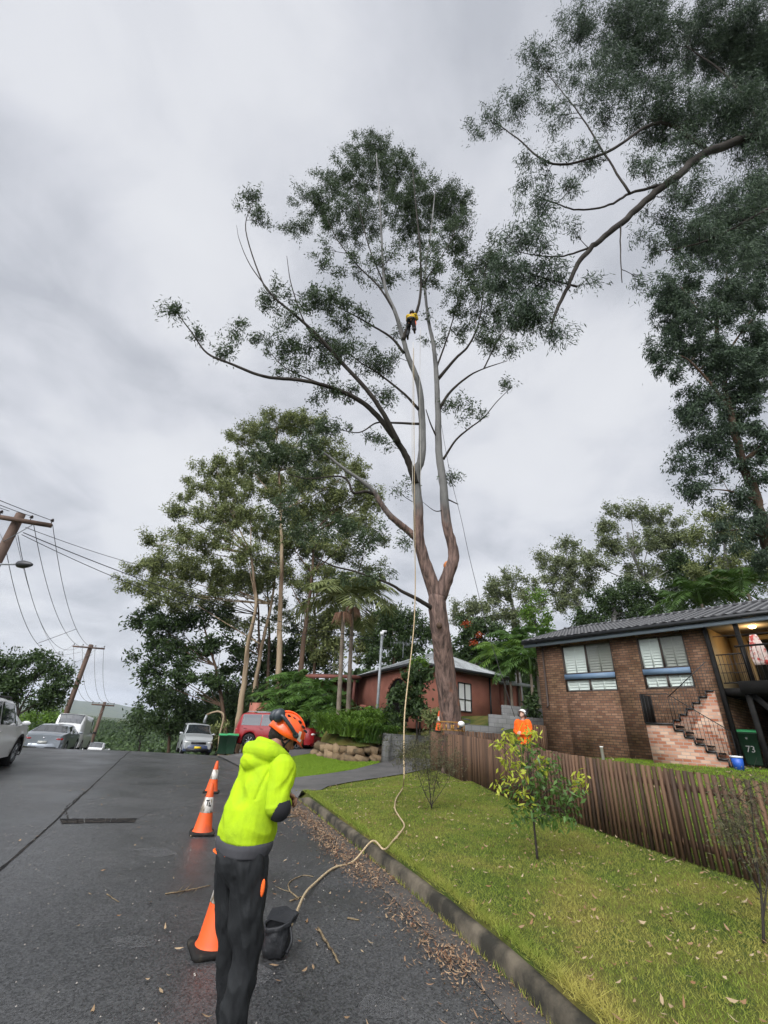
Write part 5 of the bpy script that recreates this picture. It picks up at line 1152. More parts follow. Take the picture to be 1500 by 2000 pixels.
# ---- far bushland in the valley and on the slopes, one mass
def bush_mass(name, label, n, fx, rad, L, nl, m='leaf_bg2'):
    C = []; 
    for _ in range(n):
        x, y, z = fx(); C.append((x, y, z))
    C = np.array(C); mb = MB(); clump_leaves(mb, C, rad * rng.uniform(.6, 1.3, n), nl, L, L * .5, .1, .7)
    tag(mb.build(name, m), label, 'forest', kind='stuff')
def valley():
    k = rng.uniform(-.72, -.30); Y = rng.uniform(75, 260); x = k * Y; s, t = to_st(x, Y)
    slope = -.075 + .062 * ((Y - 75) / 185) ** .8 + (-.018 if k < -.5 else .0) * 0; z = CAMH + slope * Y - rng.uniform(0, 5) ** 1.2
    return x, Y, z
bush_mass('valley_forest', 'far green bushland filling the valley beyond the crest of the street', 1700, valley, 3.6, .75, 150, 'leaf_dark')
def ridge_wood():
    r = rng.uniform(330, 620); k = rng.uniform(-.75, -.2); y = r / math.hypot(1, k); return k * y, y, -48 + 37 * math.exp(-((r - 520) / 170) ** 2) + rng.uniform(-3, 3)
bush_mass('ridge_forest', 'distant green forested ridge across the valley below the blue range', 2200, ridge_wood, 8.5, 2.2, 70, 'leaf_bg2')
def hillside():
    Y = rng.uniform(50, 75); k = rng.uniform(-.38, 1.35); x = k * Y; top = np.interp(k, [-.4, -.1, .1, .25, .5, .9, 1.3], [.03, .10, .17, .19, .24, .34, .5]); return x, Y, CAMH + Y * top * rng.random() ** .7 - 2
bush_mass('hillside_forest', 'dark bushland on the rising hillside behind the houses and gums', 1500, hillside, 3.0, 1.0, 75, 'leaf_dark')

# ---- palms and garden plants
def palm(label, base, z1, fronds, fl, name='palm_tree', r=.14, leaf='leaf_palm', cone=1.2, lw=.05, n_leaf=26, shaft=True, group=None, up=.6, flower=None, leafl=.55, lean=0):
    base = np.array(base, float); t = thing(name, label, 'palm', base, group=group); h = z1 - base[2]
    if h > .3:
        n = 40; zz = np.linspace(-.2, h, n); rr = r * (1.25 - .35 * np.linspace(0, 1, n)) * (1 + .03 * (np.arange(n) % 2)); P = np.stack([lean * np.clip(zz / h, 0, 1), .04 * np.cos(zz * .3), zz], 1)
        MB().tube(P, rr, 12).build('trunk', 'palm_trunk', t, smooth=True)
        if shaft: MB().tube([(lean, 0, h - .05), (lean, 0, h + .5), (lean, 0, h + 1.0)], [r * .95, r * 1.05, r * .5], 10).build('crown_shaft', leaf, t, smooth=True); h += .9
    mb = MB()
    for i in range(fronds):
        a = i * 2.4 + rng.uniform(-.3, .3); e = up * (1 - i / fronds * 1.1) + rng.uniform(-.1, .1); L = fl * rng.uniform(.8, 1.1); m_ = 9
        s = np.linspace(0, 1, m_); rad = L * (s * math.cos(max(e, 0) * 1.1)) ; zz = L * (math.sin(e * 1.2) * s - .55 * s ** 2.2)
        R_ = np.stack([lean + np.cos(a) * rad, np.sin(a) * rad, h + zz], 1); mb.tube(R_, np.linspace(.03, .008, m_) * fl / 2.5, 4, caps=False)
        side = np.array([-math.sin(a), math.cos(a), 0]); q = np.linspace(.12, 1, n_leaf)
        for sgn in (-1, 1):
            c0 = np.stack([np.interp(q, s, R_[:, j]) for j in range(3)], 1); ll = leafl * fl / 2.5 * np.sin(np.clip(q * 3.0, .3, 2.9)) ** .6
            fwd = np.gradient(c0, axis=0); fwd /= np.linalg.norm(fwd, axis=1)[:, None]
            d = sgn * side + fwd * .5 + np.array([0, 0, -.45]) + rng.normal(0, .08, (n_leaf, 3)); d /= np.linalg.norm(d, axis=1)[:, None]
            tip = c0 + d * ll[:, None]; mid = c0 + d * ll[:, None] * .5 + [0, 0, .04]; wv = fwd * lw / 2 * fl / 2.5
            V = np.stack([c0 - wv * .5, mid - wv, tip, mid + wv], 1).reshape(-1, 3); mb.add(V, [np.arange(4 * n_leaf).reshape(-1, 4)])
    mb.build('fronds', leaf, t)
    if flower:
        fm = MB(); 
        for _ in range(90):
            a = rng.uniform(0, 6.28); l = rng.uniform(.5, 1.1); fm.tube([(math.cos(a) * .12, math.sin(a) * .12, h - .95), (math.cos(a) * .45 * l, math.sin(a) * .45 * l, h - .95 - .1 * l), (math.cos(a) * .6 * l, math.sin(a) * .6 * l, h - .9 - .75 * l)], [.02, .015, .01], 4)
        fm.build('flower_skirt', 'palm_flower', t).location = (lean, 0, 0)
    return t
mat('palm_flower', (.42, .22, .16), .9, .1, island=(.62, .40, .28))
pa = aty(664, 1400, 25.5); pb = aty(684, 1378, 26.5)
PG = 'twin tall palms in the front garden'
for (p, px, py, Y, lab) in ((pa, 680, 1140, 25.5, 'left of the twin tall ringed palms, with pink flower skirt'), (pb, 700, 1130, 26.5, 'right of the twin tall ringed palms in front of the salmon house')):
    b = (p[0], p[1], Hs(p[0], p[1])); palm(lab, b, aty(px, py + 55, Y)[2], 12, 3.6, leaf='leaf_bg', group=PG, flower=True, up=.95, r=.115, lean=-.4, lw=.09, leafl=.9)
def gp(px, py, Y): p = aty(px, py, Y); return (p[0], p[1], Hs(p[0], p[1]))
spots = [(540, 1400, 31, 3.0, 1.6), (600, 1360, 30, 3.2, 1.6), (625, 1330, 31, 3.6, 2.2), (570, 1330, 33, 3.2, 3.0), (650, 1350, 29, 2.6, 1.4), (560, 1400, 29.5, 2.4, .8), (520, 1420, 32, 2.4, .6), (610, 1395, 28.5, 2.2, .8),
         (985, 1330, 29, 3.2, 3.0), (1010, 1300, 30, 3.4, 4.0), (960, 1310, 33, 3.0, 3.6), (1040, 1350, 27, 2.6, 2.6), (1000, 1370, 28, 2.4, 2.2), (1048, 1300, 28.5, 2.8, 3.8), (1110, 1290, 32, 3, 4.2),
         (1370, 1180, 27, 3.2, 7.6), (1460, 1160, 26, 3.4, 8.0), (1420, 1190, 28, 3.0, 7.4), (1340, 1200, 29, 3, 7)]
names = ['lowest palm left of the tree with reddish trunk and right of the bins', 'spreading palm left of the twin palm trunks', 'tall bushy palm between the dark trunk and the twin palms', 'upright palm behind the dark gum trunk', 'feathery palm at the foot of the twin palms by the carport', 'short palm above the bonnet of the red car', 'short dark palm above the helmet of the worker in yellow', 'low palm directly behind the salmon garden wall',
         'tall broad palm right of the salmon house', 'leaning bright palm nearest the left end of the tiled roof', 'palm behind the right corner of the salmon house roof', 'dark palm beside the left wall of the brick house', 'low palm behind the stepped block wall', 'high palm touching the left gable of the brick house', 'palm hidden mostly behind the tiled roof end',
         'pale green palm above the ridge, left one of the pair at the right', 'largest pale green palm above the ridge by the right edge', 'palm between the two pale palms above the ridge', 'small palm just left of the pale palms above the ridge']
for (px, py, Y, fl, hh), nm in zip(spots, names):
    b = gp(px, py, Y); 
    if px > 1300: hh = aty(px, py, Y)[2] - b[2]
    palm(nm, b, b[2] + hh, 13, fl * .8, group='garden palms around the houses', leaf='leaf_bright' if (px + py) % 2 and px > 900 else 'leaf_palm', r=.08, lw=.13, n_leaf=18, up=1.0, leafl=.8)

def strappy(label, base, n, L, spread, leaf='leaf_bright', name='strappy_plant', w=.035, group=None, flat=1.0):
    m_ = 5; s = np.linspace(0, 1, m_); mb = MB(); V = []; F = []
    for i in range(n):
        a = rng.uniform(0, 6.28); r = spread * rng.random() ** .5; o = np.array([math.cos(a * 1.7 + i) * r, math.sin(a * 1.7 + i) * r * flat, 0]); l = L * rng.uniform(.45, 1.35); k = rng.uniform(.25, .95)
        P = o + np.stack([np.cos(a) * l * k * s, np.sin(a) * l * k * s, l * (1.15 * s - .75 * s ** 2.2)], 1); u = np.array([-math.sin(a), math.cos(a), 0]) * w / 2; ww = (1 - s ** 2 * .9)[:, None]
        V0 = np.concatenate([P - u * ww, P + u * ww]); mb.add(V0, [[[j, j + 1, m_ + j + 1, m_ + j] for j in range(m_ - 1)]])
    return tag(mb.build(name, leaf, loc=base), label, 'plant', group)
AG = 'strappy plants above the stone wall'
agl = ['strappy plant clump nearest the red car', 'second strappy clump from the red car, low over the stones', 'strappy clump at the middle front of the bank', 'large strappy clump right of the middle of the bank', 'strappy clump at the right end beside the block wall', 'strappy clump highest on the bank under the cycad', 'pale strappy clump behind the middle of the bank', 'strappy clump behind the block wall end']
for (px, py), l in zip(((640, 1462), (662, 1470), (690, 1472), (715, 1474), (738, 1472), (700, 1450), (672, 1450), (740, 1450)), agl):
    p = on_ground(px, float(np.interp(px, [622, 650, 700, 752], [1474, 1482, 1488, 1484]))); p = p + (np.array([.05, .45, .82]) if py > 1458 else np.array([.2, 1.6, 1.2]))
    strappy(l, p + np.array([0, rng.uniform(-.1, .35), rng.uniform(-.2, .28)]), 360, 1.25, .7, ('leaf_bright', 'leaf_palm')[px % 2], group=AG, w=.085)
def cycad(label, p, n, L, leaf='leaf_dark'):
    palm(label, p, p[2] + .1, n, L, name='cycad', leaf=leaf, lw=.05, n_leaf=26, up=1.25, shaft=False, leafl=.22)
p = np.array(on_ground(700, 1484)) + [.3, 2.4, 1.35]; cycad('dark stiff-fronded cycad above the strappy plants by the meter box', p, 30, 1.7)
def shrub(name, label, px, py, Y, rx, ry, leaf, L=.12, W=.06, nl=190, cr=.35, dens=2.0, group=None, depth=.8, flat=.9, cat='shrub'):
    base = gp(px, py + ry, Y); return gum(name, label, Y, [([(px, py + ry * .9), (px, py + ry * .3), (px, py)], .05, .02)], [(px, py, rx, ry)], bark='bark_dark', leaf=leaf, L=L, W=W, cr=cr, dens=dens, nl=nl, flat=flat, twig=.015, depth=depth, group=group, cat=cat)
shrub('shrub', 'dense dark green climber-covered bush between the lamp post and the gum trunk', 815, 1355, 21.5, 42, 52, 'leaf_dark', L=.2, W=.12, cr=.55)
shrub('shrub', 'bright green bush top in front of the salmon house gable', 822, 1300, 22.5, 20, 13, 'leaf_bright', L=.2, W=.1, cr=.4)
shrub('shrub', 'dark low bush left of the gum trunk above the block wall', 775, 1405, 21.6, 35, 24, 'leaf_dark', L=.14, W=.07)
shrub('shrub', 'leafy bush in front of the pale window right of the lamp post', 840, 1405, 20, 22, 26, 'leaf_bg', L=.14, W=.06)
shrub('shrub', 'bright shrub on the bank beside the cycad', 728, 1408, 22, 22, 15, 'leaf_bright', L=.2, W=.1, cr=.35)
shrub('shrub', 'large-leaved green bush below the twin palms', 645, 1420, 26, 40, 20, 'leaf_palm', L=.3, W=.14, cr=.5)
shrub('shrub', 'dark green bush mass behind the red car', 560, 1395, 31, 48, 26, 'leaf_dark', L=.3, W=.14, cr=.6)
shrub('shrub', 'mid green tropical bush below the carport', 600, 1375, 30.5, 35, 28, 'leaf_palm', L=.35, W=.15, cr=.6)
shrub('shrub', 'dark bush right of the helmet above the bonnet of the red car', 640, 1385, 29.5, 30, 20, 'leaf_dark', L=.3, W=.12, cr=.5)
shrub('shrub', 'dark bush between the tall salmon panel and the gum trunks', 510, 1370, 34, 30, 30, 'leaf_dark', L=.3, W=.12, cr=.6)
shrub('shrub', 'dark hedge behind the wheelie bins', 425, 1435, 33, 22, 20, 'leaf_bg', L=.25, W=.1, cr=.5)
shrub('shrub', 'green shrub in front of the left brick house corner', 1040, 1390, 23, 12, 28, 'leaf_dark', L=.2, W=.1, cr=.4)
# ------------------------------------------------------------------ saplings on the nature strip
def sapling(label, foot_px, stems, sprays, leaf, L, W, nl, r=.014, tips=None, rad=.12, name='sapling', droop=.4, twl=None):
    f = on_ground(*foot_px); Y = f[1]; t = thing(name, label, 'sapling', f); mb = MB(); N = []
    for pts, r0 in stems:
        P = np.array([aty(q[0], q[1], Y + (q[2] if len(q) > 2 else 0)) for q in pts]) - f; Q = smooth_curve(P, 5); mb.tube(Q, np.linspace(r0, r0 * .3, len(Q)), 6, rough=.1); N += list(Q)
    N = np.array(N); C = []; K = []
    for q in sprays:
        c = aty(q[0], q[1], Y + q[2]) - f; C.append(c); K.append(q[3] if len(q) > 3 else 0); j = np.argmin(np.linalg.norm(N - c, axis=1) + np.maximum(N[:, 2] - c[2], 0)); mid = (N[j] + c) / 2 + [0, 0, .02]
        mb.tube([N[j], mid, c], [r * .3, r * .22, r * .12], 4, caps=False)
        for _ in range(2): mb.tube([mid, c + rng.normal(0, rad * .6, 3)], [r * .18, r * .08], 3, caps=False)
    mb.build('stem', 'bark_dark', t, smooth=True); C = np.array(C); K = np.array(K)
    m0 = MB(); clump_leaves(m0, C[K == 0], np.full((K == 0).sum(), rad), nl, L, W, droop, .9); m0.build('foliage', leaf, t)
    if (K == 1).any(): m1 = MB(); clump_leaves(m1, C[K == 1], np.full((K == 1).sum(), rad * .9), int(nl * .8), L * .95, W, droop * .8, .9); m1.build('new_growth', tips, t)
    return t
spr = []
for px, py, k in ((990, 1440, 1), (1010, 1450, 1), (1035, 1448, 1), (1000, 1465, 1), (975, 1458, 1), (1022, 1470, 0), (1045, 1470, 0), (1005, 1490, 1), (985, 1490, 1), (1030, 1492, 0), (1060, 1490, 1), (1045, 1510, 0), (1015, 1515, 1), (998, 1520, 1), (975, 1540, 1), (1000, 1545, 0), (1030, 1535, 0), (1060, 1525, 0), (1080, 1510, 0), (1095, 1530, 0), (1075, 1545, 0), (1100, 1555, 0), (1120, 1530, 1), (1140, 1525, 1), (1130, 1550, 0), (1050, 1560, 0), (1025, 1560, 1), (1010, 1575, 0), (1070, 1575, 0), (1095, 1580, 0), (1120, 1575, 0), (1040, 1590, 0), (1060, 1600, 0), (1085, 1605, 0), (1110, 1600, 0), (1020, 1600, 0), (1055, 1540, 0), (1085, 1490, 0), (1065, 1505, 1), (1040, 1430, 1)):
    spr.append((px, py, rng.uniform(-.3, .3), k))
sapling('leafy sapling with yellow new leaves standing on the lawn in front of the slat fence', (1050, 1680), [([(1050, 1680), (1044, 1620), (1038, 1540), (1032, 1480), (1030, 1440)], .017), ([(1040, 1580), (1065, 1550), (1095, 1530), (1130, 1530)], .008), ([(1042, 1600), (1075, 1585), (1105, 1580)], .007), ([(1040, 1560), (1010, 1530), (990, 1490), (985, 1455)], .007)], spr, 'leaf_palm', .10, .034, 30, tips='leaf_yellow', rad=.16, r=.016)
spr = [(845 + rng.normal(0, 24), 1500 + rng.normal(0, 28), rng.uniform(-.4, .4)) for _ in range(34)] + [(790 + rng.normal(0, 18), 1470 + rng.normal(0, 14), rng.uniform(-.3, .3)) for _ in range(14)]
sapling('wispy grey-green multi-stemmed sapling on the lawn near the far end of the slat fence', (843, 1582), [([(843, 1582), (838, 1530), (832, 1480), (828, 1440)], .012), ([(843, 1580), (850, 1530), (862, 1480), (868, 1450)], .010), ([(843, 1575), (828, 1545), (812, 1500), (795, 1470)], .009), ([(845, 1570), (872, 1530), (885, 1500)], .007)], spr, 'leaf_grey', .065, .012, 90, rad=.24, r=.012)
spr = [(1470 + rng.normal(0, 26), 1600 + rng.normal(0, 50), rng.uniform(-.3, .3)) for _ in range(26)] + [(1420 + rng.normal(0, 16), 1600 + rng.normal(0, 30), rng.uniform(-.3, .3)) for _ in range(8)]
sapling('sparse grey twiggy sapling at the right edge against the slat fence', (1492, 1845), [([(1492, 1845), (1488, 1760), (1478, 1680), (1470, 1600), (1465, 1540)], .013), ([(1490, 1800), (1500, 1700), (1505, 1620)], .010), ([(1488, 1750), (1450, 1680), (1415, 1610), (1400, 1580)], .007), ([(1484, 1720), (1460, 1640), (1440, 1560)], .006)], spr, 'leaf_grey', .045, .009, 60, rad=.15, r=.010)

# ------------------------------------------------------------------ power poles and wires
mat('pole_wood', (.13, .085, .065), .85, .2, n=(3, 6, (.07, .05, .04), .4, .65, (1, 1, .15)), bump=(12, .4, .01, (1, 1, .1)))
mat('insulator', (.03, .02, .02), .3, .5); mat('wire', (.02, .02, .022), .6, .4); mat('cable_grey', (.10, .10, .10), .6, .3)
def power_pole(label, k, Y, ztop, zbot, arm_dir, arm_L, arm_dz, n_ins, r, tilt=(0, 0), lamp=False):
    x = k * Y; t = thing('power_pole', label, 'pole', (x, Y, zbot)); h = ztop - zbot
    MB().tube([(0, 0, -.5), (tilt[0] * h, tilt[1] * h, h)], [r, r * .78], 16).build('pole', 'pole_wood', t, smooth=True)
    ad = np.array([*arm_dir, 0.0]); ad /= np.linalg.norm(ad); top = np.array([tilt[0] * h, tilt[1] * h, h]); fr = np.array([ad[1], -ad[0], 0]) * (r + .04)
    fr = fr if fr[1] < 0 else -fr; c = top + [0, 0, -.28] + fr
    MB().bar(c - ad * arm_L / 2, c + ad * arm_L / 2, .10, .12).build('crossarm', 'pole_wood', t)
    for s in (-1, 1): MB().bar(c + ad * s * arm_L * .27 + [0, 0, -.04], top + [0, 0, -1.0] + fr * .8, .03, .008).build('brace', 'galv', t)
    tips = []
    for i in range(n_ins):
        f = (-.48, -.2, .2, .48)[i] if n_ins == 4 else (-.45 + .9 * i / (n_ins - 1)); q = c + ad * arm_L * f + [0, 0, .06]
        o = MB().lathe([(.012, 0), (.012, .07), (.055, .08), (.03, .11), (.05, .12), (.02, .17), (0, .17)], q, 10, cap=False).build('insulator', 'insulator', t, smooth=True); tips.append(q + [0, 0, .14] + [x, Y, zbot])
    return t, tips, np.array([x, Y, zbot])
# near pole : top 5 m to the side
k1 = ray(40, 1004); Y1 = 12.2; z1 = aty(40, 1004, Y1)[2]
q0 = aty(-45, 998, Y1); q1 = aty(102, 1024, Y1)
pt, tipsA, pA = power_pole('near leaning timber power pole at the left edge with street light and crossarm', -.929, Y1, z1, 0.25, (1, .30), 2.0, 0, 4, .16)
def street_light():
    a = aty(-2, 1102, Y1) - pA; b = aty(34, 1102, Y1 - .1) - pA; c = aty(64, 1103, Y1 - .2) - pA
    t = pt; MB().tube([a + [-.12, 0, 0], a, b], .03, 8).build('lamp_arm', 'galv', t)
    d = (c - b); L = np.linalg.norm(d); d /= L; P = [b + d * L * s for s in (-.05, .1, .4, .75, .95, 1.0)]; rr = [.04, .10, .12, .085, .04, .01]
    MB().tube(P, rr, 12).build('lamp_head', 'gutter_black', t, smooth=True)
street_light()
k2 = ray(178, 1259); Y2 = 38
pt2, tipsB, pB = power_pole('middle timber power pole rising beside the white van', -.632, Y2, aty(178, 1259, Y2)[2], -1.6, (1, .12), 2.5, 0, 4, .22)
Y3 = 45; pt3, tipsC, pC = power_pole('farthest timber power pole standing beyond the crest of the road', -.5605, Y3, aty(205, 1371, Y3)[2], -2.4, (1, .1), 2.0, 0, 4, .17)
def wire(a, b, sag, label, r=.010, group='overhead wires', m='wire'):
    a = np.array(a); b = np.array(b); s = np.linspace(0, 1, 28)[:, None]; P = a + (b - a) * s; P[:, 2] -= (4 * sag * s * (1 - s))[:, 0]
    c = P[0].copy(); tag(MB().tube(P - c, r, 5).build('power_wire', m, loc=c), label, 'wire', group); return P
def pt_at(px, py, Y): return aty(px, py, Y)
lab = ['outermost left wire between the near and middle power poles', 'second wire from the left between the near and middle power poles', 'third wire from the left between the near and middle power poles', 'rightmost wire between the near and middle power poles']
st0 = [pt_at(12, 1075, Y1 + .3), pt_at(35, 1045, Y1 + .3), pt_at(66, 1026, Y1 + .2), pt_at(103, 1026, Y1 + .4)]
WW = []
for i in range(4): WW.append(wire(st0[i], tipsB[i], (1.7, 1.6, 1.4, 1.4)[i], lab[i]))
wire(WW[0][11], WW[3][11], .0, 'short spreader rod holding the four street wires apart', .012)
lab = ['leftmost thin wire dropping from the middle pole to the farthest pole', 'second thin wire from the middle pole to the farthest pole', 'third thin wire from the middle pole to the farthest pole', 'rightmost thin wire from the middle pole to the farthest pole']
for i in range(4): wire(tipsB[i] + [0, 0, -.2], tipsC[i], 1.2, lab[i], .012)
lab = ['wire running off the left edge from the outer end of the near crossarm', 'wire running off the left edge from the middle of the near crossarm', 'wire running off the left edge from the inner end of the near crossarm']
for i, (a, b) in enumerate((((100, 1016), (-60, 952)), ((60, 1008), (-60, 962)), ((18, 998), (-60, 968)))): wire(pt_at(*a, Y1 - .15), pt_at(*b, Y1 - 3.5), .02, lab[i])
lab = ['upper service cable from the near pole across the street into the gums', 'lower service cable from the near pole towards the lamp post', 'second lower service cable alongside the first below the crossarm']
end = pt_at(735, 1246, 23.5)
wire(pt_at(50, 1030, Y1), pt_at(300, 1110, 22), .1, lab[0], .010); wire(pt_at(45, 1040, Y1), end, .55, lab[1], .014); wire(pt_at(42, 1044, Y1), end + [0, 0, -.08], .85, lab[2], .011)
wire(tipsB[1] + [0, 0, -.6], pt_at(95, 1283, 32), .05, 'short service wire from the middle pole towards the dark tree', .01); wire(tipsB[2] + [0, 0, -.7], pt_at(130, 1300, 30), .05, 'second short wire from the middle pole towards the parked cars', .01)
wire(pt_at(30, 1045, Y1), pt_at(150, 1300, 34), .9, 'faint slack cable below the street wires', .006)
# gooseneck lamp by the trees
def gooseneck():
    x, y, z = gp(433, 1460, 30); t = thing('street_lamp', 'pale gooseneck street lamp with curved top beside the silver car', 'lamp', (x, y, z)); c = aty(437, 1400, 30) - [x, y, z]; e = aty(404, 1396, 30) - [x, y, z]; m_ = aty(428, 1390, 30) - [x, y, z]
    MB().tube(smooth_curve([(0, 0, -.2), c * [1, 1, .5], c, m_, (m_ + e) / 2 + [0, 0, .05], e], 5), .055, 8).build('pole', 'bark_pale', t, smooth=True)
    MB().tube([e, e + [-.05, 0, -.45]], [.06, .1], 8).build('lamp_head', 'galv', t)
gooseneck()

# ------------------------------------------------------------------ cars
mat('tyre', (.012, .012, .012), .85, .3); mat('rim', (.45, .46, .47), .3, .6, metal=.7); mat('car_black', (.015, .015, .016), .5, .4); mat('chrome', (.6, .6, .6), .15, .6, metal=.9)
mat('paint_white', (.82, .82, .81), .28, .5, coat=.6); mat('paint_silver', (.30, .33, .36), .28, .5, metal=.35, coat=.7); mat('paint_silver2', (.40, .42, .42), .3, .5, metal=.3, coat=.6); mat('paint_red', (.23, .007, .010), .3, .4, coat=.4); mat('paint_blue', (.035, .05, .10), .35, .5, coat=.5)
mat('red_lens', (.35, .008, .008), .15, .6, coat=.8); mat('clear_lens', (.65, .66, .62), .1, .6, coat=.8); mat('amber_lens', (.6, .25, .04), .2, .5); mat('plate_white', (.68, .68, .62), .5, .4); mat('plate_yellow', (.75, .55, .02), .5, .4); mat('ink', (.01, .01, .012), .6, .3); mat('car_glass', (.018, .022, .026), .03, .9, coat=.5)
mat('car_underbody', (.008, .008, .008), .9, .1)
def text_obj(name, s, size, m, parent, loc, rot, ext=.002, sx=1):
    cu = bpy.data.curves.new(name, 'FONT'); cu.body = s; cu.size = size; cu.extrude = ext; cu.align_x = 'CENTER'; cu.align_y = 'CENTER'
    o = bpy.data.objects.new(name + '_c', cu); sc.collection.objects.link(o); dg = bpy.context.evaluated_depsgraph_get(); me = bpy.data.meshes.new_from_object(o.evaluated_get(dg)); me.materials.clear(); me.materials.append(MATS[m]); bpy.data.objects.remove(o)
    q = bpy.data.objects.new(name, me); sc.collection.objects.link(q); q.parent = parent; q.location = loc; q.rotation_euler = rot; q.scale = (sx, 1, 1); return q

def car(label, loc, yaw, paint, L, W, top, belt, roofw, axles, wr, glasses, group='cars parked along the street', sill=.28, lights='rear', lower=None, spare=False, plate='plate_white', name='parked_car', rails=False, flare=None, cat='car', pitch=0, pillar=.06, kind=None):
    """top/belt: lists (x, z) of roof-and-bonnet line and window sill line; x from rear (-L/2) to front"""
    t = thing(name, label, cat, loc, yaw, group); t.rotation_euler = (0, -pitch, yaw)
    xs = np.unique(np.round(np.concatenate([np.linspace(-L / 2, L / 2, 76), [a + d for a in axles for d in np.linspace(-wr * 1.15, wr * 1.15, 13)], [-L / 2 + .03, -L / 2 + .08, L / 2 - .03, L / 2 - .08]]), 4)); hw = W / 2
    tx, tz = np.array(top).T; bx, bz = np.array(belt).T; gx0, gx1, gx2, gx3 = glasses      # rear glass base, rear roof, front roof, windscreen base
    rows = []; NV = 15
    for x in xs:
        e = min(x + L / 2, L / 2 - x); wf = hw * (1 - .17 * max(0, 1 - e / .55) ** 2.2); zt = np.interp(x, tx, tz); zb = min(np.interp(x, bx, bz), zt - .0)
        zs = sill + (.10 * max(0, 1 - e / .25))
        arch = max([math.sqrt(max(0, (wr * 1.13) ** 2 - (x - a) ** 2)) + wr - 0.0 if abs(x - a) < wr * 1.13 else 0 for a in axles]); za = max(zs, arch)
        g = np.clip((zt - zb) / .35, 0, 1); rw = wf * (1 - (1 - roofw) * g); zm = sill + (zb - sill) * .55
        za2 = min(za, zb - .12)
        pts = [(wf * .86, za2), (wf * .97, za2 + .01), (wf * 1.0, max(za2 + .04, sill + (zb - sill) * .3)), (wf * 1.005, max(za2 + .06, zm)), (wf * .985, max(za2 + .08, zb - .13)), (wf * .955, zb - .015)]
        q = zt - zb
        pts += [(wf * .955 + (rw - wf * .955) * f, zb + q * h * .93) for f, h in ((.02, .06), (.30, .35), (.62, .68), (.88, .93))]
        pts += [(rw * .93, zb + q * .975 if q > .1 else zt - .004), (rw * .80, zt + .0 if q > .1 else zt + .002), (rw * .55, zt + .012), (rw * .28, zt + .02), (0, zt + .023)]
        rows.append(pts)
    rows = np.array(rows); n = len(xs); V = []
    for i, x in enumerate(xs):
        for y, z in rows[i]: V.append((x, y, z))
        for y, z in rows[i][::-1][1:]: V.append((x, -y, z))
    V = np.array(V); m_ = 2 * NV - 1; i = np.arange(n - 1)[:, None] * m_; j = np.arange(m_ - 1)[None, :]
    F = np.stack([i + j, i + j + 1, i + m_ + j + 1, i + m_ + j], -1)
    mb = MB(); mb.add(V, [F.reshape(-1, 4), np.arange(m_)[::-1], np.arange(m_) + (n - 1) * m_]); body = mb.build('body', paint, t, smooth=True)
    es = body.modifiers.new('e', 'EDGE_SPLIT'); es.split_angle = R(38)
    # glass: copies of chosen body faces a few millimetres proud
    ctr = V.reshape(n, m_, 3); nrm = np.cross(np.gradient(ctr, axis=0), np.gradient(ctr, axis=1)); nrm /= np.linalg.norm(nrm, axis=2)[:, :, None] + 1e-9
    cc = np.array([0, 0, .9]); sgn = np.sign(np.sum(nrm * (ctr - cc), axis=2)); nrm *= np.where(sgn == 0, 1, sgn)[:, :, None]
    def glass(nm, sel, parent, mt='car_glass', off=.006):
        ids = [(a, b) for a in range(n - 1) for b in range(m_ - 1) if sel((xs[a] + xs[a + 1]) / 2, b)]
        if not ids: return
        VV = []; FF = []
        for a, b in ids:
            k = len(VV); 
            for (p, q) in ((a, b), (a, b + 1), (a + 1, b + 1), (a + 1, b)): VV.append(ctr[p, q] + nrm[p, q] * off)
            FF.append([k, k + 1, k + 2, k + 3])
        g = MB().add(VV, [FF]).build(nm, mt, parent, smooth=False); return g
    sidebands = (set(range(6, 9)), set(range(m_ - 10, m_ - 7)))
    zt_ = lambda x: np.interp(x, tx, tz) - np.interp(x, bx, bz)
    cutx = kind or [(gx1 * .5 + gx0 * .5 + .12), (gx1 + gx2) / 2 - .02, (gx2 * .45 + gx3 * .55)]
    for s, bd in enumerate(sidebands):
        for a, b in zip(cutx[:-1], cutx[1:]):
            glass('side_window', lambda x, v: v in bd and a + pillar / 2 < x < b - pillar / 2 and zt_(x) > .22, t)
    mid = set(range(10, m_ - 11))
    glass('windscreen', lambda x, v: v in mid and gx2 + .04 < x < gx3 - .03, t); glass('rear_window', lambda x, v: v in mid and gx0 + .03 < x < gx1 - .04, t)
    # wheels
    for a in axles:
        for s in (-1, 1):
            w = MB().lathe([(wr * .62, -.10), (wr * .9, -.105), (wr * .985, -.08), (wr, 0), (wr * .985, .08), (wr * .9, .105), (wr * .62, .10)], (a, s * (hw - .115), wr), 28, 'y', cap=False).build('wheel', 'tyre', t, smooth=True)
            rm = MB(); yo = s * (hw - .115) + s * .085; rm.lathe([(wr * .64, -.03), (wr * .66, .012), (wr * .60, .015), (wr * .58, -.02)], (a, yo, wr), 28, 'y', cap=False); rm.lathe([(0, .012), (wr * .14, .010), (wr * .15, -.02)], (a, yo, wr), 12, 'y', cap=False)
            for kx in range(7):
                an = kx * 2 * math.pi / 7; d = np.array([math.cos(an), 0, math.sin(an)]); rm.bar(np.array([a, yo, wr]) + d * wr * .1, np.array([a, yo - s * .005, wr]) + d * wr * .62, .045, .02)
            rm.build('rim', 'rim', w)
            MB().lathe([(0, 0), (wr * .6, 0), (wr * .6, s * -.02), (0, s * -.02)], (a, s * (hw - .10), wr), 20, 'y', cap=False).build('brake_disc', 'car_black', w)
    u = MB(); u.bbox((-L / 2 + .25, -hw * .80, sill - .06), (L / 2 - .25, hw * .80, sill + .35)); u.build('underbody', 'car_underbody', t)
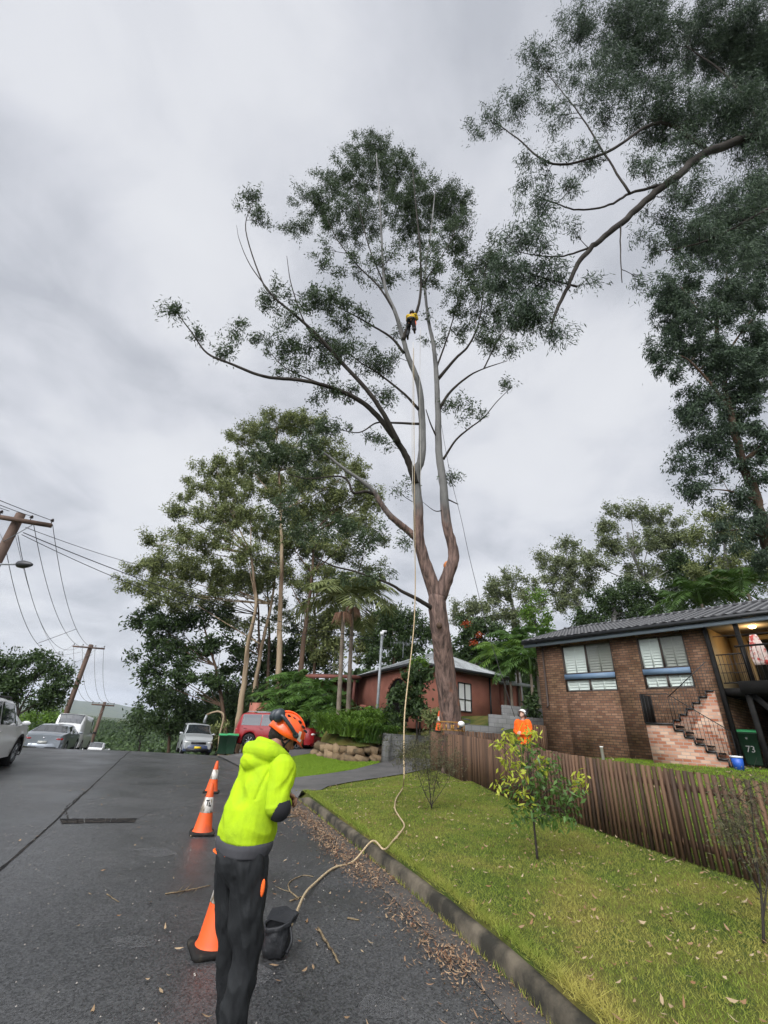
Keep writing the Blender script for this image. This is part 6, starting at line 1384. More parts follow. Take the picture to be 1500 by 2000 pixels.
    # arch liners / cladding
    for a in axles:
        for s in (-1, 1):
            l = MB(); an = np.linspace(0, math.pi, 15); ro, ri = wr * 1.13, wr * 1.03
            P = np.array([(a + math.cos(q) * ro, s * (hw - .012 if flare is None else hw + .012), wr + math.sin(q) * ro) for q in an]); Q = P.copy(); Q[:, 1] = s * (hw - .30)
            V2 = np.vstack([P, Q]); l.add(V2, [[[k, k + 1, k + 16, k + 15] for k in range(14)]])
            if flare: 
                O = np.array([(a + math.cos(q) * ro * 1.17, s * (hw + .008), wr + math.sin(q) * ro * 1.17) for q in an]); l.add(np.vstack([P, O]), [[[k, k + 1, k + 16, k + 15] for k in range(14)]])
            l.build('wheel_arch', 'car_black', t)
    zb = lambda x: float(np.interp(x, bx, bz))
    # bumpers
    for s, nm in ((-1, 'rear_bumper'), (1, 'front_bumper')):
        P = []; 
        for a in np.linspace(-1, 1, 13): P.append((s * (L / 2 + .03 - .20 * abs(a) ** 3), a * hw * .93, 0))
        P = np.array(P); b = MB(); prof = [(0, .24), (.035, .30), (.045, .42), (.03, .54), (-.03, .58)]; VV = []
        for z_, (o, z) in enumerate(prof):
            for p in P: VV.append((p[0] + s * o, p[1] * (1 + .1 * o), z * sill / .28 if z < .5 else z + .02))
        b.add(VV, [[[r * 13 + k, r * 13 + k + 1, (r + 1) * 13 + k + 1, (r + 1) * 13 + k] for r in range(4) for k in range(12)]]); b.build(nm, lower or paint, t, smooth=True)
        MB().bbox((s * (L / 2 + .02), -hw * .72, sill - .03), (s * (L / 2 + .07), hw * .72, sill + .13)).build(nm + '_insert', 'car_black', t)
    ze = zb(-L / 2 + .1); zf = zb(L / 2 - .15)
    for s in (-1, 1):
        # lamps as rounded wedges wrapping the corner
        o = MB(); o.ell((-L / 2 + .10, s * hw * .70, ze - .16 if name != 'van' else ze - .35), (.12, .21 if name != 'van' else .09, .085 if name != 'van' else .30), 14, 8); tl = o.build('tail_light', 'red_lens', t, smooth=True)
        o = MB(); o.ell((L / 2 - .11, s * hw * .70, zf - .13), (.13, .20, .085), 14, 8); o.build('headlight', 'clear_lens', t, smooth=True)
        mx_ = gx3 - .32; o = MB(); o.ell((mx_, s * (hw + .10), zb(mx_) + .10), (.05, .11, .065), 12, 8); o.bar((mx_, s * hw * .93, zb(mx_) + .02), (mx_, s * (hw + .06), zb(mx_) + .07), .04); o.build('door_mirror', paint if name != 'van' else 'car_black', t, smooth=True)
        for hx in (cutx[0] + .28, cutx[1] + .12): MB().ell((hx, s * (hw * .985 + .015), zb(hx) - .12), (.10, .018, .018), 10, 6).build('door_handle', paint, t, smooth=True)
        # panel gaps
        for gx in (cutx[1], cutx[2] - .1, cutx[0] + .1 if len(cutx) > 2 else cutx[0]): 
            z0, z1 = sill + .08, zb(gx) - .02
            MB().add([(gx - .005, s * (hw * 1.0035 + .002), z0), (gx + .005, s * (hw * 1.0035 + .002), z0), (gx + .005, s * (hw * .965 + .006), z1), (gx - .005, s * (hw * .965 + .006), z1)], [[[0, 1, 2, 3]]]).build('door_gap', 'car_black', t)
        if rails: MB().tube([(gx1 + .1, s * hw * roofw * .86, np.interp(gx1 + .1, tx, tz) + .02), (gx1 + .2, s * hw * roofw * .88, np.interp(gx1 + .2, tx, tz) + .07), (gx2 - .2, s * hw * roofw * .88, np.interp(gx2 - .2, tx, tz) + .07), (gx2 - .05, s * hw * roofw * .86, np.interp(gx2 - .05, tx, tz) + .02)], .022, 8).build('roof_rail', 'car_black' if paint == 'paint_white' else 'galv', t)
    zp = .62 if name != 'van' else .55
    for s in (-1, 1):
        zq = (zp if s < 0 else .46); p = MB().bbox((s * (L / 2 + .065), -.19, zq - .055), (s * (L / 2 + .085), .19, zq + .055)).build('number_plate', plate, t)

    MB().bbox((L / 2 - .0, -.42, zf - .22), (L / 2 + .03, .42, zf - .10)).build('grille', 'car_black', t)
    MB().ell((-L / 2 - .005, 0, ze - .12), (.02, .06, .035), 12, 6).build('badge', 'chrome', t)
    if spare:
        w = MB().lathe([(0, -.11), (wr * .8, -.11), (wr * .95, -.06), (wr * .97, .05), (wr * .9, .10)], (-L / 2 - .13, .12, 1.02), 28, 'x', cap=False).build('spare_wheel_cover', paint, t, smooth=True)
        MB().bbox((-L / 2 - .05, -.2, .7), (-L / 2 + .02, .4, 1.3)).build('spare_bracket', 'car_black', t)
    return t

def yaw_of(dx, dy): return math.atan2(dy, dx)
RD = (-SE, CE)                      # direction of travel up the street
def on_road(s, t): x, y = to_xy(s, t); return (x, y, float(road_z(x, y)))
suv_top = [(-2.3, .95), (-2.22, 1.05), (-1.95, 1.52), (-1.75, 1.64), (-.6, 1.70), (.35, 1.64), (1.15, 1.14), (1.3, 1.09), (2.05, .98), (2.3, .80)]
suv_belt = [(-2.3, .90), (-2.1, 1.08), (-.5, 1.05), (1.2, 1.0), (2.05, .93), (2.3, .76)]
car('white compact SUV parked at the left edge, nearest of the parked cars', on_road(15.5, -4.95), yaw_of(*RD), 'paint_white', 4.6, 1.85, suv_top, suv_belt, .78, (-1.35, 1.35), .36, (-2.2, -1.75, .35, 1.2), rails=True, flare=True, lower='car_black', pillar=.05)
sed_top = [(-2.35, .93), (-2.25, 1.0), (-1.75, 1.06), (-1.0, 1.36), (-.5, 1.42), (.1, 1.42), (.5, 1.38), (1.35, .98), (2.1, .80), (2.35, .66)]
sed_belt = [(-2.35, .88), (-2.25, .96), (-1.7, 1.0), (0, .94), (1.3, .90), (2.1, .76), (2.35, .62)]
car('silver-blue four-door sedan parked behind the white van on the left', on_road(32.0, -6.1), yaw_of(*RD), 'paint_silver', 4.75, 1.84, sed_top, sed_belt, .74, (-1.35, 1.4), .33, (-1.8, -.95, .5, 1.35))
van_top = [(-2.45, 1.0), (-2.42, 1.6), (-2.33, 2.05), (-2.15, 2.15), (.9, 2.15), (1.3, 2.02), (1.95, 1.22), (2.4, .95), (2.45, .85)]
van_belt = [(-2.45, .9), (-2.4, 1.2), (1.3, 1.14), (1.9, 1.1), (2.4, .88), (2.45, .8)]
car('white van parked ahead of the silver-blue sedan', np.array(on_road(38.4, -6.35)) + [0, 0, .35], yaw_of(*RD), 'paint_white', 4.9, 1.85, van_top, van_belt, .86, (-1.5, 1.5), .34, (-2.44, -2.12, 1.0, 1.9), name='van', cat='van', pitch=-R(3), kind=[.35, .9, 1.55], group='cars parked along the street')
hat_top = [(-2.0, .9), (-1.95, .98), (-1.6, 1.38), (-1.2, 1.44), (.2, 1.43), (1.0, .98), (1.8, .80), (2.0, .65)]
hat_belt = [(-2.0, .82), (-1.9, .93), (1.0, .9), (1.8, .76), (2.0, .6)]
car('small white hatchback half hidden beyond the crest of the road', (-.548 * 44, 44, -2.12), yaw_of(*RD), 'paint_white', 4.05, 1.72, hat_top, hat_belt, .77, (-1.2, 1.25), .31, (-1.95, -1.25, .25, 1.0), pitch=-R(5))
rav_top = [(-2.0, 1.0), (-1.97, 1.3), (-1.85, 1.62), (-1.6, 1.70), (-.2, 1.70), (.25, 1.66), (.85, 1.16), (1.0, 1.11), (1.75, 1.0), (1.98, .82)]
rav_belt = [(-2.0, .95), (-1.9, 1.06), (.85, 1.04), (1.0, 1.03), (1.75, .93), (1.98, .76)]
car('small silver four-wheel drive facing us by the far right kerb', (-.354 * 31.0, 31.0, -.22), yaw_of(.44, -.9), 'paint_silver2', 4.0, 1.72, rav_top, rav_belt, .80, (-1.2, 1.25), .35, (-1.95, -1.65, .25, .9), lower='paint_blue', plate='plate_yellow', pitch=0, flare=True)
pr_top = [(-2.35, 1.05), (-2.32, 1.35), (-2.15, 1.78), (-1.95, 1.85), (-.2, 1.86), (.3, 1.80), (.98, 1.26), (1.15, 1.22), (2.1, 1.10), (2.38, .88)]
pr_belt = [(-2.35, 1.0), (-2.25, 1.16), (.9, 1.13), (1.15, 1.13), (2.1, 1.02), (2.38, .84)]
pc = np.array([-.185 * 28.2, 28.2]); 
car('red large four-wheel drive with spare wheel on its tailgate, parked across the driveway', (pc[0], pc[1], Hs(*pc) + .03), yaw_of(.98, -.18), 'paint_red', 4.75, 1.88, pr_top, pr_belt, .80, (-1.4, 1.42), .39, (-2.3, -1.95, .3, 1.05), spare=True, rails=True, group='cars parked along the street', pitch=R(2))

# ------------------------------------------------------------------ traffic cones
mat('cone_orange', (.66, .09, .012), .55, .4, n=(5, 8, (.42, .07, .03), .48, .68), bump=(40, .15, .003)); mat('cone_band', (.60, .57, .52), .5, .4, n=(22, 8, (.20, .16, .11), .48, .6, (1, 1, .35))); mat('cone_base', (.015, .014, .013), .8, .2, n=(8, 5, (.06, .05, .035), .5, .7))
def cone(label, p, h=.70, yaw=0, tl=False, tilt=(0, 0)):
    t = thing('traffic_cone', label, 'cone', p, yaw, 'traffic cones'); t.rotation_euler = (tilt[0], tilt[1], yaw)
    b = MB(); s = .19 * h / .7; V = []
    for z, q in ((0, 1), (.028, 1), (.04, .93)):
        for x, y in ((-s, -s), (s, -s), (s, s), (-s, s)):
            for k in range(4):
                a0 = {(-1, -1): 180, (1, -1): 270, (1, 1): 0, (-1, 1): 90}[(int(np.sign(x)), int(np.sign(y)))]; a = R(a0 + k * 30); c_ = .05; V.append(((x - np.sign(x) * c_ + c_ * math.cos(a)) * q, (y - np.sign(y) * c_ + c_ * math.sin(a)) * q, z))
    b.add(V, [[[r * 16 + k, r * 16 + (k + 1) % 16, (r + 1) * 16 + (k + 1) % 16, (r + 1) * 16 + k] for r in range(2) for k in range(16)], np.arange(16)[::-1], np.arange(16) + 32]).build('base', 'cone_base', t)
    r = lambda z: (.145 - (.145 - .028) * (z - .04) / (h - .04)) * h / .7
    z1, z2 = h * .42, h * .72
    MB().lathe([(r(.04) + .012, .04), (r(.06), .062), (r(z1), z1)], k=32, cap=False).build('cone_body', 'cone_orange', t, smooth=True)
    MB().lathe([(r(z2), z2), (r(h), h - .008), (r(h) * .8, h), (.012, h)], k=32, cap=False).build('cone_tip', 'cone_orange', t, smooth=True)
    MB().lathe([(r(z1) - .002, z1), (r(z1) + .003, z1 + .004), (r(z2) + .003, z2 - .004), (r(z2) - .002, z2)], k=32, cap=False).build('reflective_band', 'cone_band', t, smooth=True)
    if tl:
        zz = (z1 + z2) / 2 + .03; lo = [MB(), ]; m_ = lo[0]
        def stroke(a0, z0, a1, z1_, w):
            # curved patch following the cone: angles in degrees from the front
            for i in range(6):
                A0, A1 = a0 + (a1 - a0) * i / 6, a0 + (a1 - a0) * (i + 1) / 6
                V = [((r(z) + .006) * math.sin(R(a)), -(r(z) + .006) * math.cos(R(a)), z) for a, z in ((A0, z0), (A1, z0), (A1, z1_), (A0, z1_))]; m_.add(V, [[[0, 1, 2, 3]]])
        stroke(-32, zz + .022, 10, zz + .040, 0); stroke(-17, zz - .035, -5, zz + .022, 0); stroke(4, zz - .035, 16, zz + .012, 0); stroke(4, zz - .047, 34, zz - .031, 0); stroke(26, zz - .03, 34, zz - .015, 0)
        m_.build('lettering', 'ink', t)
    return t
P1 = on_ground(412, 1548); cone('farthest traffic cone on the road, its white band faded', P1, .66, .2)
P2 = on_ground(394, 1629); cone('middle traffic cone with black TL lettering on its white band', P2, .68, .35, tl=True)
P3 = on_ground(414, 1860); P3 = P3 + [0, .06, 0]; cone('nearest traffic cone half hidden behind the trouser leg of the worker in yellow', P3, .72, .5)
pt_ = aty(858, 1428, 17.4); cone('traffic cone standing at the foot of the climbed gum trunk', (pt_[0], pt_[1], pt_[2] - .02), .7, .1)
tb_ = MB().box((pt_[0] + .2, pt_[1] + .05, (pt_[2] - .02 + Hs(pt_[0], pt_[1])) / 2 - .02), (1.0, .4, pt_[2] - Hs(pt_[0], pt_[1]) - .0)); tag(tb_.build('planter_ledge', 'fence_wood'), 'timber ledge under the traffic cone at the foot of the climbed gum', 'ledge')
mat('tape', (.28, .14, .03), .6, .3)
def tape():
    c = aty(881, 1425, 16.22); mb = MB(); 
    for z in (-.02, .10): mb.lathe([(.455, z), (.462, z), (.462, z + .035), (.455, z + .035)], (c[0], c[1], c[2] + z), 30, cap=False)
    for a in np.arange(0, 360, 22): mb.box((c[0] + .46 * math.sin(R(a)), c[1] - .46 * math.cos(R(a)), c[2] + .06), (.05, .02, .16), rz=R(a))
    tag(mb.build('strap_band', 'tape'), 'yellow ratchet strap and bracket wrapped around the base of the climbed gum', 'strap')
tape()
def chainsaw():
    p = aty(901, 1414, 15.8); t = thing('winch', 'small white and black machine fixed to the right side of the gum base', 'tool', p)
    MB().ell((0, 0, 0), (.12, .10, .09), 12, 8).build('housing', 'white_plastic', t, smooth=True); MB().tube([(.1, 0, 0), (.28, 0, .03), (.3, 0, .14), (.05, 0, .16)], .02, 8).build('handle', 'gutter_black', t)
    MB().tube([(0, -.05, -.1), (-.15, .0, -.16)], .02, 6).build('mount', 'gutter_black', t)
chainsaw()

# ------------------------------------------------------------------ wheelie bins
mat('bin_green', (.012, .045, .022), .5, .4, n=(3, 5, (.02, .04, .025), .4, .7)); mat('bin_lid', (.03, .26, .09), .45, .4); mat('chalk', (.32, .33, .31), .9, .1); mat('bin_red', (.4, .02, .02), .5, .4)
def bin_(label, p, yaw, lid='bin_lid', num=None, group='wheelie bins'):
    t = thing('wheelie_bin', label, 'bin', p, yaw, group); V = []
    prof = [(.20, .23, 0), (.21, .24, .04), (.275, .32, .86), (.29, .335, .865), (.29, .335, .93)]
    for a, b, z in prof:
        for x, y in ((-1, -1), (-.94, -1), (.94, -1), (1, -1), (1, -.94), (1, .94), (1, 1), (.94, 1), (-.94, 1), (-1, 1), (-1, .94), (-1, -.94)): V.append((a * x, b * y + (.86 - z) * .04, z + .08))
    MB().add(V, [[[r * 12 + k, r * 12 + (k + 1) % 12, (r + 1) * 12 + (k + 1) % 12, (r + 1) * 12 + k] for r in range(4) for k in range(12)], np.arange(12)[::-1], np.arange(12) + 48]).build('bin_body', 'bin_green', t)
    V = []; 
    for y, z in ((-.36, 1.0), (-.36, 1.03), (-.25, 1.075), (.1, 1.10), (.34, 1.08), (.38, 1.03), (.38, 1.0)):
        for x in (-.31, -.27, .27, .31): V.append((x, y, z - (.02 if abs(x) > .3 else 0)))
    MB().add(V, [[[r * 4 + k, r * 4 + k + 1, (r + 1) * 4 + k + 1, (r + 1) * 4 + k] for r in range(6) for k in range(3)], [[24, 25, 1, 0], [25, 26, 2, 1], [26, 27, 3, 2]]]).build('lid', lid, t)
    for s in (-1, 1): MB().lathe([(0, -.025), (.1, -.025), (.1, .025), (0, .025)], (s * .25, .27, .1), 16, 'x', cap=False).build('wheel', 'tyre', t)
    MB().tube([(-.25, .36, 1.0), (-.25, .42, 1.0), (.25, .42, 1.0), (.25, .36, 1.0)], .016, 8).build('handle', 'bin_green', t)
    if num:
        text_obj('number', num[1], .26, 'chalk', t, (0, -.305, .52), (R(86), 0, 0), .001); text_obj('number', num[0], .16, 'chalk', t, (-.03, -.32, .80), (R(86), 0, 0), .001)
    return t
for (px, py, Y, yw, nm) in ((432, 1470, 27.6, .3, 'green-lidded bin at the kerb, left one of the pair beside the red car'), (449, 1470, 27.4, .2, 'green bin nearest the red car, right one of the pair')):
    p = aty(px, py, Y); p[2] = max(Hs(p[0], p[1]), p[2] - .15); bin_(nm, p, yw)
pb_ = house_pt(hu(.806, .55), .55, 0); pb_[2] = Hs(pb_[0], pb_[1]); bin_('dark green bin with 73 chalked on it under the deck', pb_, -.72, num=('*', '73')).scale = (.88, .88, .95)

# ------------------------------------------------------------------ rope, bag and climbing lines
mat('rope', (.46, .36, .22), .85, .2, n=(30, 3, (.30, .22, .13), .4, .65), bump=(120, .6, .004)); mat('rope_white', (.55, .52, .47), .8, .2); mat('bag_black', (.012, .013, .015), .55, .4, n=(4, 4, (.025, .026, .028), .4, .65), bump=(9, .5, .03)); mat('line_dark', (.05, .05, .05), .7, .3)
bagp = on_ground(530, 1880) + np.array([.0, .11, 0])
def rope():
    P = [aty(560, 1816, bagp[1]), aty(571, 1802, bagp[1] + .04)]
    for q in ((592, 1766), (613, 1733), (650, 1700), (690, 1686), (725, 1680), (750, 1663), (768, 1645)):
        g = on_ground(*q); g[2] += .02; P.append(g)
    P[2][2] += .05; P[3][2] += .01
    for q in ((785, 1630), (789, 1618), (778, 1600), (771, 1585), (774, 1565), (786, 1545)):
        g = on_ground(*q); g[2] += .055; P.append(g)
    for px, py, Y in ((789, 1520, 11.4), (789, 1480, 12.0), (790, 1400, 12.6), (797, 1330, 13.2), (806, 1250, 13.8), (810, 1190, 14.0), (811, 1100, 14.0), (809, 900, 13.8), (808, 680, 13.4)): P.append(aty(px, py, Y))
    Q = smooth_curve(P, 9); c = Q[0].copy(); n = len(Q); r = np.full(n, .0125); zi = Q[:, 2]; r = np.where(zi > .9, .018, r); r = np.where(zi > 7, .012, r)
    tag(MB().tube(Q - c, r, 10).build('rope', 'rope', smooth=True, loc=c), 'long tan climbing rope running from the black bag over the kerb into the gum', 'rope')
rope()
def line(pts, r, label, m='rope_white'):
    P = np.array([aty(*q) for q in pts]); Q = smooth_curve(P, 6); c = Q[0].copy(); tag(MB().tube(Q - c, r, 6).build('climbing_line', m, loc=c), label, 'rope', None)
line([(807, 668, 13.3), (805, 850, 14.0), (808, 1050, 14.6), (812, 1130, 14.9)], .011, 'thin pale line hanging straight down left of the climber rope')
line([(821, 640, 13.2), (820, 780, 13.9), (822, 960, 14.6)], .009, 'short thin pale line hanging right of the climber')
line([(862, 830, 14.8), (880, 930, 14.5), (900, 1010, 14.3), (915, 1080, 14.2), (932, 1150, 14.1), (955, 1240, 14.0), (1005, 1400, 13.9)], .009, 'dark tag line slanting from the right stem down to the worker in orange', 'line_dark')
def bag():
    t = thing('rope_bag', 'open black fabric rope bag standing on the asphalt beside the worker in yellow', 'bag', bagp); t.scale = (.86, .86, .78); k = 28; V = []; prof = [(0, .08), (.02, .115), (.08, .135), (.16, .14), (.22, .135), (.27, .125), (.295, .145), (.28, .155), (.25, .15)]
    for z, r in prof:
        for j in range(k):
            a = 2 * math.pi * j / k; rr = r * (1 + .26 * noise.noise(Vector((math.cos(a) * 1.9, math.sin(a) * 1.9, z * 7)))) ; V.append((math.cos(a) * rr + .05 * z, math.sin(a) * rr * .9, z + (.05 * math.cos(a - .4) if z > .24 else 0)))
    n = len(prof); mb = MB().add(V, [[[r * k + j, r * k + (j + 1) % k, (r + 1) * k + (j + 1) % k, (r + 1) * k + j] for r in range(n - 1) for j in range(k)], np.arange(k)[::-1]])
    mb.build('bag_body', 'bag_black', t, smooth=True)
    MB().lathe([(0, .20), (.10, .21), (.11, .24)], k=20, cap=False).build('bag_lining', 'bag_black', t)
    MB().add([(-.11, -.08, .31), (.08, -.12, .30), (.16, .02, .26), (.18, .05, .32), (.04, .13, .36), (-.09, .08, .35)], [[0, 1, 2, 3, 4, 5]]).build('flap', 'bag_black', t)
    MB().tube(smooth_curve([(.12, -.06, .27), (.16, -.12, .17), (.13, -.12, .07)], 5), .012, 6).build('strap', 'bag_black', t)
bag()
# ------------------------------------------------------------------ people
mat('skin', (.30, .15, .095), .55, .4, bump=(90, .15, .002)); mat('skin_pale', (.45, .27, .20), .55, .4); mat('hair', (.018, .012, .009), .8, .3, bump=(160, .8, .004))
mat('hoodie', (.37, .54, .014), .9, .12, n=(3, 8, (.27, .41, .02), .46, .68), bump=(70, .35, .006)); mat('hoodie_grey', (.065, .065, .07), .9, .1, bump=(300, .2, .001)); mat('patch_black', (.022, .022, .025), .8, .2)
mat('trouser', (.010, .011, .012), .75, .25, n=(5, 6, (.020, .022, .023), .42, .68), bump=(60, .5, .003)); mat('orange_cloth', (.85, .14, .025), .8, .2); mat('hivis', (.90, .13, .012), .75, .2, n=(6, 4, (.7, .09, .01), .45, .65))
mat('helmet_orange', (.85, .105, .012), .30, .5, coat=.3); mat('helmet_white', (.72, .72, .70), .35, .5); mat('muff', (.02, .028, .035), .35, .5); mat('sticker', (.65, .60, .50), .5, .4); mat('boot', (.04, .028, .018), .7, .3); mat('yellow_cloth', (.50, .33, .02), .8, .2); mat('glove', (.05, .045, .04), .8, .2)

def lerp(a, b, t): return np.array(a) * (1 - t) + np.array(b) * t
def cap_chain(mb, P, r, k=16, n=5):
    """closed tapered limb through the points with round ends"""
    P = np.array(P, float); Q = smooth_curve(P, n); s = np.linspace(0, 1, len(P)); rr = np.interp(np.linspace(0, 1, len(Q)), s, r)
    d0 = Q[0] - Q[1]; d0 /= np.linalg.norm(d0); d1 = Q[-1] - Q[-2]; d1 /= np.linalg.norm(d1); an = np.array([.97, .8, .5])
    A = [Q[0] + d0 * rr[0] * a for a in (.95, .75, .4)]; B = [Q[-1] + d1 * rr[-1] * a for a in (.4, .75, .95)]
    ra = [rr[0] * a for a in (.3, .66, .92)]; rb = [rr[-1] * a for a in (.92, .66, .3)]
    mb.tube(np.vstack([A, Q, B]), np.concatenate([ra, rr, rb]), k)
def loft(mb, rings, k=28, p=2.3):
    """horizontal superellipse rings (x, y, z, rx, ry)"""
    V = []; an = np.arange(k) * 2 * math.pi / k
    for x, y, z, rx, ry in rings:
        c, s = np.cos(an), np.sin(an); V.append(np.stack([x + rx * np.sign(c) * np.abs(c) ** (2 / p), y + ry * np.sign(s) * np.abs(s) ** (2 / p), np.full(k, z)], 1))
    n = len(rings); i = np.arange(n - 1)[:, None] * k; j = np.arange(k)[None, :]; j2 = (j + 1) % k
    mb.add(np.concatenate(V), [np.stack([i + j, i + j2, i + k + j2, i + k + j], -1).reshape(-1, 4), np.arange(k)[::-1], np.arange(k) + (n - 1) * k])
def solid(mb, name, m, parent, voxel, it=4, fold=None, cut=None, tweak=None):
    """the union of overlapping closed shapes as one continuous skin"""
    o = mb.build(name + '_x', m); r = o.modifiers.new('r', 'REMESH'); r.mode = 'VOXEL'; r.voxel_size = voxel; r.use_smooth_shade = True
    s = o.modifiers.new('s', 'SMOOTH'); s.factor = .5; s.iterations = it
    dg = bpy.context.evaluated_depsgraph_get(); me = bpy.data.meshes.new_from_object(o.evaluated_get(dg)); bpy.data.objects.remove(o)
    n = len(me.vertices); co = np.empty(n * 3, np.float32); me.vertices.foreach_get('co', co); co = co.reshape(-1, 3); no = np.empty(n * 3, np.float32); me.vertices.foreach_get('normal', no); no = no.reshape(-1, 3)
    if fold:
        d = np.array([fold(Vector(c)) for c in co]); co = co + no * d[:, None]
    if tweak: co = tweak(co)
    me.vertices.foreach_set('co', co.astype(np.float32).ravel())
    if cut:
        import bmesh
        bm = bmesh.new(); bm.from_mesh(me); dead = [v for v in bm.verts if cut(v.co)]; bmesh.ops.delete(bm, geom=dead, context='VERTS'); bm.to_mesh(me); bm.free()
    me.polygons.foreach_set('use_smooth', np.ones(len(me.polygons), bool)); me.update()
    me.materials.clear(); me.materials.append(MATS[m]); q = bpy.data.objects.new(name, me); sc.collection.objects.link(q); q.parent = parent; return q
def head_shapes(mb, M_, c, s=1.0):
    """skull, face, nose, lips, ears; M_ turns head space (x forward) into body space"""
    T = lambda p: np.array(M_ @ Vector(p)) * s + c
    def E(p, r, **k): mb.ell(T(p), np.array(r) * s, 18, 12, rot=M_)
    E((-.005, 0, .035), (.100, .077, .098)); E((.030, 0, -.035), (.068, .058, .085)); E((.055, 0, -.095), (.035, .036, .028)); E((.075, 0, .012), (.022, .052, .016)); E((.035, .045, -.035), (.035, .022, .03)); E((.035, -.045, -.035), (.035, .022, .03))
    cap_chain(mb, [T((.088, 0, .005)), T((.108, 0, -.028)), T((.100, 0, -.040))], np.array([.008, .013, .013]) * s, 10)
    E((.100, .014, -.040), (.010, .008, .008)); E((.100, -.014, -.040), (.010, .008, .008)); E((.088, 0, -.066), (.014, .024, .006)); E((.086, 0, -.076), (.014, .022, .007))
    for y in (-1, 1): E((-.004, y * .080, -.008), (.019, .010, .033)); E((-.012, y * .086, .004), (.016, .008, .020)); E((.078, y * .030, .000), (.012, .014, .011))
def hand_shapes(mb, wrist, palm_dir, normal, s=1.0, curl=.7, left=False):
    """palm, four curled fingers of unequal length, and a thumb on the side"""
    d = Vector(palm_dir).normalized(); nrm = Vector(normal).normalized(); side = d.cross(nrm).normalized() * (1 if left else -1); nrm = side.cross(d).normalized() * (1 if left else -1) if False else (nrm - d * nrm.dot(d)).normalized()
    w = Vector(wrist); 
    rot = Matrix((d, side, nrm)).transposed(); mb.ell(w + d * .048 * s, (.052 * s, .042 * s, .016 * s), 14, 10, rot=rot)
    for i, (off, L) in enumerate(((.031, .072), (.011, .080), (-.010, .075), (-.030, .058))):
        p = w + d * (.082 - abs(off) * .25) * s + side * off * s; P = [p - d * .02 * s, p]; a = 0
        for seg in (.42, .32, .26): a += curl * .95; q = P[-1] + (d * math.cos(a) - nrm * math.sin(a)) * L * seg * s; P.append(q)
        cap_chain(mb, [tuple(x) for x in P], np.array([.0095, .0095, .009, .008, .007]) * s, 10, 3)
    p = w + d * .02 * s + side * .030 * s; P = [p, p + (side * .7 + d * .6) * .032 * s, p + (side * .75 + d * 1.2 - nrm * .5) * .045 * s, p + (side * .5 + d * 1.6 - nrm * .9) * .052 * s]
    cap_chain(mb, [tuple(x) for x in P], np.array([.014, .012, .010, .008]) * s, 10, 3)

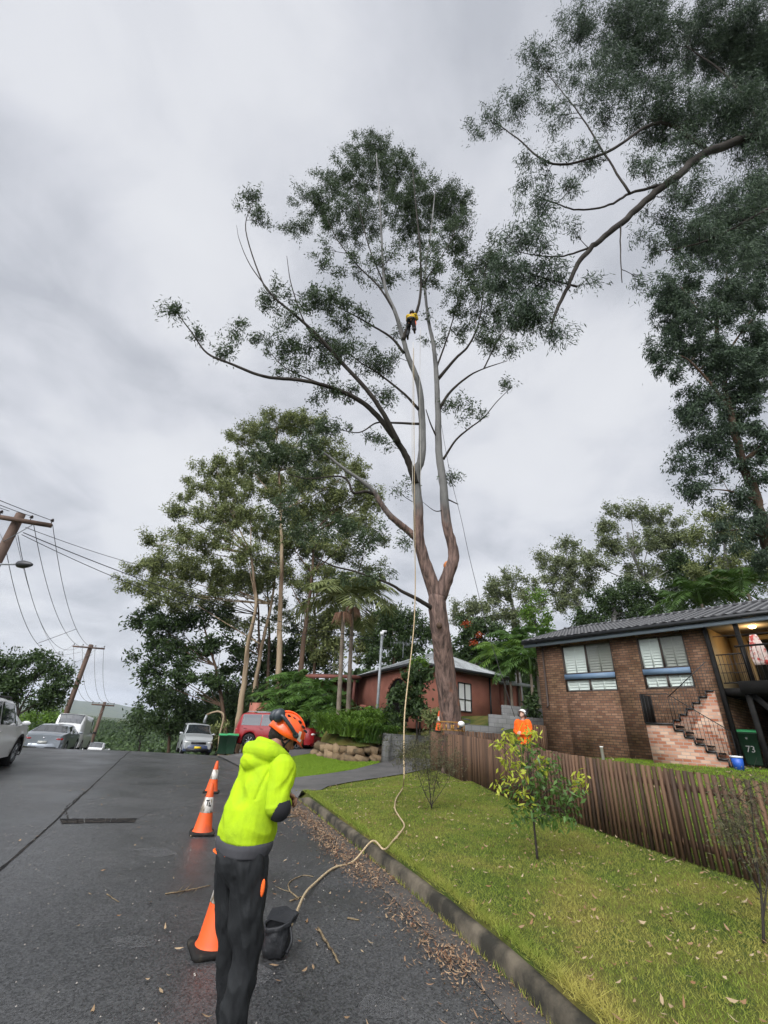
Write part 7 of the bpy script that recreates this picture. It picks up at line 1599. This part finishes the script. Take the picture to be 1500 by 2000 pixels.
def person(label, loc, yaw, J, head, wear, voxel=.007, extras=None):
    """J: joints in body space (x forward, y to the person's left)"""
    t = thing('person', label, 'person', loc, yaw); Mh = Matrix.Rotation(head['yaw'], 3, 'Z') @ Matrix.Rotation(head['pitch'], 3, 'Y') @ Matrix.Rotation(head.get('roll', 0), 3, 'X'); hc = np.array(head['c']); hs = head.get('hs', 1); T = lambda p: np.array(Mh @ Vector(p)) * hs + hc
    b = MB(); hip = np.array(J['hip']); ch = np.array(J['chest']); nk = np.array(J['neck'])
    cap_chain(b, [hip, lerp(hip, ch, .5), ch], [.125, .115, .13]); b.ell(ch + [0, 0, .02], (.11, .165, .13)); b.ell(hip, (.11, .15, .10))
    cap_chain(b, [ch + [0, 0, .08], nk, T((-.02, 0, -.06))], [.075, .060, .056])
    for s in ('L', 'R'):
        cap_chain(b, [J['sh' + s], J['el' + s]], [.052, .040]); cap_chain(b, [J['el' + s], J['wr' + s]], [.042, .027])
        cap_chain(b, [J['hp' + s], J['kn' + s]], [.085, .058]); cap_chain(b, [J['kn' + s], J['an' + s]], [.058, .038]); cap_chain(b, [np.array(J['an' + s]), np.array(J['toe' + s])], [.04, .032])
        hd = J['hand' + s]; hand_shapes(b, J['wr' + s], hd[0], hd[1], 1.0, hd[2] if len(hd) > 2 else .7, s == 'L')
    head_shapes(b, Mh, hc, hs)
    solid(b, 'body', wear.get('skin', 'skin'), t, voxel, 3)
    # eyes
    for y in (-1, 1):
        e = MB().ell(T((.0865, y * .030, .0)), (.009, .012, .007), 12, 8, rot=Mh); e.build('eye', 'ink', t, smooth=True)
    # trousers
    tr = MB(); k = wear.get('loose', 1)
    for s in ('L', 'R'):
        h_, kn, an = np.array(J['hp' + s]), np.array(J['kn' + s]), np.array(J['an' + s])
        cap_chain(tr, [h_ + [0, 0, .03], lerp(h_, kn, .5), kn, lerp(kn, an, .55), an + (an - kn) * .06], np.array([.110, .100, .083, .078, .070]) * k, 18)
    tr.ell(hip + [-.012, 0, 0], (.130, .168, .13)); cap_chain(tr, [hip + [0, -.03, .05], hip + [0, .03, .05]], [.125, .125])
    wst = J.get('waist', lerp(hip, ch, .28)); loft(tr, [(hip[0], 0, hip[2] - .02, .13, .165), (wst[0], 0, wst[2], .125, .16)])
    def ffold(v): return .019 * wear.get('fold', 1) * (noise.ridged_multi_fractal(Vector((v.x * 6, v.y * 6, v.z * 3.4 + v.x * 6)), 1, 2, 3, 1, 1.5) - 1.1) + .008 * noise.noise(Vector((v.x * 16, v.y * 16, v.z * 9 - v.x * 14)))
    solid(tr, 'trousers', wear['trouser'], t, voxel * 1.15, 5, fold=ffold)
    # top
    tp = MB(); hem = np.array(J.get('hem', lerp(hip, ch, .05))); tw = wear.get('topw', 1)
    rings = J.get('top_rings')
    if rings is None:
        rings = [(hem[0], 0, hem[2], .135 * tw, .175 * tw), (lerp(hem, ch, .5)[0], 0, lerp(hem, ch, .5)[2], .145 * tw, .185 * tw), (ch[0], 0, ch[2], .14 * tw, .19 * tw), (ch[0] * .6 + nk[0] * .4, 0, ch[2] + .10, .115 * tw, .165 * tw), (nk[0], 0, nk[2] + .0, .075, .09)]
    loft(tp, rings)
    sleeves = []
    for s in ('L', 'R'):
        sl_ = MB(); sleeves.append(sl_); sh, el, wr = np.array(J['sh' + s]), np.array(J['el' + s]), np.array(J['wr' + s]); cap_chain(sl_, [lerp(sh, [ch[0], 0, sh[2]], .3), sh, lerp(sh, el, .5), el], np.array([.078, .090, .082, .074]) * tw); cap_chain(sl_, [el, lerp(el, wr, .55), lerp(el, wr, .92)], np.array([.070, .060, .044]) * tw)
    for c in wear.get('top_extra', []): c(tp)
    def tfold(v):
        return wear.get('fold', 1) * (.008 * noise.noise(Vector((v.x * 7, v.y * 7, v.z * 4.5 + v.x * 5))) - .030 * max(0, noise.noise(Vector((v.x * 6 + v.z * 7, v.y * 7 - v.z * 5, v.z * 4 + 5))) - .05) + .004 * noise.noise(Vector((v.x * 19, v.y * 19, v.z * 12 + v.x * 14)))) - (.007 * math.exp(-((abs(v.y) - .148 - .10 * max(0, v.z - 1.36)) / .007) ** 2) if 1.24 < v.z < 1.47 else 0)
    top_o = solid(tp, wear.get('top_name', 'jacket'), wear['top'], t, voxel, 6, fold=tfold)
    def sfold(v): return wear.get('fold', 1) * (.007 * noise.noise(Vector((v.x * 8, v.y * 8, v.z * 16 + v.x * 9))) - .020 * max(0, noise.noise(Vector((v.x * 7 + 3, v.y * 7, v.z * 12 - v.x * 12))) - .08))
    for sl_ in sleeves: solid(sl_, 'sleeve', wear['top'], top_o, voxel, 5, fold=sfold)
    # boots
    for s in ('L', 'R'):
        an, toe = np.array(J['an' + s]), np.array(J['toe' + s]); bt = MB(); cap_chain(bt, [an + [0, 0, .06], an, an + [0, 0, -.03]], [.052, .052, .05]); cap_chain(bt, [an + [0, 0, -.035], lerp(an, toe, .6) + [0, 0, -.012], toe], [.050, .050, .044])
        solid(bt, 'boot', 'boot', t, voxel * 1.2, 3)
    # helmet
    hm = wear['helmet']; he = MB(); k_ = 36; rr = []; hh = 14
    for i in range(hh + 1):
        th = (math.pi * .5) * i / hh; 
        for j in range(k_):
            ph = 2 * math.pi * j / k_; x, y, z = math.cos(ph) * math.sin(th), math.sin(ph) * math.sin(th), math.cos(th); low = -.012 + .030 * math.cos(ph) * math.sin(th) ** 3 - .02 * (abs(math.sin(ph)) ** 3) * math.sin(th) ** 4
            rr.append(T((x * .140 - .005 + (.018 * max(0, math.cos(ph)) ** 4 if i == hh else 0), y * .116, .026 + z * .128 + (low if i == hh else low * (i / hh) ** 3) - (.0 if i < hh else .012))))
    he.add(rr, [[[i * k_ + j, (i + 1) * k_ + j, (i + 1) * k_ + (j + 1) % k_, i * k_ + (j + 1) % k_] for i in range(hh) for j in range(k_)]])
    # peak
    pk = []; npk = 13
    for r_, dz in ((.97, 0), (1.16, -.010)):
        for j in range(npk): a = -1.0 + 2.0 * j / (npk - 1); f = r_ if r_ < 1 else 1 + .22 * math.cos(a * 1.35) ; pk.append(T((math.cos(a) * .142 * f - .003, math.sin(a) * .117 * (1 + (f - 1) * .4), .022 + dz)))
    he.add(pk, [[[j, j + 1, npk + j + 1, npk + j] for j in range(npk - 1)]])
    ho = he.build('helmet', hm, t, smooth=True); md = ho.modifiers.new('s', 'SOLIDIFY'); md.thickness = .004
    rim = MB()
    if voxel < .008:
        # vents and ridges
        for sgn in (-1, 1):
            for i in range(5):
                a = .5 + i * .42; p = T((math.cos(a) * .118 - .004, sgn * .070, .028 + .098 + .004 * math.sin(a) - abs(i - 2) * .010)); MB().ell(p, (.016, .005, .008), 10, 6, rot=Mh).build('vent', 'ink', ho)
        MB().tube([T((math.cos(a) * .146 - .005, 0, .030 + math.sin(a) * .132)) for a in np.linspace(.25, 2.9, 20)], .007, 6).build('ridge', hm, ho, smooth=True)
    for sgn in ((-1, 1) if wear.get('muffs') else ()):
        m1 = MB(); a, c2, q = wear['muffs']; m1.tube(smooth_curve([T((.045, sgn * .118, .040)), T((-.02, sgn * .135, .055)), T((a[0] + .03, sgn * .128, a[2] + .01)), T((a[0], sgn * a[1], a[2]))], 4), [.013] * 13, 8); m1.ell(T((.05, sgn * .118, .038)), (.024, .012, .018), 12, 8, rot=Mh); m1.build('earmuff_arm', 'muff', ho, smooth=True)
        MB().ell(T((a[0], sgn * a[1], a[2])), (.040, .026, .047), 18, 12, rot=Mh).ell(T((a[0], sgn * (a[1] - .022), a[2])), (.036, .014, .043), 18, 12, rot=Mh).build('earmuff', 'muff', ho, smooth=True)
    # chin strap
    for sgn in (-1, 1):
        st_ = MB(); st_.tube(smooth_curve([T((.045, sgn * .100, .02)), T((.035, sgn * .080, -.05)), T((.055, sgn * .05, -.105)), T((.065, 0, -.128))], 4), .006, 6); st_.tube(smooth_curve([T((-.06, sgn * .090, .02)), T((-.01, sgn * .088, -.045)), T((.035, sgn * .080, -.055))], 4), .006, 6); st_.build('chin_strap', 'ink', ho)
    if extras: extras(t, T, Mh)
    return t

# ---- worker in the yellow hoodie, head bent, seen from behind his right side
def hood(mb):
    # hood bunched on the back of the neck
    cap_chain(mb, [(.085, -.085, 1.455), (.01, -.125, 1.475), (-.085, -.095, 1.495), (-.12, .0, 1.50), (-.085, .095, 1.495), (.01, .125, 1.475), (.085, .085, 1.455)], [.032, .045, .055, .060, .055, .045, .032], 14, 4)
    cap_chain(mb, [(-.07, -.085, 1.44), (-.15, 0, 1.43), (-.07, .085, 1.44)], [.045, .052, .045], 14)
    cap_chain(mb, [(.05, -.085, 1.50), (-.04, -.085, 1.535), (-.085, 0, 1.555), (-.04, .085, 1.535), (.05, .085, 1.50)], [.018, .022, .026, .022, .018], 12)
J1 = dict(hip=(-.085, 0, .93), chest=(-.02, 0, 1.30), neck=(.035, 0, 1.475), shL=(.0, .175, 1.405), shR=(.0, -.175, 1.405), elL=(.02, .225, 1.22), elR=(-.035, -.215, 1.225), wrL=(.19, .075, 1.20), wrR=(.185, -.01, 1.19),
    hpL=(-.08, .09, .90), hpR=(-.08, -.09, .90), knL=(.015, .10, .50), knR=(-.01, -.10, .51), anL=(.11, .09, .095), anR=(-.05, -.105, .095), toeL=(.27, .10, .045), toeR=(.11, -.125, .045), handL=((.75, -.6, .25), (.5, .5, .8), .75), handR=((.75, .6, .2), (.5, -.5, .8), .75),
    waist=(-.075, 0, 1.04), top_rings=[(-.07, 0, 1.00, .13, .175), (-.075, 0, 1.025, .155, .195), (-.07, 0, 1.07, .165, .20), (-.055, 0, 1.18, .165, .19), (-.03, 0, 1.30, .155, .18), (-.015, 0, 1.39, .135, .17), (.0, 0, 1.45, .115, .14), (.025, 0, 1.50, .08, .095)])
def w1_extras(t, T, Mh):
    for sgn in (-1, 1):
        # beard and hair
        pass
    b = MB(); 
    E = lambda p, r: b.ell(T(p), r, 16, 10, rot=Mh)
    E((.050, 0, -.090), (.045, .050, .045)); E((.020, 0, -.075), (.05, .060, .045)); E((.08, 0, -.085), (.028, .030, .030))
    solid(b, 'beard', 'hair', t, .006, 3, fold=lambda v: .004 * noise.noise(v * 60))
    b = MB(); b.ell(T((-.03, 0, .01)), (.085, .079, .085), 18, 12, rot=Mh); b.ell(T((-.06, 0, -.03)), (.05, .062, .06), 16, 10, rot=Mh); solid(b, 'hair', 'hair', t, .006, 3, fold=lambda v: .003 * noise.noise(v * 80))
    # safety glasses
    g = MB()
    for sgn in (-1, 1): g.ell(T((.098, sgn * .032, .002)), (.008, .026, .018), 12, 8, rot=Mh); g.tube([T((.095, sgn * .055, .006)), T((.05, sgn * .078, .008)), T((.0, sgn * .084, .004))], .004, 6)
    g.build('glasses', 'ink', t, smooth=True)
    # grey shirt hem below the hoodie and the orange edge of the trousers
    s = MB(); loft(s, [(-.085, 0, .955, .134, .178), (-.078, 0, 1.0, .150, .192), (-.075, 0, 1.03, .15, .192)]); solid(s, 'shirt_hem', 'hoodie_grey', t, .008, 3, fold=lambda v: .004 * noise.noise(v * 12))
    s = MB(); loft(s, [(-.112, .03, .953, .115, .152), (-.110, .03, .962, .117, .156)]); solid(s, 'waistband', 'orange_cloth', t, .008, 2)
    # elbow patches
    for sg, nm in ((-1, 'elR'), (1, 'elL')):
        el = np.array(J1[nm]); p = MB(); p.ell(el + [.014, sg * .010, -.016], (.074, .072, .072), 20, 14, rot=Matrix.Rotation(.5, 3, 'Y')); p.ell(el + [.055, -sg * .035, -.018], (.066, .063, .062), 20, 14)
        solid(p, 'elbow_patch', 'patch_black', t, .006, 3, cut=lambda v, el=el, sg=sg: (v.x - el[0]) * .7 + sg * (v.y - el[1]) * .7 < .012 + .5 * (v.z - el[2]) or v.z > el[2] + .055 )
    MB().ell((-.035, -.200, .83), (.012, .012, .04), 10, 8).build('pocket_tab', 'orange_cloth', t)
    h = [c for c in bpy.data.objects if c.parent == t and c.name.startswith('helmet')][0]
    for sgn in (-1, 1):
        V = [T(p) for p in ((.055, sgn * .111, .075), (.075, sgn * .103, .085), (.098, sgn * .094, .040), (.115, sgn * .080, .045), (.118, sgn * .080, .025), (.080, sgn * .104, .022))]; c = np.mean(V, 0)
        MB().add([v + (v - hcen) * 0 for v in V] if False else V, [[0, 1, 2, 5], [2, 3, 4, 5]]).build('sticker', 'sticker', h)
        h.children
w1 = person('man in lime yellow hoodie and orange helmet bending his head over his hands', (-.655, 3.3, .05), R(45), J1, dict(c=(.10, .0, 1.595), yaw=R(-26), pitch=R(34), hs=.90), dict(trouser='trouser', top='hoodie', top_name='hoodie', helmet='helmet_orange', muffs=((-.140, .100, .062), 0, 0), top_extra=[hood], topw=.98, fold=1.0, loose=.97), voxel=.006, extras=w1_extras)
w1['category'] = 'person'

# ---- worker in orange behind the fence, looking up
J2 = dict(hip=(0, 0, .95), chest=(-.01, 0, 1.30), neck=(-.005, 0, 1.48), shL=(0, .18, 1.41), shR=(0, -.18, 1.41), elL=(.02, .25, 1.16), elR=(.02, -.25, 1.16), wrL=(.20, .06, 1.10), wrR=(.20, -.06, 1.12), hpL=(0, .09, .92), hpR=(0, -.09, .92), knL=(.02, .11, .5), knR=(.02, -.11, .5), anL=(0, .12, .09), anR=(0, -.12, .09), toeL=(.15, .14, .045), toeR=(.15, -.14, .045), handL=((.3, -1, 0), (1, 0, .2), .5), handR=((.3, 1, 0), (1, 0, .2), .5), hem=(0, 0, .84))
p = aty(1021, 1412, 13.8)
def w2_extras(t, T, Mh):
    c = MB(); cap_chain(c, [(.13, .10, 1.40), (.165, .0, 1.22), (.15, -.06, 1.02)], [.012] * 3, 8); c.build('lanyard', 'yellow_cloth', t)
w2z = aty(1019, 1383, 13.8)[2] - 1.80
person('man in orange hi-vis shirt and white helmet behind the fence, arms folded, looking up', (p[0], p[1], w2z), R(215), J2, dict(c=(-.02, 0, 1.625), yaw=R(10), pitch=R(-32)), dict(trouser='trouser', top='hivis', top_name='shirt', helmet='helmet_white', muffs=((-.0, .118, -.01), 0, 0), topw=1.08, skin='skin_pale'), voxel=.012, extras=w2_extras)

# ---- climber hanging in his harness high in the tree
J3 = dict(hip=(0, 0, .95), chest=(.10, 0, 1.30), neck=(.14, 0, 1.48), shL=(.12, .18, 1.42), shR=(.12, -.18, 1.42), elL=(.26, .22, 1.30), elR=(.24, -.24, 1.28), wrL=(.40, .10, 1.46), wrR=(.38, -.08, 1.30), hpL=(.02, .09, .92), hpR=(.02, -.09, .92), knL=(.30, .16, .66), knR=(.16, -.16, .54), anL=(.22, .16, .26), anR=(-.08, -.18, .22), toeL=(.36, .18, .18), toeR=(.02, -.2, .10), handL=((.3, -.2, 1), (0, -1, 0), 1.0), handR=((.4, .3, .6), (0, 1, 0), 1.0), hem=(.0, 0, .92))
def w3_extras(t, T, Mh):
    h = MB(); 
    for z, r in ((.90, .155), (.96, .15)): h.lathe([(r, z), (r + .012, z), (r + .012, z + .05), (r, z + .05)], (0, 0, 0), 20, cap=False, sy=1.25)
    for s in (-1, 1): h.lathe([(.11, -.03), (.122, -.03), (.122, .03), (.11, .03)], (.08, s * .10, .84), 16, 'x', cap=False)
    h.build('harness', 'ink', t); MB().tube([(.02, -.2, .9), (.0, -.24, .7), (-.02, -.24, .55)], .02, 6).build('saw', 'cone_orange', t)
cp = aty(800, 662, 13.35); person('climber in yellow shirt and dark trousers hanging in a harness high in the gum', (cp[0], cp[1] - .35, cp[2] - .15), R(75), J3, dict(c=(.17, 0, 1.63), yaw=0, pitch=R(-5)), dict(trouser='trouser', top='yellow_cloth', top_name='shirt', helmet='muff', topw=.95), voxel=.012, extras=w3_extras)

# ------------------------------------------------------------------ air
def haze():
    m = bpy.data.materials.new('haze'); m.use_nodes = True; N = m.node_tree.nodes; N.clear(); o = N.new('ShaderNodeOutputMaterial'); v = N.new('ShaderNodeVolumePrincipled')
    v.inputs['Color'].default_value = (.80, .88, 1, 1); v.inputs['Density'].default_value = .00013; m.node_tree.links.new(v.outputs[0], o.inputs['Volume'])
    MATS['haze'] = m; tag(MB().bbox((-6400, -6400, -90), (6400, 6400, 260)).build('haze', 'haze'), kind='stuff')
haze()
